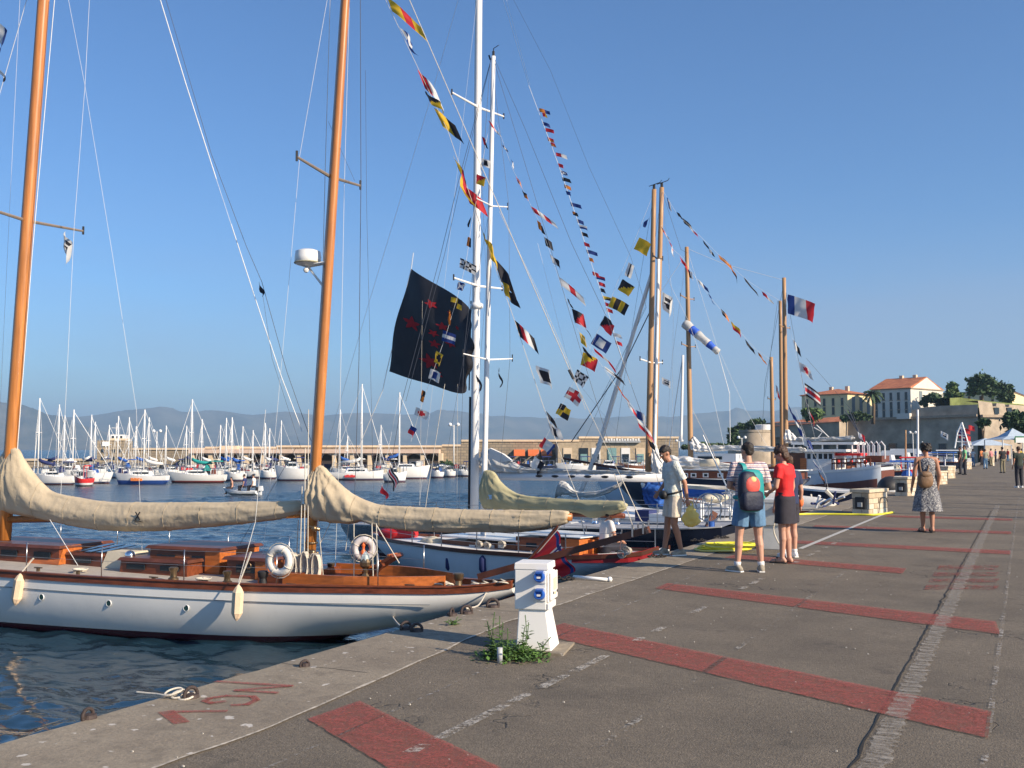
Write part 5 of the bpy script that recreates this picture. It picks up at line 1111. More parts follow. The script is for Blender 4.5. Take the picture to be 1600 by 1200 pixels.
# --- cruiser with blue and cream boom cover
Y4, F4, bf4, sf4 = moored('white_cruiser', 'white cruising yacht with blue and cream boom cover behind the black racing yacht', 'yacht', 1168, 29.5, 8, 7.4, 1.6, HW, WHITE, zs=-.3, sternw=.7, transom=True, deck=WHITEM)
cover(F4, [(1050, 752), (1068, 757), (1100, 760), (1150, 765), (1160, 766)], [(1050, 766), (1068, 768), (1100, 768), (1150, 770), (1160, 771)], Y4, BEIGE, hw=.16, seed=41, nA=50)
cover(F4, [(1040, 760), (1068, 762), (1100, 765), (1140, 766)], [(1040, 770), (1068, 775), (1110, 777), (1140, 770)], Y4, BLUEC, 'blue_skirt', hw=.17, seed=43, nA=50, b=.03)
blob(F4, Y4, 'spray_hood', BEIGE, 1118, 778, 15, 8, 0, .7, .05, 3); bx(F4, Y4, 'cabin', WHITE, 1060, 790, 1140, 806, -.8, .7, tx=.1, ty=.1)
for u in (1132, 1142, 1152, 1160):
    mb = MB(); p = F4.pix(u, 812, .9); mb.tube([p, p + Vector((-.05, 0, .85))], .016, 5); mb.build('pushpit_post', GALV, Y4)
mb = MB(); mb.tube([F4.pix(1128, 770, .9), F4.pix(1145, 767, .9), F4.pix(1165, 780, .9)], .018, 5); mb.tube([F4.pix(1130, 785, .9), F4.pix(1165, 795, .9)], .014, 5); mb.build('pushpit_rail', GALV, Y4)
lines(F4, [([(1098, 680), (1135, 760), (1160, 805)], .022, .3)], Y4, 'backstay', WIREW)
lines(F4, [([(1082, 640), (1112, 700), (1135, 760)], .006, .0)], Y4, 'boom_tackle', ROPE)
# --- wooden schooner, masts 1020 and 1033
Y5, F5, bf5, sf5 = moored('wooden_schooner', 'grey blue schooner with brown deckhouse and two tall brown masts side by side', 'yacht', 1235, 35, 8, 5.6, 1.9, hullmat('grey blue hull', (.33, .40, .46), (.5, .5, .5), (.2, .05, .04), WZ + .05, WZ + .12), WHITE, zs=.28, deck=DECK, over=1.6, bowrise=.1)
m5, P5, Q5 = spar(F5, (1013, 740), (1022, 296), .125, .085, Y5, SPAR2, 'fore_mast', zfoot=.2)
m5b, P5b, Q5b = spar(F5, (1021, 740), (1034, 293), .115, .085, Y5, SPAR2, 'main_mast', zfoot=.2, b=-.6)
for Q_, m_ in ((Q5, m5), (Q5b, m5b)):
    mb = MB(); mb.tube([Q_, Q_ + Vector((0, 0, .18))], .05, 6); mb.tube([Q_ + Vector((.2, 0, .15)), Q_ + Vector((-.3, .1, .2)), Q_ + Vector((-.36, .1, .28))], .015, 4); mb.build('masthead_gear', BLACK, m_)
o, _, _ = spar(F5, (1022, 740), (1029, 405), .06, .06, Y5, ALU, 'white_pole', b=.3)
spreader(F5, (1018, 567), .9, .03, m5, WHITEM); spreader(F5, (1028, 405), .4, .03, m5b, BLACK)
lines(F5, [([(1019, 425), (968, 590)], .075), ([(968, 590), (935, 700), (895, 800)], .095)], Y5, 'furled_foresail', SAILW)
lines(F5, [([(1014, 490), (975, 570), (893, 690)], .02), ([(1034, 300), (1008, 480), (880, 760)], .005), ([(1022, 300), (980, 560), (960, 700)], .005), ([(1035, 300), (1064, 390), (1074, 395)], .006), ([(1010, 480), (940, 620)], .006)], Y5, 'dark_rigging', WIRED)
lines(F5, [([(1040, 430), (1075, 500), (1110, 600), (1132, 700)], .005), ([(1034, 300), (1052, 480), (1050, 700)], .005), ([(1070, 400), (1030, 460), (1010, 560)], .006), ([(840, 380), (893, 585), (1000, 720)], .005)], Y5, 'rigging', WIREW)
bx(F5, Y5, 'deckhouse', WOOD, 1062, 736, 1235, 750, -.8, .9); bx(F5, Y5, 'deckhouse_roof', WHITE, 1058, 733, 1240, 736.5, -.9, 1.0)
for u in (1066, 1079, 1098, 1121, 1140): bx(F5, Y5, 'porthole', WHITE, u, 739, u + 9, 746, .8, .915); bx(F5, Y5, 'port_glass', GLASSD, u + 2, 740.5, u + 7, 744.5, .85, .925)
cover(F5, [(1028, 700), (1036, 708), (1052, 712), (1080, 714), (1120, 722), (1150, 727)], [(1028, 722), (1040, 735), (1060, 734), (1090, 731), (1130, 732), (1150, 731)], Y5, SAILW, hw=.25, seed=51, nA=90, fold=.05, peak=tuple(F5.pix(1030, 690).xz))
cover(F5, [(1020, 690), (1026, 697), (1035, 722), (1046, 742)], [(1020, 745), (1028, 750), (1038, 750), (1046, 748)], Y5, SAILW, 'foresail_bundle', hw=.2, seed=53, nA=40, fold=.05, b=.3)
mb = MB(); mb.tube([F5.pix(880, 716), F5.pix(1000, 738)], .05, 6); mb.build('bowsprit_spar', WOODD, Y5)
mb = MB(); mb.tube([F5.pix(1095, 724, .6), F5.pix(1122, 722, .6)], .13, 10); mb.build('rolled_tender', BEIGE, Y5, smooth=True)
cover(F5, [(868, 775), (875, 752), (885, 754), (900, 768), (930, 768), (960, 758), (975, 750)], [(868, 779), (880, 772), (900, 776), (930, 777), (960, 766), (975, 754)], Y5, SAILG, 'staysail_bundle', hw=.12, seed=55, nA=60, fold=.03, b=1.2)
# --- sloop with dark mast 1075
Y6, F6, bf6, sf6 = moored('dark_mast_sloop', 'long sloop with slender brown mast and long white boom cover, beyond the schooner', 'yacht', 1262, 45, 6, 9.5, 2., HNV, WHITE, zs=.45, deck=WHITEM)
m6, P6, Q6 = spar(F6, (1079, 700), (1073, 386), .13, .09, Y6, SPAR2, 'mast', zfoot=.3)
spreader(F6, (1074, 467), .8, .03, m6, SPAR2); spreader(F6, (1076, 542), .8, .03, m6, SPAR2)
cover(F6, [(1078, 684), (1083, 682), (1092, 690), (1105, 696), (1140, 697), (1210, 698), (1260, 700)], [(1078, 700), (1090, 707), (1110, 706), (1140, 704), (1210, 706), (1260, 706)], Y6, SAILW, hw=.28, seed=61, nA=90, fold=.06, peak=tuple(F6.pix(1080, 676).xz))
bx(F6, Y6, 'deckhouse', WHITE, 1085, 709, 1150, 722, -.8, .9); bx(F6, Y6, 'window_band', GLASSD, 1090, 713, 1128, 718, .8, .92)
spar(F6, (1064, 690), (1067, 555), .07, .06, Y6, ALU, 'white_mast', b=-1)
lines(F6, [([(1074, 390), (1120, 540), (1165, 640), (1200, 700)], .006), ([(1074, 390), (1050, 560), (1040, 700)], .006), ([(1066, 560), (1045, 700)], .02, -1), ([(1073, 388), (1130, 412), (1222, 437)], .008)], Y6, 'rigging', WIREW)
rails(Y6, 9.5, bf6, sf6, 1, 9, 9, .65, (1,))
# --- ketch masts 1207/1225
Y7, F7, bf7, sf7 = moored('brown_ketch', 'brown gaff ketch flying the tricolour, its three pale masts grouped right of the sloop', 'yacht', 1345, 60, 6, 12, 2.3, HWD, WOOD, zs=.7, deck=DECK)
m7, P7, Q7 = spar(F7, (1228, 700), (1225, 434), .16, .11, Y7, SPAR2, 'main_mast', zfoot=.5)
spar(F7, (1222, 700), (1219, 470), .13, .1, Y7, SPAR2, 'top_mast', zfoot=.5, b=-.8)
m7b, _, _ = spar(F7, (1208, 720), (1205, 558), .14, .1, Y7, SPAR2, 'mizzen_mast', zfoot=.5, b=1.)
spreader(F7, (1226, 512), 1.0, .035, m7, SPAR2); spreader(F7, (1206, 625), .7, .03, m7b, SPAR2)
cover(F7, [(1225, 674), (1231, 671), (1242, 681), (1258, 684), (1300, 683), (1336, 681)], [(1225, 694), (1240, 692), (1258, 690), (1300, 689), (1336, 686)], Y7, SAILW, hw=.35, seed=71, nA=80, fold=.07, peak=tuple(F7.pix(1228, 660).xz))
lines(F7, [([(1225, 440), (1262, 640), (1280, 700)], .01), ([(1225, 440), (1195, 600), (1190, 690)], .01), ([(1215, 470), (1195, 620)], .008), ([(1260, 560), (1330, 640), (1350, 690)], .008), ([(1320, 640), (1355, 700)], .03), ([(1326, 640), (1348, 690)], .03)], Y7, 'rigging', WIRED)
lines(F7, [([(1272, 668), (1285, 675), (1275, 688)], .04), ([(1276, 664), (1300, 688)], .03)], Y7, 'davit', WHITEM)
# --- passenger vessel
F8y = 50; H8 = hullmat('passenger hull', (.66, .72, .78), (.66, .72, .78), (.66, .72, .78), -9, -9, .3)
Y8, F8, bf8, sf8 = moored('passenger_boat', 'white excursion boat with open upper deck and brown banded hull, its stern against the quay', 'boat', 1386, F8y, 4, 15, 2.1, H8, WHITE, sheerpx=[(1386, 728), (1370, 731), (1330, 736), (1290, 739), (1250, 742), (1180, 744)], sternw=.75, transom=True, bul=.12, deck=WOODD)
mb = MB()
rows = []
for a in lin(.15, 4.6, 14): b = side(a, sf8(a) - .62, bf8, sf8, lambda q: WZ - .5) + .02; rows.append([Vector((a, b, sf8(a) - .48 - .0 * a)), Vector((a, b + .0, sf8(a) - .92))])
mb.loft(rows, closed=False, cap=False); mb.build('rubbing_band', mat('brown painted band', (.16, .05, .035), .5), Y8)
mb = MB(); mb.box(-.03, .02, -bf8(0) * .95, bf8(0) * .95, sf8(0) - 1.2, sf8(0) - .15); mb.build('transom', WOOD, Y8)
bx(F8, Y8, 'saloon', WHITE, 1256, 706, 1304, 738, -1.2, 1.2); bx(F8, Y8, 'wheelhouse', WOODD, 1232, 708, 1258, 740, -1.0, 1.25)
bx(F8, Y8, 'door', WOODO, 1250, 716, 1260, 734, 1.0, 1.27); bx(F8, Y8, 'saloon_roof', WHITE, 1232, 702, 1322, 706, -1.4, 1.4)
for u in (1261, 1270, 1279, 1287, 1295): bx(F8, Y8, 'window', GLASSD, u, 709, u + 5.5, 717, 1.1, 1.215)
bx(F8, Y8, 'upper_canopy', WHITE, 1236, 691, 1334, 694.5, -1.3, 1.3)
for u in (1240, 1262, 1285, 1308, 1331): mb = MB(); mb.tube([F8.pix(u, 692, 1.2), F8.pix(u, 706, 1.2)], .035, 5); mb.build('canopy_post', WHITE, Y8)
mb = MB(); mb.tube([F8.pix(1300, 718, 1.5), F8.pix(1360, 716, 1.5)], .03, 5); mb.tube([F8.pix(1300, 724, 1.5), F8.pix(1360, 722, 1.5)], .03, 5)
for i in range(9): mb.tube([F8.pix(1300 + i * 7.5, 717, 1.5), F8.pix(1300 + i * 7.5, 734, 1.5)], .03, 5)
mb.build('deck_rail', WOOD, Y8); bx(F8, Y8, 'red_awning', REDC, 1305, 708, 1345, 712, -.8, 1.0)
for u, c_ in ((1310, REDC), (1320, WHITE), (1330, REDC), (1342, WHITE), (1352, REDC)): blob(F8, Y8, 'life_ring', c_, u, 722, 3, 4, 1.2, .15, 0, 1, 10)
bx(F8, Y8, 'stern_locker', WOOD, 1352, 712, 1378, 722, -1, .8)
for i in range(6):
    p = F8.pix(1332 + i * 8, 700, .5); mb = MB(); mb.tube([p + Vector((0, 0, -.6)), p + Vector((0, 0, .15)), p + Vector((-.15, 0, .3)), p + Vector((-.3, 0, .1)), p + Vector((-.3, 0, -.5))], .035, 5); mb.build('chair_frame', WHITE, Y8)
# --- boats towards the head of the quay
for i, (us, y, psi, L, bw, hm, lab, cv, mst) in enumerate([
    (1408, 44, 4, 6, 1.1, HNV, 'navy launch with black rounded stern cover between the first two stone service blocks', BLACK, None),
    (1322, 31.5, 6, 5.5, 1.1, HGR, 'pale grey tender with stacked sails on deck just left of the nearest stone block', SAILG, None),
    (1438, 60, 3, 9, 1.5, HW, 'white fishing boat with blue bow tarpaulin left of the woman in the floral dress', BLUEC, (1434, 640)),
    (1468, 72, 3, 9, 1.5, HNV, 'dark blue fishing boat with red stern gear behind the floral dressed woman', REDC, (1415, 672)),
    (1490, 84, 2, 10, 1.6, HW, 'white harbour boat with dark awning left of the man in green', NAVYC, (1441, 690)),
    (1504, 98, 2, 11, 1.8, HNV, 'navy work boat moored behind the man in green', BLUEC, None),
    (1520, 115, 2, 13, 2.2, HW, 'white ferry with tall dressed mast near the head of the quay', WHITE, (1503, 660))]):
    t_, f_, bf_, sf_ = moored('small_boat', lab, 'boat', us, y, psi, L, bw, hm, WOOD if i % 2 else WHITE, zs=WZ + 1.0 + y * .010, sternw=.7, transom=True, deck=WHITEM, group=None, bowrise=.2)
    z = sf_(L * .4); mb = MB()
    if i in (0,): mb.ball((.45, 0, z + .22), (.5, .75, .45), 16); mb.build('stern_cover', cv, t_, smooth=True)
    elif i == 1:
        mb.ball((2.4, 0, z + .25), (2.1, .35, .28), 16); mb.build('stowed_sail', cv, t_, smooth=True)
        for k in range(16):
            c = Vector((R.uniform(.1, 1.1), R.uniform(-.7, .9), z + R.uniform(.05, .5))); mb = MB(); mb.tube([c, c + Vector((R.uniform(-.4, .4), R.uniform(-.3, .3), R.uniform(-.3, .4)))], R.uniform(.02, .05), 6); mb.build('deck_gear', [GALV, WHITE, NAVYC, ROPE][k % 4], t_)
    else:
        mb.box(L * .3, L * .62, -bw * .5, bw * .5, z, z + 1.1, tx=.2, ty=.1); c_ = mb.build('wheelhouse', WHITE, t_)
        mb = MB(); mb.box(L * .36, L * .57, -bw * .52, bw * .52, z + .5, z + .9); mb.build('window', GLASSD, c_)
        mb = MB(); mb.box(L * .05, L * .26, -bw * .6, bw * .6, z + .9, z + .98, ty=.1); mb.tube([(L * .06, bw * .55, z), (L * .06, bw * .55, z + .9)], .04, 5); mb.tube([(L * .25, bw * .55, z), (L * .25, bw * .55, z + .9)], .04, 5); mb.build('awning', cv, t_)
        mb = MB()
        for k in range(7): c = Vector((L * (.05 + .13 * k), bw * .7, sf_(L * .1 * k))); mb.tube([c, c + Vector((0, 0, .55))], .03, 4)
        mb.tube([(L * .05, bw * .7, z + .5), (L * .9, bw * .5, z + .65)], .025, 4); mb.build('rail', WHITE, t_)
        for k in range(5): c = Vector((L * R.uniform(.05, .9), R.uniform(-.5, .7) * bw, z + .2)); mb = MB(); mb.ball(c, (.3, .25, .28), 8); mb.build('deck_gear', [REDC, BLUEC, BEIGE, ORANGE, WHITE][k], t_)
    if mst:
        spar(f_, (mst[0], 730), mst, .07, .05, t_, ALU if i != 3 else SPAR2, 'mast', zfoot=z)
# dressed ferry mast lattice
f_ = Frame(*at(1520, 115), 2); pf = [(1503, 660), (1496, 676), (1492, 700)]; pg = [(1503, 660), (1509, 680), (1515, 700)]
t = thing('dressed_mast', 'small white lattice mast crowded with flags over the ferry near the head of the quay', 'mast', f_.o, 0)
mb = MB(); mb.tube([f_.w(*f_.pix(*p)) for p in pf], .08, 5); mb.tube([f_.w(*f_.pix(*p)) for p in pg], .08, 5)
for v in (670, 680, 690): mb.tube([f_.w(*f_.pix(1503 - (v - 660) * .35, v)), f_.w(*f_.pix(1503 + (v - 660) * .35, v))], .06, 4)
mb.build('lattice', WHITE, t, world=True)
for i in range(14):
    p = f_.w(*f_.pix(1498 + R.uniform(-6, 16), 664 + i * 2.6)); flag(p, p - Vector((0, 0, .5)), CR * .6 + Vector((0, 0, -.1)), R.choice(['v:RW', 's:W', 'h:BW', 's:R', 'c:WB', 'h:WB']), t, 'pennant', seed=i, nS=4, nT=3)
# --- dinghy with three people
D_ = (EYE - WZ) * FPX / (773 - V0); p1 = cd(404, V0, D_); FD = Frame(p1.x, p1.y, -math.degrees(TH) + 8)
DG = thing('outboard_dinghy', 'small white dinghy with outboard motor crossing the bay', 'dinghy', FD.o, FD.rz)
bd = fn([(0, .55), (1, .65), (1.9, .5), (2.5, .05)]); sf_ = fn([(0, WZ + .3), (1.3, WZ + .32), (2.5, WZ + .52)]); kf_ = fn([(0, WZ + .02), (1.5, WZ - .08), (2.2, WZ + .1), (2.5, WZ + .45)])
mb = MB(); hull(mb, 2.5, bd, sf_, kf_, 14, 5); mb.build('hull', mat('dinghy white', (.75, .77, .78), .4), DG, smooth=True)
mb = MB(); deckmesh(mb, 2.5, bd, sf_, .18, 0); mb.build('floor', GREY, DG)
mb = MB(); mb.box(-.35, -.1, -.13, .13, WZ + .3, WZ + .62, tx=.04, ty=.03); mb.box(-.28, -.15, -.05, .05, WZ - .4, WZ + .3); mb.build('outboard_motor', WHITE, DG)
mb = MB(); mb.box(-.1, .12, -.15, .15, WZ + .2, WZ + .55); mb.build('motor_bracket', BLACK, DG)
# --- flags hanging from halyards
flag_line('signal_flag_line', 'nearest line of large signal flags crossing in front of the thick white mast', F2, [(598, -10), (700, 205), (755, 365), (803, 498), (851, 641), (879, 717), (912, 800)], [
    (605, -4, 613, 18, 44, 34, 'v:YRY'), (624, 42, 635, 62, 28, 22, 'v:WBWB'), (652, 108, 664, 138, 22, 24, 'v:RW'), (664, 142, 672, 160, 30, 16, 'g:KY'), (678, 168, 692, 198, 28, 22, 'v:YK'), (708, 242, 720, 272, 34, 48, 'v:YRY'), (724, 290, 734, 318, 22, 14, 's:R'), (754, 363, 767, 402, 18, 20, 's:Y'), (771, 402, 783, 440, 20, 22, 's:K'), (785, 440, 790, 462, 26, 16, 'v:YK'),
    (804, 500, 812, 526, 24, 22, 'v:KRWK'), (837, 571, 844, 598, 28, 6, 'b:WK'), (853, 642, 858, 656, 12, 14, 's:K'), (857, 661, 862, 680, 20, 6, 'b:WK')], r=.006, group=None, m=ROPE)
flag_line('signal_flag_line', 'near vertical line of small signal flags beside the thick white mast and star banner', F2, [(772, 160), (764, 200), (757, 235), (750, 285), (737, 350), (728, 412), (713, 470), (697, 523), (676, 583), (655, 645), (642, 690)], [
    (763, 188, 768, 198, 12, 14, 'v:RW'), (753, 213, 756, 226, 10, 6, 'v:RWK'), (752, 247, 752, 259, 12, 2, 'b:WK'), (745, 272, 744, 287, 16, 4, 'g:RY'), (736, 338, 733, 355, -6, 6, 's:K', 1), (731, 370, 729, 384, 8, 2, 'v:OK'), (719, 403, 718, 418, 20, 8, 'k:KW'), (716, 440, 713, 452, 14, 2, 'x:BW'), (705, 464, 703, 479, 16, 3, 'q:YK'), (702, 484, 700, 502, 4, 6, 's:O'), (692, 516, 690, 532, 16, 4, 'h:BWB'), (682, 548, 678, 565, 14, 6, 'd:YK'), (673, 576, 669, 591, 14, 5, 'b:WB'), (660, 609, 656, 626, 6, 2, 'q:OK'), (650, 636, 647, 648, 16, 6, 'd:WR'), (642, 664, 637, 676, 14, 6, 'h:BR')], b=.5)
flag_line('signal_flag_line', 'line of signal flags descending right from the thinner white mast to the two wooden masts', F3, [(775, 190), (800, 262), (845, 352), (885, 470), (905, 520), (960, 600), (1000, 650), (1025, 700)], [
    (784, 225, 787, 232, 7, 6, 'x:BW'), (798, 248, 801, 256, 6, 10, 'v:BW'), (806, 275, 809, 285, 6, 8, 'g:RO'), (816, 297, 819, 307, 8, 6, 'g:KO'), (829, 322, 834, 332, 34, 20, 'v:RWRW'), (839, 344, 842, 358, 12, 8, 'v:OK'), (850, 370, 853, 384, 10, 6, 's:K'), (859, 397, 863, 410, 17, 10, 'v:WK'), (873, 432, 877, 446, 34, 26, 'v:WRW'), (886, 466, 889, 474, 8, 8, 's:K'), (893, 482, 898, 504, 16, 6, 'g:KR'), (905, 503, 908, 508, 22, 18, 'v:WK'), (905, 519, 908, 536, 8, 6, 's:Y'), (910, 541, 912, 549, 16, 12, 's:K'), (911, 550, 907, 570, 20, 8, 'g:YR'), (927, 543, 930, 550, 42, 28, 'v:RWR'), (944, 572, 948, 580, 26, 18, 'v:WK'), (964, 602, 967, 609, 20, 20, 'v:ORO'), (979, 626, 982, 636, 14, 18, 'v:WR'), (994, 640, 996, 654, 18, 8, 'v:BW'), (994, 652, 999, 668, 20, 20, 'h:WR'), (1008, 676, 1012, 690, 14, 16, 'v:OK')], b=0.)
sm = [(842, 169), (847, 176), (848, 190), (852, 200), (855, 214), (860, 222), (868, 238), (872, 255), (876, 266), (878, 277), (881, 288), (884, 298), (891, 316), (894, 330), (901, 342), (905, 351), (908, 362), (912, 378), (916, 390), (920, 402), (925, 424), (931, 430), (935, 440), (938, 450), (941, 462), (945, 472), (947, 481), (958, 520), (961, 532)]
cs = ['v:OB', 'v:RY', 's:B', 's:R', 'h:RO', 'h:RO', 'v:RW', 'c:RY', 'x:BW', 's:K', 's:O', 's:B', 's:B', 'g:OK', 's:B', 'h:WB', 's:K', 's:R', 's:B', 's:O', 's:R', 'h:RB', 's:R', 's:K', 'g:YK', 's:R', 's:R', 's:W', 's:R']
flag_line('signal_flag_line', 'long string of tiny signal flags hanging from a small black block in the sky', Frame(*at(1010, 31), 8), [(826, 133), (838, 165), (870, 250), (905, 352), (930, 430), (948, 480), (962, 530), (985, 600)], [(u, v, u + 1.5, v + 6, 9 if i % 3 else 15, 2, cs[i]) for i, (u, v) in enumerate(sm)], r=.008)
flag_line('signal_flag_line', 'line of square signal flags running down left from the top of the two wooden masts', F4, [(1018, 310), (990, 380), (965, 440), (940, 505), (905, 580), (872, 645), (838, 715)], [
    (1015, 338, 1008, 356, -8, 4, 's:B', 1), (999, 371, 990, 389, 24, 9, 's:Y'), (982, 410, 976, 430, 8, 4, 'v:WKW'), (973, 436, 965, 452, 20, 10, 'g:KY'), (957, 463, 950, 479, 24, 10, 'v:YKYK'), (945, 493, 937, 508, 20, 14, 'g:KR'), (932, 521, 923, 537, 20, 12, 'b:BW'), (902, 577, 895, 594, 20, 10, 'k:KW'), (890, 604, 881, 620, 20, 12, 'c:WR'), (876, 630, 868, 646, 20, 8, 'q:KY')], b=.4)
flag_line('signal_flag_line', 'upper line of signal flags from the two wooden masts down to the tricolour mast', F5, [(1036, 298), (1058, 335), (1085, 360), (1130, 405), (1170, 440), (1222, 472)], [
    (1042, 308, 1045, 325, 4, 6, 'v:BW'), (1057, 331, 1060, 338, 9, 5, 's:K'), (1066, 340, 1069, 349, 12, 9, 's:K'), (1077, 352, 1080, 359, 14, 14, 'v:WR'), (1098, 375, 1100, 381, 8, 9, 's:K'), (1107, 388, 1109, 395, 9, 6, 'v:WK'), (1122, 397, 1125, 405, 18, 14, 's:O'), (1141, 412, 1143, 421, 12, 20, 'g:OK'), (1162, 433, 1165, 440, 18, 20, 's:K'), (1190, 455, 1193, 462, 18, 12, 'v:RW')], b=-.3)
flag_line('signal_flag_line', 'lower line of signal flags from the two wooden masts to the short brown mast', F5, [(1033, 352), (1052, 390), (1066, 402), (1090, 438), (1110, 465), (1140, 500), (1180, 545), (1204, 562)], [
    (1033, 354, 1036, 362, 10, 14, 'v:RW'), (1044, 374, 1048, 384, 10, 18, 'v:RW'), (1062, 400, 1065, 410, 10, 14, 's:R'), (1075, 420, 1077, 432, 7, 6, 'v:KW'), (1090, 436, 1093, 444, 14, 12, 'v:WB'), (1107, 458, 1109, 464, 9, 12, 's:B'), (1126, 482, 1129, 492, 10, 10, 'v:KO'), (1142, 502, 1145, 514, 16, 12, 'h:YR'), (1164, 530, 1167, 539, 12, 14, 's:K'), (1184, 550, 1186, 556, 14, 13, 's:O')], b=.4)
flag_line('signal_flag_line', 'short line of red, white and dark striped flags right of the tricolour mast', F7, [(1226, 470), (1240, 540), (1250, 580), (1262, 640), (1275, 690)], [
    (1239, 530, 1242, 545, 9, 12, 'v:WK'), (1248, 565, 1251, 580, 22, 12, 'd:WR'), (1257, 598, 1259, 618, 22, 14, 'h:KWRWK'), (1262, 630, 1264, 640, 10, 24, 'v:WR'), (1230, 630, 1236, 646, 10, 18, 's:B'), (1212, 600, 1213, 614, 6, 10, 'v:WR')], b=.3)
flag_line('signal_flag_line', 'short fluttering line of dark and white flags left of the nearest stone block', F6, [(1243, 640), (1262, 690), (1290, 745), (1300, 790)], [
    (1240, 655, 1244, 664, 10, 10, 's:W'), (1246, 668, 1250, 680, 12, 8, 'v:BW'), (1252, 682, 1256, 696, 14, 6, 'v:WB'), (1270, 717, 1272, 724, 12, 14, 'h:WB'), (1278, 735, 1281, 744, 8, 12, 'v:KO'), (1284, 746, 1288, 758, 9, 12, 's:K')], b=.6)
def lone_flag(name, label, fr, u0, v0, u1, v1, fu, fv, code, b=0., cat='flag', **k):
    A_ = fr.w(*fr.pix(u0, v0, b)); B_ = fr.w(*fr.pix(u1, v1, b)); C_ = fr.w(*fr.pix(u0 + fu, v0 + fv, b)); return tag(flag(A_, B_, (C_ - A_) + fr.N * (C_ - A_).length * .25, code, None, name, **k), label, cat)
lone_flag('tricolour_flag', 'blue white red tricolour flying from the tall pale mast at the right', F7, 1231, 460, 1231, 490, 43, 10, 'v:BWR', nS=16, nT=10, seed=3)
lone_flag('tricolour_flag', 'small red white blue flag before the mole wall above the black racing yacht boom', F3, 851, 683, 842, 697, 20, 12, 'v:RWB', nS=10)
lone_flag('emblem_flag', 'white flag with black head emblem under the spreader at the far left', F1, 102, 361, 102, 392, 12, 22, 'm:WK', b=-1.4, nS=14, nT=10, wave=.2)
lone_flag('emblem_flag', 'white flag with dark head emblem right of the two wooden masts', F5, 1035, 452, 1036, 482, 17, 16, 'm:WK', nS=14, nT=10, wave=.25)
lone_flag('emblem_flag', 'small white flag with emblem low beside the two wooden masts, above the mole wall', F5, 1034, 589, 1035, 600, 16, 6, 'm:WK')
lone_flag('emblem_flag', 'white flag with black emblem before the shaded citadel wall, right of the globe lamp', Frame(*at(1470, 95), 0), 1470, 673, 1470, 682, 12, 5, 'm:WK')
lone_flag('courtesy_flag', 'red and white flag on the upper deck in front of the dark citadel wall', F8, 1340, 674, 1342, 684, 12, 7, 'v:WR')
lone_flag('tricolour_flag', 'red white blue flag cut by the left frame edge at the top', F1, -12, 22, -14, 52, 34, 30, 'v:RWB', nS=14)
lone_flag('pennant', 'red and white pennant cut by the left frame edge below the tricolour', F1, -8, 95, -6, 110, 26, 24, 'v:RWK', pen=True)
lone_flag('burgee', 'small dark triangular flag on the dark stay left of the radar dome', F1, 405, 438, 406, 456, 10, 14, 's:K', pen=True)
lone_flag('burgee', 'red pennant flying just above the khaki mizzen cover', F2, 597, 757, 594, 770, 16, 12, 's:R', pen=True)
lone_flag('striped_flag', 'dark and white striped flag over the water right of the mizzen cover top', F2, 611, 727, 606, 740, 18, 24, 'h:KWRWK')
lone_flag('spotted_flag', 'black and white flag low in front of the orange cafe awnings', F3, 836, 712, 828, 728, 18, 12, 'v:WK')
lone_flag('burgee', 'dark pennant hanging at the thick white mast just above the mountains', F3, 743, 574, 743, 590, 14, 26, 's:K', pen=True)
lone_flag('burgee', 'dark pennant hanging from the right end of the lower spreader', F2, 780, 573, 780, 588, 8, 22, 's:K', pen=True, b=-.8)
# the black flag with red stars
FB = Frame(*at(680, 22.5), 12)
BF = thing('star_flag', 'large black banner with red stars hanging left of the thick white mast', 'banner', FB.w(*FB.pix(604, 580)), 0)
tp = crv([FB.pix(*p).to_tuple() for p in ((643, 420), (676, 441), (712, 462), (730, 482), (739, 500))], 8); bt = crv([FB.pix(*p).to_tuple() for p in ((604, 580), (640, 592), (680, 604), (720, 615), (724, 606))], 8)
def bfp(s, t):
    i = s * (len(tp) - 1); k = min(int(i), len(tp) - 2); a = tp[k].lerp(tp[k + 1], i - k); b = bt[k].lerp(bt[k + 1], i - k); p = a.lerp(b, t)
    e = (s ** 4) * math.sin(t * PI) * .28; return FB.w(p.x - e - .05 * (s ** 6) * math.sin(t * 20), .10 * math.sin(s * 7 + t * 3) * s + .04 * math.sin(s * 15 - t * 8) + .08 * math.sin(t * 4) + .03 * nz(s * 5, t * 9, 2) * s, p.z)
N_, M_ = 36, 30; rows = [[bfp(i / N_, j / M_) for j in range(M_ + 1)] for i in range(N_ + 1)]
mb = MB(); mb.loft(rows, closed=False, cap=False); mb.build('cloth', mat('black flag cloth', (.022, .022, .028), .6, bump=.2, bsc=8), BF, smooth=True, world=True)
for (u, v, r) in ((648, 508, 11), (676, 478, 7), (668, 564, 13), (691, 511, 7), (681, 521, 6), (684, 537, 7), (704, 538, 7), (684, 586, 7), (703, 487, 3), (718, 515, 4)):
    c = FB.pix(u, v); best = min(((i / N_, j / M_) for i in range(N_) for j in range(M_)), key=lambda q: (Vector(rows[int(q[0] * N_)][int(q[1] * M_)]) - FB.w(c.x, 0, c.z)).length)
    s0, t0 = best; rs, rt = r / 115, r / 160; pts = [bfp(s0, t0)]; ph = R.random()
    for k in range(20): a = ph + k * PI / 10; q = 1 if k % 4 == 0 else (.42 if k % 4 == 2 else .66); pts.append(bfp(min(1, max(0, s0 + rs * q * math.cos(a))), min(1, max(0, t0 + rt * q * math.sin(a)))))
    mb = MB(); mb.add([p + FB.N * .012 for p in pts], [(0, 1 + k, 1 + (k + 1) % 20) for k in range(20)]); mb.build('star', FC['R'], BF, world=True)
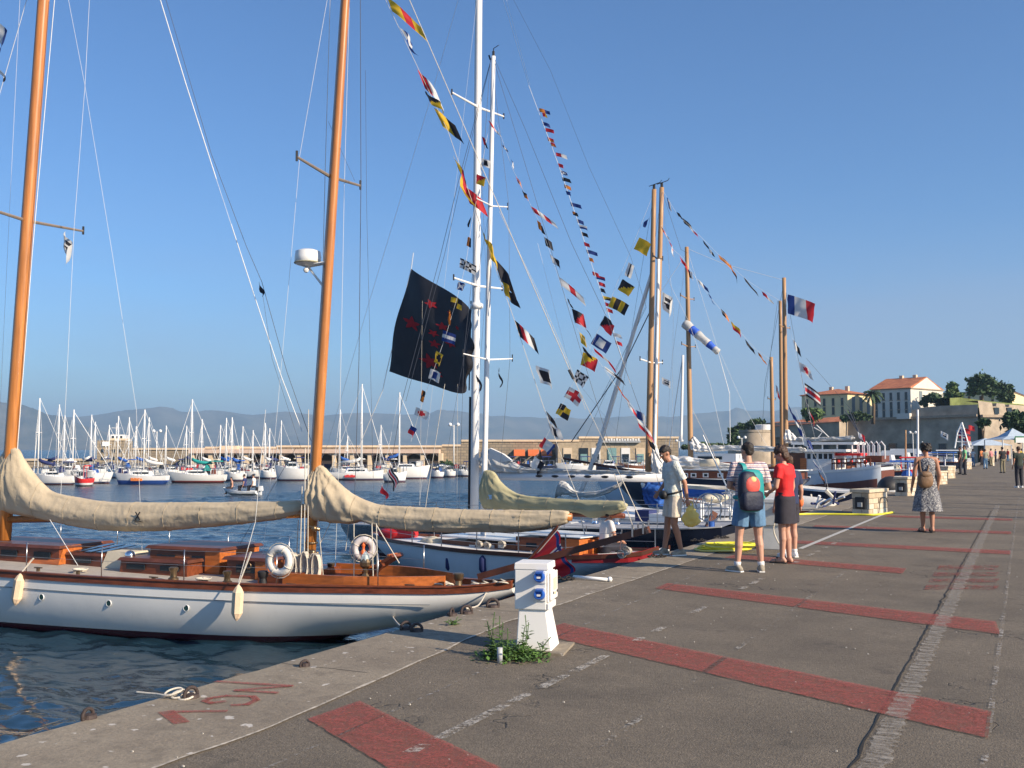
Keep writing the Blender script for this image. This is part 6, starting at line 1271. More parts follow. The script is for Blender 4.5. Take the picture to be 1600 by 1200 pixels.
mb = MB(); mb.tube([FB.w(*FB.pix(646, 395)), FB.w(*FB.pix(643, 418)), FB.w(*FB.pix(604, 581)), FB.w(*FB.pix(598, 610)), FB.w(*FB.pix(560, 700))], .010, 5); mb.build('halyard', WIREW, BF, world=True)
# windsock
p, q = F6.w(*F6.pix(1070, 505)), F6.w(*F6.pix(1122, 550)); WS = thing('windsock', 'blue and white striped windsock in front of the slender brown mast', 'windsock', p)
d = (q - p); seq = [(0, .2, 'W'), (.2, .38, 'B'), (.38, .72, 'W'), (.72, .88, 'B'), (.88, 1., 'W')]
for a, b, c in seq:
    mb = MB(); K = [p + d * (a + (b - a) * i / 5) for i in range(6)]; mb.tube(K, [.22 * (1 - .35 * (a + (b - a) * i / 5)) * (1 + .07 * math.sin(20 * (a + (b - a) * i / 5))) for i in range(6)], 14); mb.build('cloth_band', FC[c] if c == 'W' else mat('bright blue cloth', (.03, .11, .55), .7), WS, smooth=True, world=True)
mb = MB(); mb.tube([q, F6.w(*F6.pix(1140, 615)), F6.w(*F6.pix(1141, 690))], .012, 4); mb.tube([p, F6.w(*F6.pix(1073, 480))], .012, 4); mb.build('line', WIREW, WS, world=True)
# ------------------------------------------------------------------ service pedestals on the quay
PEDW = mat('white polyester cabinet', (.80, .78, .74), .45, var=.03, sc=3); SOCK = mat('blue socket plastic', (.02, .10, .42), .35); YLAB = mat('yellow warning label', (.8, .55, .03), .6)
def pedestal(loc, rz, label, s=1., m=PEDW, detail=True):
    t = thing('power_pedestal', label, 'power pedestal', loc, rz, 'power and water pedestals'); k = s
    mb = MB(); vs = [(-.13, -.175, 0), (.175, -.175, 0), (.175, .175, 0), (-.13, .175, 0), (-.115, -.13, .345), (.115, -.13, .345), (.115, .13, .345), (-.115, .13, .345)]
    mb.add([Vector(v) * k for v in vs], [(3, 2, 1, 0), (4, 5, 6, 7), (0, 1, 5, 4), (1, 2, 6, 5), (2, 3, 7, 6), (3, 0, 4, 7)]); bevel(mb.build('plinth', m, t))
    mb = MB(); mb.box(-.145 * k, .125 * k, -.15 * k, .14 * k, .345 * k, .675 * k); bevel(mb.build('cabinet', m, t))
    mb = MB(); mb.box(-.15 * k, .145 * k, -.155 * k, .15 * k, .675 * k, .73 * k, tx=.004, ty=.004); bevel(mb.build('lid', m, t), .006)
    mb = MB(); mb.box(.127 * k, .150 * k, -.15 * k, .145 * k, .345 * k, .40 * k); bevel(mb.build('drip_sill', m, t))
    mb = MB(); mb.box(.128 * k, .143 * k, -.145 * k, .135 * k, .405 * k, .655 * k); d = bevel(mb.build('door_frame', m, t))
    mb = MB(); mb.box(.146 * k, .166 * k, -.12 * k, .14 * k, .42 * k, .65 * k); d = bevel(mb.build('door', m, t))
    if detail:
        mb = MB(); mb.box(.167, .171, -.045, .075, .50, .60); mb.build('window_panel', BEIGE, d)
        mb = MB(); mb.add([(.1675, .0, .46), (.1675, .04, .46), (.1675, .02, .49)], [(0, 1, 2)]); mb.build('warning_triangle', YLAB, d)
        for y in (-.055, .095): mb = MB(); mb.lathe([(.011, .167), (.011, .172), (.0, .173)], (0, y, .478), 10, ax='x'); mb.build('lock', BLACK, d)
    for z in ((.615, .47) if detail else (.58,)):
        x = .075 * k; z *= k; mb = MB(); mb.box(x - .045, x + .05, -.162 * k, -.149 * k, z - .05, z + .055); o = bevel(mb.build('socket_base', WHITE, t), .004)
        mb = MB(); mb.lathe([(.042, 0), (.046, .015), (.046, .055), (.038, .07), (.03, .07), (.028, .05), (0, .05)], (0, 0, 0), 18, ax='y'); q = mb.build('socket', SOCK, o, smooth=True, ang=40); q.location = (x, -.155 * k, z); q.rotation_euler = (PI, 0, 0)
        q.rotation_euler = (math.radians(180 - 12), 0, 0)
        mb = MB(); mb.box(-.015, .015, .0, .008, -.008, .008); c_ = mb.build('socket_cap', WHITE, o); c_.location = (x, -.218 * k, z + .006); c_.rotation_euler = (PI, 0, 0)
        mb = MB(); mb.beam((x, -.16, z + .05), (x + .005, -.225, z + .045), .06, .014); mb.build('hinged_flap', SOCK, o)
    return t
def bevel(o, w_=.008):
    b = o.modifiers.new('bevel', 'BEVEL'); b.width = w_; b.segments = 2; b.limit_method = 'ANGLE'; return o
c = gz(862, 1021); pz_ = math.radians(13); off = Vector((.175 * math.cos(pz_) + .175 * math.sin(pz_), .175 * math.sin(pz_) - .175 * math.cos(pz_), 0))
PL = c - off; pedestal(PL, pz_, 'white power pedestal with two blue sockets among weeds, nearest on the quay')
mb = MB(); mb.box(-.27, .27, -.26, .26, -.02, .02); o = mb.build('pedestal_footing', CONC, kind='structure'); o.location = PL + Vector((.02, .0, .0)); o.rotation_euler = (0, 0, pz_)
P2_ = gz(1209, 857); t = pedestal(P2_, 0, 'grey white power pedestal with looping cable, between backpack man and woman in red', 1.15, mat('grey white cabinet', (.62, .62, .60), .5), False)
mb = MB(); mb.tube(crv([(.17, -.22, .78), (.12, -.27, .6), (.06, -.27, .35), (.12, -.26, .15), (.2, -.25, .04)], 6), .012, 6); mb.build('cable', ROPE, t, smooth=True)
# ------------------------------------------------------------------ stone service blocks
STN = [mat('cream stone', (.56, .47, .34), .9, var=.15, sc=6, bump=.5), mat('tan stone', (.47, .37, .25), .9, var=.15, sc=6, bump=.5), mat('pale stone', (.62, .55, .43), .9, var=.12, sc=6, bump=.5)]
MORT = mat('block mortar', (.26, .23, .19), .95)
def stone_block(loc, label, LW=.45, LL=1.2, H=.62, rz=-15, det=True):
    t = thing('stone_block', label, 'service block', loc, math.radians(rz), 'stone service blocks along the quay edge')
    # origin: near right corner of the base; extends -x by LW and +y by LL
    mb = MB(); mb.box(-LW + .012, -.012, .012, LL - .012, 0, H - .06); mb.build('core', MORT, t)
    mb = MB(); mb.box(-LW - .04, .04, -.04, LL + .04, H - .06, H + .03); bevel(mb.build('cap_slab', STN[0], t), .012)
    rr = random.Random(label); z = 0.
    for row in range(4):
        hh_ = (H - .07) / 4; y = 0.
        while y < LL - .02:
            l_ = min(rr.uniform(.22, .5), LL - y)
            if LL - y - l_ < .12: l_ = LL - y
            mb = MB(); e = rr.uniform(0, .012); mb.box(-.05, .0 + e, y + .008, y + l_ - .008, z + .008, z + hh_ - .006, tx=.003, ty=.004); mb.build('stone', rr.choice(STN), t); y += l_
        x = -LW
        while x < -.02:
            l_ = min(rr.uniform(.18, .3), -x)
            if -x - l_ < .08: l_ = -x
            e = rr.uniform(0, .01)
            if not (1 <= row <= 2 and det and x + l_ > -LW * .72 and x < -LW * .28): mb = MB(); mb.box(x + .006, x + l_ - .006, -e, .05, z + .008, z + hh_ - .006); mb.build('stone', rr.choice(STN), t)
            x += l_
        z += hh_
    if det:
        mb = MB(); mb.box(-LW * .78, -LW * .22, -.03, .02, H * .24, H * .72); mb.build('socket_panel', BLACK, t)
        mb = MB(); mb.box(-LW * .62, -LW * .36, -.07, -.03, H * .32, H * .5); mb.build('socket', GREY, t)
    return t
bl = [(1358, 804.5, 'nearest stone block with dark socket panel and bent cable on its sunlit side', .62), (1418, 775.5, 'second stone block, right of the black stern cover, with dark socket panel', .66), (1466.5, 757.5, 'third stone block, half hidden directly right of the woman in the floral dress', .62), (1481.5, 748, 'fourth stone block of large irregular stones left of the man in green', .68), (1511, 733.5, 'fifth stone block low behind the man in green', .6), (1548, 728, 'sixth stone block beyond the walkers, left of the man with the black bag', .7)]
for u, v, l_, h_b in bl: stone_block(gz(u, v), l_, H=h_b)
p = gz(1358, 804.5); t = thing('black_cable', 'black cable bent over the sunlit side of the nearest stone block', 'cable', p, math.radians(-15)); mb = MB(); mb.tube(crv([(.05, .5, .01), (.04, .62, .3), (.05, .75, .42), (.05, 1.0, .40), (.05, 1.08, .3)], 6), .012, 6); mb.build('cable', BLACK, t, smooth=True)
YH = mat('yellow hose', (.72, .66, .04), .5, var=.1)
mb = MB(); mb.tube(crv([gz(1200, 808).to_tuple(), gz(1260, 805).to_tuple(), gz(1330, 805.5).to_tuple(), gz(1368, 806).to_tuple(), gz(1396, 802).to_tuple()], 8), .028, 6); mb.v = [(x, y, z + .03) for x, y, z in mb.v]; tag(mb.build('yellow_cable', YH, smooth=True, loc=gz(1330, 805)), 'yellow cable lying on the quay in front of the nearest stone block', 'cable')
c = gz(1136, 861); t = thing('hose_coil', 'flat coil of yellow hose on the quay left of the man with the backpack', 'hose', c)
for j in range(5):
    mb = MB(); pts = []
    for k in range(64):
        a = k * PI / 9 + j; r = .30 + .10 * math.sin(j * 2 + k * .11) + .03 * nz(k * .3, j); pts.append(Vector((0, 0, .03 + .022 * j + .015 * nz(k * .4, j, 3))) + CR * (r * 1.15 * math.cos(a) + .05 * j - .1) + CF * (r * .8 * math.sin(a)))
    mb.tube(pts, .015, 6); mb.build('loop', YH if j % 3 else mat('pale yellow hose', (.78, .72, .22), .5), t, smooth=True)
# ------------------------------------------------------------------ mooring hardware
def mring(u, v, r, label, rope=False, ang=.5, grp=None):
    c = gz(u, v); t = thing('mooring_ring', label, 'mooring ring', c, TH); mb = MB(); mb.torus((0, 0, r * .55), (math.cos(ang), math.sin(ang), 0), (0, 0, 1), r, r * .26, 20, 8); mb.build('ring', STEELB, t, smooth=True)
    mb = MB(); mb.lathe([(r * 1.1, 0.006), (r * 1.0, .03), (r * .5, .035)], (0, .02, 0), 10); mb.build('base_plate', STEELB, t)
    if rope:
        mb = MB()
        for k in range(3): mb.torus((-.03 - .05 * k, .02 * k, .02 + .008 * k), (1, .2 * k, .1), (0, 1, .25), .055, .008, 14, 5)
        mb.tube(crv([(-.05, .0, .06), (-.14, -.03, .03), (-.25, .05, .02), (-.34, .10, .015), (-.42, .14, .012)], 5), .008, 6); mb.build('rope_end', ROPE, t, smooth=True)
    return t
mring(476, 1043, .035, 'small rusty mooring ring alone on the pale quay edge, lower left of the pedestal')
mring(298, 1092, .05, 'rusty mooring ring wrapped with frayed white rope next to the red letters', True, .9)
mring(137, 1125, .045, 'rusty flat mooring iron at the quay edge, nearest to the lower left corner', False, 1.2)
mring(634, 985, .05, 'rusty mooring ring under the white yacht stern, left one of a pair'); mring(651, 988, .05, 'rusty mooring ring under the white yacht stern, right one of a pair', False, .1)
mring(729, 960, .055, 'rusty mooring ring left of the pedestal top, below the stern overhang', False, .2)
mring(706, 963, .05, 'dark heap of mooring iron just left of the ring below the stern overhang', False, 1.3)
mring(770, 950, .06, 'pale steel hoop on the quay directly left of the white cabinet', False, .0)
for i, (u, v, l_) in enumerate([(884, 908, 'black mooring chain heap right of the white pedestal at the ensign tip'), (1030, 872, 'black chain by the left foot of the man in the pale shirt'), (1094, 847, 'black chain links on the quay edge above the yellow hose, left heap'), (1130, 842, 'black chain links on the quay edge above the yellow hose, right heap')]):
    c = gz(u, v); t = thing('mooring_chain', l_, 'chain', c, TH)
    for k in range(5): mb = MB(); mb.torus((.06 * k - .15, .03 * math.sin(k * 2), .028 + .012 * (k % 2)), (1, .2, 0), (0, 1, .6 if k % 2 else .1), .026, .012, 12, 6); mb.build('link', mat('tarred chain iron', (.018, .015, .014), .9), t, smooth=True)
c = gz(925, 908); mb = MB(); mb.tube([gz(896, 906) + Vector((0, 0, .04)), gz(950, 909.5) + Vector((0, 0, .03))], .022, 8); mb.ball(gz(953, 909.5) + Vector((0, 0, .035)), .035, 8); tag(mb.build('boat_hook', WHITE, loc=c, smooth=True), 'white pole lying on the quay edge right of the pedestal', 'pole')
for pts, rr_, lab in ([[(612, 962), (640, 975), (650, 986)], .012, 'pale mooring rope from the white yawl stern down to the left quay rings'], [[(760, 925), (745, 945), (729, 958)], .012, 'pale mooring rope from the stern overhang down to the ring below it']):
    P = [F1.w(*F1.pix(*pts[0], 0.)), (F1.w(*F1.pix(*pts[0], 0.)) + gz(*pts[2])) / 2 - Vector((0, 0, .06)), gz(*pts[2]) + Vector((0, 0, .05))]; mb = MB(); mb.tube(crv([tuple(p) for p in P], 6), rr_, 6); tag(mb.build('mooring_rope', ROPE, loc=P[2], smooth=True), lab, 'rope')
# ------------------------------------------------------------------ weeds
WEED = [mat('weed green', (.10, .20, .035), .7, var=.3, sc=8), mat('weed dark green', (.06, .12, .03), .7, var=.3, sc=8)]
def weed(base, h, n, label, lean=(0, 0), dry=False):
    t = thing('weed_plant', label, 'weed', base); nst = 3
    for s_ in range(nst):
        top = Vector((lean[0] + R.uniform(-.06, .06), lean[1] + R.uniform(-.05, .05), h * R.uniform(.6, 1))); mb = MB(); pts = crv([(R.uniform(-.03, .03), R.uniform(-.03, .03), 0), tuple(top * .5 + Vector((R.uniform(-.02, .02), 0, 0))), tuple(top)], 5); mb.tube(pts, [.004] * len(pts), 4); mb.build('stem', WEED[1] if not dry else BARK, t)
        for k in range(n):
            q = pts[int((.15 + .85 * k / n) * (len(pts) - 1))]; az = k * 2.4 + s_; L = R.uniform(.06, .10) * (1.3 - k / n); d = Vector((math.cos(az), math.sin(az), R.uniform(.1, .7))).normalized(); sd_ = d.cross(Vector((0, 0, 1))).normalized() * L * .2
            mb = MB(); mb.add([q, q + d * L * .5 + sd_, q + d * L + Vector((0, 0, -L * .2)), q + d * L * .5 - sd_], [(0, 1, 2, 3)]); mb.build('leaf', WEED[k % 2], t)
    return t
weed(gz(772, 1026), .42, 15, 'tall leafy weed left of the pedestal, with dry flower heads', (-.02, .02)); weed(gz(786, 1030), .36, 14, 'leafy weed beside the metal stub in front of the pedestal', (.01, 0))
weed(gz(820, 1028), .36, 12, 'slender weed growing up the shaded face of the pedestal'); weed(gz(843, 1026), .16, 7, 'short weed leaning at the front foot of the pedestal', (.05, 0)); weed(gz(708, 978), .10, 6, 'small weed tuft in the quay joint left of the pedestal')
mb = MB()
for i in range(2200):
    u = R.gauss(802, 24); v = 1027 + R.gauss(0, 4.5) + (u - 800) * .01
    if u > 862: continue
    p = gz(u, v); hgt = max(0, R.gauss(.035, .035)) * max(.2, 1 - abs(u - 800) / 75); p = p + Vector((0, 0, hgt)); a = R.random() * 6.3; L = R.uniform(.016, .045); d = Vector((math.cos(a), math.sin(a), R.uniform(-.3, .8))); e = d.cross(Vector((0, 0, 1))).normalized() * L * .35
    mb.add([p, p + d * L * .5 + e, p + d * L, p + d * L * .5 - e], [(0, 1, 2, 3)], i % 2)
tag(mb.build('ground_weeds', WEED, loc=gz(800, 1026)), 'low mat of green weeds spreading round the foot of the pedestal', 'weeds', kind='stuff')
mb = MB(); mb.lathe([(.022, 0), (.022, .12), (.015, .12)], gz(781, 1036), 10); tag(mb.build('metal_stub', GREY, loc=gz(781, 1036), smooth=True), 'short metal pipe stub standing among weeds in front of the pedestal', 'pipe stub')
mb = MB()
for i in range(160):
    p = Vector((R.uniform(-4.6, 0), R.uniform(3.2, 16), .008)); r_ = R.uniform(.002, .007); a = R.random() * 3; mb.box(p.x - r_, p.x + r_, p.y - r_ * .7, p.y + r_ * .7, .004, .008 + r_ * .6, tx=r_ * .3, ty=r_ * .3)
tag(mb.build('pebbles', mat('pale grit', (.45, .41, .35), .9, var=.4, sc=30), loc=(-2, 6, 0)), 'loose grit and pebbles scattered on the pavement', 'grit', kind='stuff')
# ------------------------------------------------------------------ market tent
D_ = 98; p = cd(1583, V0, D_); fT = Frame(p.x, p.y, -math.degrees(TH)); q = fT.pix(1583, 669); e = fT.pix(1552, 687); hw_ = abs(e.x - q.x)
t = thing('market_tent', 'pale blue pyramid market tent with green bordered banner at the right edge', 'tent', Vector((p.x, p.y, 0)), fT.rz); TENT = mat('pale blue tent cloth', (.42, .50, .58), .8, bump=.15)
mb = MB(); mb.add([(-hw_, hw_, e.z), (hw_, hw_, e.z), (hw_, -hw_, e.z), (-hw_, -hw_, e.z), (0, 0, q.z)] + [(x * .5, y * .5, (e.z + q.z) / 2 - .22) for x, y in ((-hw_, hw_), (hw_, hw_), (hw_, -hw_), (-hw_, -hw_))], [(0, 1, 6, 5), (1, 2, 7, 6), (2, 3, 8, 7), (3, 0, 5, 8), (5, 6, 4), (6, 7, 4), (7, 8, 4), (8, 5, 4)]); mb.build('canopy', TENT, t)
for sx in (-1, 1):
    for sy in (-1, 1): mb = MB(); mb.tube([(sx * hw_ * .96, sy * hw_ * .96, 0), (sx * hw_ * .96, sy * hw_ * .96, e.z)], .05, 6); mb.build('pole', WHITEM, t)
a, b = fT.pix(1571, 684), fT.pix(1596, 692); mb = MB(); mb.box(b.x, a.x, hw_ + .02, hw_ + .06, b.z, a.z); s_ = mb.build('banner', WHITE, t)
mb = MB(); mb.box(b.x - .05, a.x + .05, hw_ + .0, hw_ + .05, a.z, a.z + .12); mb.box(a.x, a.x + .1, hw_, hw_ + .05, b.z, a.z); mb.build('banner_border', FC['G'], s_)
t = thing('market_tent', 'second lower pale tent left of the pyramid tent', 'tent', cd(1540, V0, 112), fT.rz); t.location.z = 0
mb = MB(); mb.add([(-2.2, 1.6, 2.1), (2.2, 1.6, 2.1), (2.2, -1.6, 2.1), (-2.2, -1.6, 2.1), (0, 0, 2.9)], [(0, 1, 4), (1, 2, 4), (2, 3, 4), (3, 0, 4)]); mb.build('canopy', TENT, t)
for sx in (-1, 1): mb = MB(); mb.tube([(sx * 2.1, 1.5, 0), (sx * 2.1, 1.5, 2.1)], .05, 6); mb.build('pole', WHITEM, t)
tree('small_palm', 118, 1536, 728, [(1537, 659, 9, 4), (1531, 662, 5, 4)], LEAFD, 'small dark palm on thin trunk above the second tent', .35, 500, 'palm')
for i, (y, x, h_, r_) in enumerate([(27.0, 9, 9.5, .13), (30.5, 11, 10, .10), (33.5, 8, 9, .13), (39, 12, 11, .12), (46, 10, 10, .16), (54, 11, 11, .12)]):  # unseen posts added past the frame edge to throw shadows on the quay
    t = thing('street_lamp', 'tall unseen shadow post added on the landward side of the quay, number %s along it' % ['one', 'two', 'three', 'four', 'five', 'six'][i], 'lamp post', (x, y, 0), 0, 'unseen posts added for shadows on the landward side')
    t['label'] = 'tall unseen post added beyond the right frame edge to cast a shadow over the quay'
    mb = MB(); mb.tube([(0, 0, 0), (0, 0, h_)], [r_, r_ * .8], 10); mb.build('pole', GREY, t); mb = MB(); mb.ball((0, 0, h_ + .3), .35, 10); mb.build('globe', WHITE, t)
# ------------------------------------------------------------------ people
SKIN = mat('tanned skin', (.42, .20, .12), .55, var=.08, sc=3); SKINL = mat('fair skin', (.52, .28, .19), .55, var=.08, sc=3)
HAIRD = mat('dark hair', (.020, .013, .010), .6, var=.4, sc=30, bump=.6, bsc=60); HAIRB = mat('brown hair', (.07, .035, .02), .6, var=.4, sc=30, bump=.6, bsc=60)
def cap(mb, p, q, r0, r1, n=10, flat=False):
    p, q = Vector(p), Vector(q); d = (q - p).normalized(); P = []; Rr = []
    if not flat:
        for k in range(4): a = (3 - k) / 3 * PI / 2; P.append(p - d * r0 * math.sin(a)); Rr.append(max(r0 * math.cos(a), .001))
    else: P += [p]; Rr += [r0]
    P.append(p.lerp(q, .5)); Rr.append((r0 + r1) / 2)
    if not flat:
        for k in range(4): a = k / 3 * PI / 2; P.append(q + d * r1 * math.sin(a)); Rr.append(max(r1 * math.cos(a), .001))
    else: P += [q]; Rr += [r1]
    mb.tube(P, Rr, n)
def torso(mb, rings, n=20):
    """rings: (cx, cy, z, rx, ry)"""
    mb.loft([mb.ring(Vector((c[0], c[1], c[2])), Vector((c[3], 0, 0)), Vector((0, c[4], 0)), n, .85) for c in rings])
def remesh(mb, name, m, par, vox, it=3):
    me = bpy.data.meshes.new(name); me.from_pydata([tuple(v) for v in mb.v], [], mb.f); bm = bmesh.new(); bm.from_mesh(me); bmesh.ops.recalc_face_normals(bm, faces=bm.faces); bm.to_mesh(me); bm.free()
    o = bpy.data.objects.new(name, me); COL.objects.link(o); md = o.modifiers.new('r', 'REMESH'); md.mode = 'VOXEL'; md.voxel_size = vox; ms = o.modifiers.new('s', 'SMOOTH'); ms.iterations = it; ms.factor = .5
    dg = bpy.context.evaluated_depsgraph_get(); m2 = bpy.data.meshes.new_from_object(o.evaluated_get(dg)); o.modifiers.clear(); o.data = m2; bpy.data.meshes.remove(me); m2.name = name
    m2.materials.clear(); m2.materials.append(m); m2.polygons.foreach_set('use_smooth', [True] * len(m2.polygons)); o.parent = par; return o
def hand(mb, w_, d, side_, grip=False, fine=True):
    """palm and fingers continuing from wrist w_ along d"""
    d = Vector(d).normalized(); s = Vector((0, 1, 0)); s = (s - d * s.dot(d)).normalized(); nrm = d.cross(s) * side_
    c = w_ + d * .05; cap(mb, w_ + d * .01, w_ + d * .075, .022, .026, 8); cap(mb, w_ + d * .03 + s * .018, w_ + d * .08 + s * .024, .016, .015, 6); cap(mb, w_ + d * .03 - s * .018, w_ + d * .08 - s * .024, .016, .014, 6)
    if not fine: cap(mb, c, w_ + d * .16, .026, .014, 6); return
    for k, L in enumerate((.068, .078, .072, .056)):
        b = w_ + d * .085 + s * (.03 - .02 * k); bend = nrm * (-.6 if grip else -.22); m_ = b + (d * 1 + bend * .6).normalized() * L * .5; e = m_ + ((d * (.1 if grip else .9) + bend * (2.2 if grip else 1)).normalized()) * L * .5; cap(mb, b, m_, .0085, .008, 6); cap(mb, m_, e, .008, .0065, 6)
    b = w_ + d * .03 + s * .028; m_ = b + (d * .6 + s * .8 - nrm * .3).normalized() * .038; cap(mb, b, m_, .012, .010, 6); cap(mb, m_, m_ + (d + s * .2 - nrm * .4).normalized() * .03, .010, .0075, 6)
DEF = dict(h=1.75, lean=(0, 0), hipL=(-.09, 0, .93), hipR=(.09, 0, .93), kneeL=(-.10, .02, .50), kneeR=(.10, .02, .50), ankL=(-.105, -.01, .085), ankR=(.105, -.01, .085), shL=(-.18, 0, 1.43), shR=(.18, 0, 1.43), elL=(-.235, -.03, 1.14), elR=(.235, -.03, 1.14), wrL=(-.245, .06, .89), wrR=(.245, .06, .89), head=(0, .015, 1.63), toeL=(-.02, .16), toeR=(.02, .16), fem=0, w=1., hturn=0., htilt=0.)
def person(label, loc, rz, skin=SKIN, hair=HAIRD, top=None, bottom=None, shoes=BLACK, socks=None, vox=.0085, hairst='short', sleeve=.62, hem=.92, short=.60, skirt=None, dress=None, neckline=1.47, grip='', belly=0., trousers=False, name='person', group=None, **kw):
    J = dict(DEF); J.update(kw); V = {k: Vector(v) for k, v in J.items() if isinstance(v, tuple) and len(v) == 3}; s = J['h'] / 1.75; fem = J['fem']; W_ = J['w']
    t = thing(name, label, 'person', loc, rz, group); t.scale = (1, 1, 1); fine = vox < .012
    mb = MB(); lx, ly = J['lean']
    def L_(z): k_ = max(0, (z - .95) / .5); return lx * k_, ly * k_
    def ring_(z, rx, ry, cy=0): a, b = L_(z); return (a, b + cy, z, rx * W_, ry)
    torso(mb, [ring_(.84, .10, .08), ring_(.90, .155, .105), ring_(.97, .165 + .012 * fem, .115, -.01), ring_(1.08, .14 - .012 * fem, .10 + belly, belly * .5), ring_(1.2, .148 - .01 * fem, .105 + belly * .6, belly * .3), ring_(1.32, .165 - .01 * fem, .115 + .012 * fem), ring_(1.40, .165, .10), ring_(1.455, .11, .075), ring_(1.48, .06, .055)])
    hd = V['head']; a_, b_ = L_(1.46); cap(mb, (a_, b_, 1.42), (hd.x, hd.y - .02, hd.z - .06), .056 - .006 * fem, .052 - .006 * fem)
    M = Matrix.Rotation(J['hturn'], 3, 'Z') @ Matrix.Rotation(-J['htilt'], 3, 'X')
    def hp(x, y, z): return hd + M @ Vector((x, y, z))
    mb.ball(hp(0, -.005, .03), (.074, .094, .092), 16, M=M); mb.ball(hp(0, .018, -.035), (.058, .072, .075), 14, M=M); cap(mb, hp(0, .06, -.085), hp(0, .062, -.08), .026, .026)
    cap(mb, hp(0, .088, .022), hp(0, .108, -.016), .010, .014, 6); cap(mb, hp(-.02, .082, -.048), hp(.02, .082, -.048), .009, .009, 6); cap(mb, hp(-.03, .080, .034), hp(.03, .080, .034), .012, .012, 6)
    for sg in (-1, 1): mb.ball(hp(sg * .076, -.005, -.0), (.010, .020, .032), 8, M=M)
    for S, sg in (('L', -1), ('R', 1)):
        hp_, kn, an = V['hip' + S], V['knee' + S], V['ank' + S]; cap(mb, hp_, kn, .083 * W_, .056); cap(mb, kn, kn.lerp(an, .35) + Vector((0, -.012, 0)), .053, .056); cap(mb, kn.lerp(an, .3) + Vector((0, -.012, 0)), an, .055, .035)
        tx, ty = J['toe' + S]; toe = an + Vector((tx, ty, -.055)); cap(mb, an + Vector((-tx * .3, -.035, -.045)), an, .034, .036); cap(mb, an + Vector((0, 0, -.04)), toe, .038, .03)
        sh, el, wr = V['sh' + S] + Vector((lx, ly, 0)), V['el' + S], V['wr' + S]; cap(mb, sh, el, .052, .040); cap(mb, el, wr, .039, .026); cap(mb, sh + Vector((-sg * .1, 0, .01)), sh, .06, .052); hand(mb, wr, wr - el, sg, S in grip, fine)
    mb.v = [tuple(Vector(v) * s) for v in mb.v]; body = remesh(mb, 'body', skin, t, vox)
    mb = MB()
    for sg in (-1, 1): mb.ball(hp(sg * .03, .083, .02) * s, .012, 8)
    if fine: mb.build('eyes', WHITEM, t, smooth=True)
    # hair
    mb = MB()
    if hairst == 'short': mb.ball(hp(0, -.016, .055), (.083, .098, .080), 16, M=M); mb.ball(hp(0, -.055, .01), (.070, .055, .07), 12, M=M)
    elif hairst == 'bob': mb.ball(hp(0, -.018, .055), (.092, .108, .088), 16, M=M); mb.ball(hp(0, -.055, -.02), (.088, .065, .095), 12, M=M)
    else:
        for k in range(26): a = k * 2.4; zz = -.04 + .13 * k / 26; mb.ball(hp(.075 * math.cos(a), -.03 + .07 * math.sin(a) * (1 if math.sin(a) < 0 else .6), zz + .03), .038, 8)
        mb.ball(hp(0, -.02, .06), (.088, .10, .085), 14, M=M)
    mb.v = [tuple((Vector(v) + (Vector(v) - hd) * .22 * nz(v[0] * 45, v[1] * 45, v[2] * 45)) * s) for v in mb.v]; remesh(mb, 'hair', hair, t, vox * 1.1, 2)
    g = .018
    if top is not None:
        mb = MB(); torso(mb, [ring_(hem, .185 + .01 * fem, .135), ring_(1.0, .178, .13 + belly * .5), ring_(1.1, .165 - .01 * fem, .12 + belly, belly * .5), ring_(1.22, .168, .122 + belly * .5), ring_(1.33, .182, .13 + .012 * fem), ring_(1.41, .18, .115), ring_(1.455, .13, .088), ring_(neckline, .08, .07)])
        for S, sg in (('L', -1), ('R', 1)):
            sh, el = V['sh' + S] + Vector((lx, ly, 0)), V['el' + S]; e = sh.lerp(el, sleeve); cap(mb, sh + Vector((-sg * .1, 0, .0)), sh, .072, .066); cap(mb, sh, sh.lerp(el, .12), .064, .064); cap(mb, sh, e, .066, .070, flat=True)
            if sleeve > 1: cap(mb, el, el.lerp(V['wr' + S], .9), .055, .045, flat=True)
        mb.v = [tuple(Vector((v[0] * (1 + .05 * nz(v[0] * 9, v[1] * 9, v[2] * 12) + .03 * nz(v[2] * 25 + v[0] * 14, v[1] * 12)), v[1] * (1 + .09 * nz(v[1] * 9, v[0] * 9, v[2] * 14) + .06 * nz(v[2] * 22 - v[0] * 18, 4)), v[2])) * s) for v in mb.v]; t['_'] = 0; del t['_']; remesh(mb, 'shirt', top, t, vox * 1.2, 2)
    if bottom is not None:
        mb = MB(); torso(mb, [ring_(.80, .14, .105), ring_(.86, .178, .125), ring_(.95, .183 + .01 * fem, .13), ring_(1.03, .17, .122), ring_(1.05, .165, .118)])
        for S, sg in (('L', -1), ('R', 1)):
            hp_, kn, an = V['hip' + S], V['knee' + S], V['ank' + S]
            if trousers: cap(mb, hp_, kn, .10, .076); cap(mb, kn, an + Vector((0, 0, -.02)), .078, .062, flat=True); cap(mb, kn, kn + Vector((0, 0, -.02)), .077, .077)
            else: q = hp_.lerp(kn, (hp_.z - short) / (hp_.z - kn.z)); cap(mb, hp_ + Vector((0, 0, .02)), hp_, .09, .098); cap(mb, hp_, q, .100 * W_, .105 * W_, flat=True)
        mb.v = [tuple(Vector((v[0] * (1 + .06 * nz(v[0] * 9, v[1] * 9, v[2] * 9)), v[1] * (1 + .10 * nz(v[1] * 9, v[0] * 12, v[2] * 9) + .05 * nz(v[0] * 26 + v[2] * 10, 7)), v[2])) * s) for v in mb.v]; remesh(mb, 'trousers' if trousers else 'shorts', bottom, t, vox * 1.2, 2)
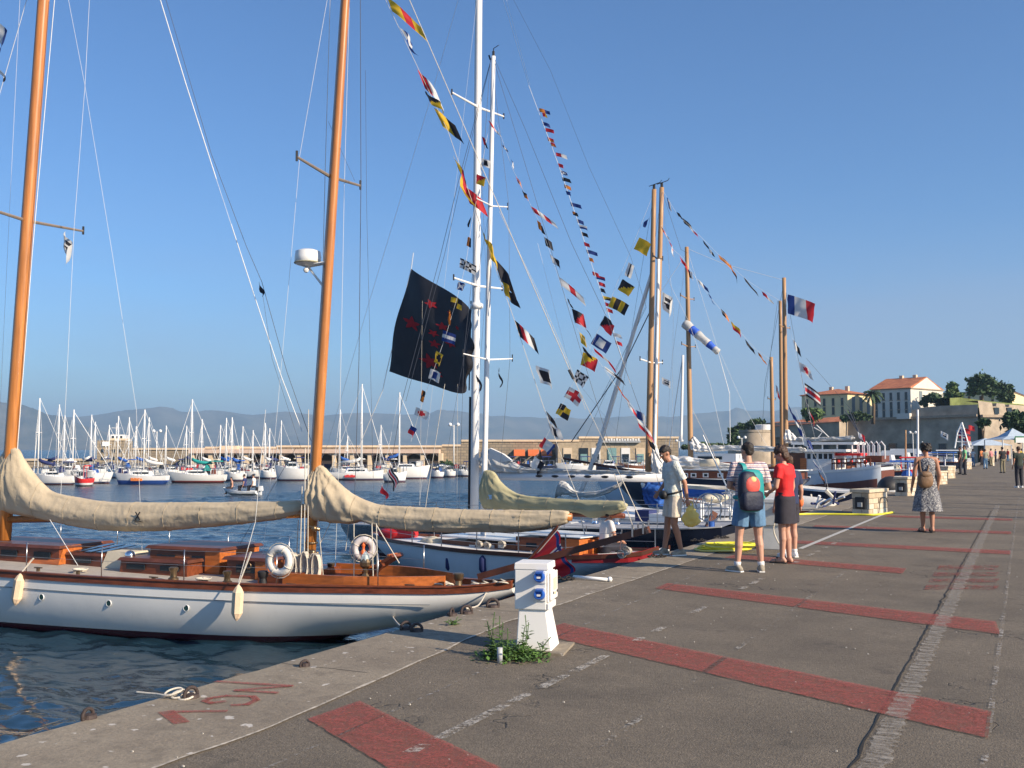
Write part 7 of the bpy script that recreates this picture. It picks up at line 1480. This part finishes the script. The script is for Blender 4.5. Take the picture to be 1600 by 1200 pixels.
    if skirt is not None:
        mm, zl, fl = skirt; mb = MB(); rows = []
        for i in range(14):
            z = 1.06 + (zl - 1.06) * i / 13; k_ = i / 13; rx = (.158 if z > 1 else .185) + fl * k_; ry = (.112 if z > 1 else .135) + fl * k_ * .8
            rows.append([Vector((rx * math.cos(a) * (1 + fl * 1.6 * k_ * math.sin(a * 7 + .6) * .3), ry * math.sin(a) * (1 + fl * 1.6 * k_ * math.sin(a * 5) * .3) - .005, z)) * s for a in [2 * PI * q / 36 for q in range(36)]])
        mb.loft(rows); mb.build('skirt', mm, t, smooth=True, ang=60)
    if dress is not None:
        mm, zl, fl = dress; mb = MB()
        pr_ = [(1.465, .10, .07), (1.44, .15, .09), (1.40, .165, .118), (1.32, .172, .135), (1.2, .16, .125), (1.08, .155, .12), (.98, .185, .14), (.9, .195, .148)] + [(.9 + (zl - .9) * i / 8, .195 + fl * i / 8, .148 + fl * .8 * i / 8) for i in range(1, 9)]
        rows = [[Vector((rx * math.cos(a) * (1 + (.05 * math.sin(a * 6 + z * 3) if z < .8 else .01 * math.sin(a * 5))), ry * math.sin(a) * (1 + (.07 * math.sin(a * 5 + 1) if z < .8 else 0)), z)) * s for a in [2 * PI * q / 40 for q in range(40)]] for z, rx, ry in pr_]; mb.loft(rows); mb.build('dress', mm, t, smooth=True, ang=70)
    for S, sg in (('L', -1), ('R', 1)):
        an = V['ank' + S]; tx, ty = J['toe' + S]; fw = Vector((tx, ty, 0)).normalized()
        if shoes is not None:
            mb = MB(); cap(mb, an + Vector((0, 0, -.045)) - fw * .045, an + Vector((0, 0, .0)), .043, .045); cap(mb, an + Vector((0, 0, -.04)), an + fw * .15 + Vector((0, 0, -.05)), .046, .037); mb.v = [tuple(Vector((v[0], v[1], max(v[2], .004 + an.z - .085))) * s) for v in mb.v]; so = remesh(mb, 'shoe', shoes, t, vox * 1.1, 2)
            mb = MB(); P_ = [an + fw * q + Vector((0, 0, -.08)) for q in (-.08, .05, .18)]; n_ = Vector((fw.y, -fw.x, 0)); mb.loft([[(p + n_ * w2 + Vector((0, 0, dz_))) * s for w2, dz_ in ((-a, 0), (a, 0), (a, .018), (-a, .018))] for p, a in zip(P_, (.035, .047, .03))]); mb.build('sole', WHITEM if shoes is not BLACK else BLACK, so)
        else:
            mb = MB(); P_ = [an + fw * q + Vector((0, 0, -.083)) for q in (-.07, .05, .19)]; n_ = Vector((fw.y, -fw.x, 0)); mb.loft([[(p + n_ * w2 + Vector((0, 0, dz_))) * s for w2, dz_ in ((-a, 0), (a, 0), (a, .016), (-a, .016))] for p, a in zip(P_, (.034, .045, .03))]); mb.torus((an + fw * .08 + Vector((0, 0, -.045))) * s, n_, (0, 0, 1), .046 * s, .008, 12, 5); mb.build('sandal', BLACK, t)
        if socks is not None: mb = MB(); cap(mb, an, an + (V['knee' + S] - an) * .14, .045, .047, flat=True); mb.v = [tuple(Vector(v) * s) for v in mb.v]; mb.build('sock', socks, t, smooth=True)
    return t, s
def smat(name, fnc, rough=.85):
    m, k = newmat(name, rough); o = k.n('TexCoord').outputs['Object']; k.link(fnc(k, o), 'Base Color'); k.link(k.n('Bump', {'Height': k.noise(o, 9, 3), 'Strength': .9, 'Distance': .05}).outputs[0], 'Normal'); return m
def stripes(k, o):
    z = k.n('SeparateXYZ', {0: o}).outputs[2]; f = k.math('FRACT', k.math('MULTIPLY', z, 21.)); a = k.math('LESS_THAN', f, .28); b = k.math('LESS_THAN', k.math('ABSOLUTE', k.math('SUBTRACT', f, .62)), .07)
    return k.mix(b, k.mix(a, (.66, .60, .58), (.16, .11, .20)), (.50, .20, .20))
def floral(k, o):
    v = k.n('TexVoronoi', {'Vector': k.n('VectorMath', {0: o, 1: k.n('TexNoise', {'Vector': o, 'Scale': 22.}).outputs['Color']}, operation='ADD').outputs[0], 'Scale': 11.}).outputs['Distance']
    return k.mix(k.math('LESS_THAN', v, .42), (.018, .022, .05), k.mix(k.rng(v, .0, .4), (.20, .21, .24), (.74, .72, .66)))
TEE = smat('pale green grey tee', lambda k, o: k.mix(k.rng(k.noise(o, 4, 3), .3, .7), (.60, .63, .57), (.66, .68, .62))); STRP = smat('striped polo', stripes); FLOR = smat('floral dress cloth', floral)
CREAM = mat('cream shorts cloth', (.70, .60, .48), .85, var=.06, bump=.4, bsc=14); DENIM = mat('denim', (.10, .20, .33), .85, var=.25, sc=12, bump=.4, bsc=14); REDT = mat('bright red tee', (.66, .018, .02), .8, var=.08, bump=.4, bsc=12); BLK = mat('black skirt cloth', (.028, .025, .035), .85, var=.2, bump=.4, bsc=10)
TEAL = mat('teal strap nylon', (.01, .26, .26), .6, var=.1); NAVP = mat('navy nylon', (.010, .014, .035), .6, var=.2, bump=.3); PRED = mat('faded red nylon', (.62, .09, .07), .6, var=.1, bump=.3); PYEL = mat('pale yellow patch', (.70, .55, .22), .7)
SNK = mat('grey tan trainers', (.30, .26, .20), .8, var=.4, sc=20); SOCKW = mat('white socks', (.68, .68, .68), .9); YBAG = mat('yellow plastic bag', (.95, .80, .30), .5, var=.06, bump=.4, bsc=14)
translucent(YBAG, .55)
# man with the yellow bag
t, s = person('man in pale tee and cream shorts looking down, holding a yellow bag', gz(1053, 868), TH + PI / 2 + .25, SKIN, HAIRD, TEE, CREAM, SNK, None, h=1.76, head=(0, .13, 1.60), htilt=.55, hturn=.1, wrL=(-.24, -.13, .90), elL=(-.235, -.09, 1.15), wrR=(.19, .16, 1.0), elR=(.24, .02, 1.15), lean=(0, .035), sleeve=.85, hem=.93, short=.60, kneeL=(-.09, .03, .5), ankL=(-.08, -.09, .085), kneeR=(.10, .06, .5), ankR=(.11, .12, .085), grip='L', w=1.03)
mb = MB(); mb.tube([(.185 * s * math.cos(a), .135 * s * math.sin(a) + .01, .985 * s - .035 * math.sin(a + .4)) for a in lin(0, 2 * PI, 30)], .016, 6); mb.build('belt', BLACK, t, smooth=True); mb = MB(); mb.ball((-.03, .19, .96), (.10, .06, .075), 12); mb.build('waist_pouch', BLACK, t, smooth=True)
# bag held in the left hand
W_ = mw(t) @ Vector((-.245, -.15, .80)); bt_ = thing('carrier_bag', 'crumpled yellow plastic bag hanging from the hand of the man in the pale tee', 'bag', W_, TH)
mb = MB(); rows = []
for i in range(12):
    k_ = i / 11; z = -.005 - .33 * k_; r = [.03, .055, .08, .095, .11, .12, .125, .13, .13, .125, .105, .03][i]; rows.append([Vector(((r * 1.0) * math.cos(a) + .012 * nz(a * 2, z * 9, 1) + .04, r * .6 * math.sin(a) * (1 + .3 * nz(a * 3, z * 8, 4)), z + .012 * nz(a * 3, i))) for a in [2 * PI * q / 22 for q in range(22)]])
mb.loft(rows); mb.v = [(x + .04 * nz(x * 14, z * 16, y * 14), y + .045 * nz(y * 12 + 5, z * 18, x * 12), z) for x, y, z in mb.v]; mb.build("bag_body", YBAG, bt_, smooth=True); mb = MB(); mb.torus((.03, 0, .02), (1, 0, 0), (0, 0, 1), .035, .010, 14, 6); mb.build('handle', YBAG, bt_, smooth=True)
# backpack man
t, s = person('man with teal and navy backpack in striped polo and denim shorts, seen from behind', gz(1172, 894), TH + .12, SKINL, HAIRD, STRP, DENIM, SNK, SOCKW, h=1.77, w=1.1, belly=.02, head=(-.01, .03, 1.63), hturn=.35, hipL=(-.10, 0, .93), hipR=(.10, 0, .93), kneeL=(-.14, .02, .5), kneeR=(.13, .02, .5), ankL=(-.17, .02, .085), ankR=(.15, -.02, .085), toeL=(-.09, .13), toeR=(.03, .16), elL=(-.27, .02, 1.16), wrL=(-.12, .24, 1.12), elR=(.29, .02, 1.14), wrR=(.13, .24, 1.08), sleeve=.75, hem=.96, short=.62, shL=(-.20, 0, 1.43), shR=(.20, 0, 1.43))
bk = thing('backpack', 'teal and navy backpack with red panel worn by the man in the striped polo', 'backpack', mw(t) @ Vector((-.09, -.15, .90)), t.rotation_euler.z); bk.rotation_euler.z += .35; bk0 = bk
def sbox(name, m, par, c, r, e=3., n=20, seed=0, dent=.03):
    if par is bk0: c = tuple(q * 1.1 for q in c); r = (r[0] * 1.12, r[1] * 1.1, r[2] * 1.16)
    mb = MB(); mb.ball((0, 0, 0), 1., n); o = []
    for v in mb.v:
        q = max((abs(v[0]) ** e + abs(v[1]) ** e + abs(v[2]) ** e) ** (1 / e), 1e-4); o.append((c[0] + v[0] / q * r[0] * (1 + dent * nz(v[0] * 2, v[1] * 2, v[2] * 2 + seed)), c[1] + v[1] / q * r[1] * (1 + dent * 2 * nz(v[0] * 2, v[2] * 2, seed)), c[2] + v[2] / q * r[2]))
    mb.v = o; return mb.build(name, m, par, smooth=True)
sbox('main_pocket', TEAL, bk, (.03, -.05, .20), (.165, .09, .25), 4.); sbox('front_pocket', NAVP, bk, (-.02, -.12, .08), (.155, .065, .12), 5, seed=3); sbox('side_panel', NAVP, bk, (-.045, -.085, .22), (.130, .075, .21), 3.2, seed=5)
sbox('red_panel', PRED, bk, (-.02, -.135, .27), (.115, .045, .105), 2.3, seed=6); sbox('yellow_patch', PYEL, bk, (-.02, -.150, .335), (.05, .03, .04), 2.2, seed=8)
mb = MB(); mb.torus((.06, -.02, .46), (1, 0, 0), (0, 0, 1), .03, .009, 14, 6); mb.build('grab_loop', BLACK, bk, smooth=True)
mb = MB(); P = crv([(.0, .03, .40), (.0, .02, .50), (-.0, .06, .565), (.0, .16, .585), (.0, .26, .53)], 6)
mb.loft([[p + Vector((-.035, 0, 0)), p + Vector((.035, 0, 0)), p + Vector((.035, -.004, .014)), p + Vector((-.035, -.004, .014))] for p in P]); mb.build('shoulder_strap', TEAL, bk)
mb = MB(); mb.tube([(.14, -.02, .08), (.17, .03, .03), (.22, .02, -.07)], .010, 6); mb.build('loose_strap', BLACK, bk, smooth=True)
mb = MB(); mb.tube([(.20 * math.cos(a), .145 * math.sin(a), 1.01 * s) for a in lin(0, 2 * PI, 30)], .030, 6); mb.build('waist_band', TEAL, t, smooth=True)
# woman in red
t, s = person('woman in bright red tee and short black skirt beside the man with the backpack', gz(1228, 880), TH + .85, SKINL, HAIRB, REDT, None, None, None, h=1.72, fem=1, w=.93, hairst='bob', head=(0, .05, 1.63), htilt=.3, hturn=.25, skirt=(BLK, .60, .02), hem=1.0, sleeve=.55, elL=(-.22, .03, 1.15), wrL=(-.13, .20, 1.05), elR=(.22, -.02, 1.14), wrR=(.22, .05, .88), kneeL=(-.07, .02, .5), kneeR=(.07, .02, .5), ankL=(-.06, .03, .085), ankR=(.07, -.02, .085), toeL=(-.02, .15), toeR=(.03, .15))
mb = MB(); mb.loft([[Vector(((.186 + .004) * s * math.cos(a), .15 * math.sin(a) * s, z)) for a in (-.12, .0, .12)] for z in lin(1.02 * s, 1.36 * s, 8)], closed=False, cap=False); mb.build('white_side_stripe', WHITEM, t)
# person behind her
t, s = person('person in dark shorts and white trainers almost hidden behind the woman in red', gz(1234, 871), TH + .3, SKINL, HAIRB, mat('dark blue tee', (.02, .03, .08), .85), BLK, mat('white trainers', (.75, .75, .74), .6), SOCKW, h=1.58, vox=.011, elR=(.25, .0, 1.14), wrR=(.27, .06, .9), ankL=(-.10, .0, .085), ankR=(.10, 0, .085))
ob = thing('orange_bag', 'small orange bag held at the right side of the woman in red', 'bag', mw(t) @ Vector((.25, .06, .86))); mb = MB(); mb.ball((0, 0, 0), (.05, .06, .09), 12); mb.build('bag_body', ORANGE, ob, smooth=True)
# woman in floral dress
t, s = person('woman in sleeveless blue and white floral dress walking away with a tan shoulder bag', gz(1450, 832), TH - .05, SKIN, HAIRD, None, None, None, None, h=1.80, fem=1, w=.97, hairst='curly', dress=(FLOR, .42, .09), head=(0, .03, 1.62), kneeL=(-.08, .04, .5), ankL=(-.06, .10, .085), kneeR=(.08, .0, .5), ankR=(.06, -.08, .10), elL=(-.25, -.03, 1.13), wrL=(-.27, .05, .90), elR=(.24, -.02, 1.13), wrR=(.24, .06, .92), vox=.010)
bg_ = thing('rucksack', 'tan leather rucksack hanging on the back of the woman in the floral dress', 'rucksack', mw(t) @ Vector((-.10, -.15, .95)), t.rotation_euler.z); LEA = mat('tan leather', (.20, .115, .06), .6, var=.25, bump=.3)
sbox('bag_body', LEA, bg_, (0, -.06, .12), (.155, .09, .17), 2.6, seed=4, dent=.08); sbox('flap', LEA, bg_, (.0, -.09, .22), (.12, .07, .07), 2.4, seed=7)
mb = MB(); mb.tube(crv([(-.06, 0, .26), (-.07, .03, .42), (-.05, .10, .50)], 5), .016, 6); mb.tube(crv([(.06, 0, .26), (.10, .02, .40), (.12, .10, .49)], 5), .016, 6); mb.build('strap', LEA, bg_, smooth=True)
# distant people on the quay
def far_person(label, u, v, h, rz, tc, bc, **k): return person(label, gz(u, v), TH + rz, SKIN, k.pop('hair', HAIRD), tc, bc, k.pop('shoes', BLACK), None, h=h, vox=.022, trousers=k.pop('tr', True), group=None, **k)
GRN = mat('light green polo', (.16, .42, .20), .85); DRK = mat('dark trousers', (.02, .02, .03), .85); KHK = mat('khaki trousers', (.22, .19, .12), .85); PNK = mat('pink top', (.60, .25, .25), .85); GRT = mat('grey green top', (.25, .26, .20), .85); WHT = mat('white top', (.68, .66, .62), .85)
far_person('man in light green polo and dark trousers standing by the fourth stone block', 1508, 742, 1.95, 1.2, GRN, DRK, w=1.15)
far_person('person in dark clothes close beside the man in the green polo', 1501, 741, 1.85, 1.0, mat('dark brown jacket', (.04, .025, .02), .85), DRK)
far_person('man in black tee and khaki trousers with a black shoulder bag on the sunny quay', 1567, 739, 1.85, .1, mat('black tee', (.015, .015, .018), .85), KHK, w=1.1)
far_person('woman in dark dress with bare arm at the right frame edge', 1593, 762, 1.80, .1, mat('dark green dress top', (.03, .04, .03), .85), DRK, hair=HAIRB, fem=1, shoes=WHITE)
far_person('walker in grey green top and jeans left of the man with the black bag', 1540, 733, 1.7, .0, GRT, DENIM, hair=HAIRB)
far_person('walker in pink top behind the sixth stone block', 1549, 728, 1.75, .3, PNK, KHK)
far_person('walker in white top and short trousers right of the man in green', 1521, 729, 1.7, 2.0, WHT, DENIM, hair=HAIRB)
far_person('walker in orange top far along the quay', 1534, 727, 1.75, .5, mat('orange top', (.6, .2, .06), .85), DRK)
far_person('small figure in blue top under the left corner of the market tent', 1556, 722, 1.7, 1.5, mat('blue top', (.06, .12, .35), .85), DRK)
far_person('figure in red top under the market tent', 1575, 721, 1.7, 1.9, REDT, DENIM)
far_person('figure in black top at the front of the market tent', 1583, 723, 1.75, .4, mat('black top', (.02, .02, .02), .85), DRK)
far_person('figure in yellow top right behind the woman at the frame edge', 1597, 727, 1.75, .2, mat('yellow top', (.6, .42, .05), .85), DRK)
far_person('figure in white top beyond the fifth stone block', 1514, 723, 1.7, 2.4, WHT, KHK)
# seated sailor
c = F2.w(*F2.pix(945, 868, .1)); c.z = F2.pix(945, 868, .1).z - .72
person('sailor in white shirt with dark hair sitting in the cockpit of the second yacht', c, TH - 1.2, SKIN, HAIRD, WHT, DRK, BLACK, None, h=1.7, vox=.014, head=(0, .12, 1.58), lean=(0, .06), htilt=.4, kneeL=(-.14, .38, .92), kneeR=(.14, .38, .92), ankL=(-.14, .42, .50), ankR=(.14, .42, .50), elL=(-.24, .12, 1.15), wrL=(-.16, .32, 1.05), elR=(.24, .12, 1.15), wrR=(.16, .32, 1.05), trousers=True)
# dinghy crew
for u, a, yy, lab, tc in ((372, 1.9, 0, 'bare chested sitter at the bow of the outboard dinghy', SKINL), (386, .9, .15, 'person in dark top sitting amidships in the outboard dinghy', NAVYC), (392, .35, -.1, 'helmsman in white shirt and dark cap sitting at the stern of the dinghy', WHT)):
    c = FD.w(a, yy, WZ - .28); person(lab, c, FD.rz - PI / 2 + (.5 if a > 1.5 else 0), SKINL, HAIRD, tc, DRK, BLACK, None, h=1.7 if a < 1.5 else 1.5, vox=.028, head=(0, .05, 1.63), kneeL=(-.12, .36, .90), kneeR=(.12, .36, .90), ankL=(-.12, .40, .48), ankR=(.12, .40, .48), trousers=True)
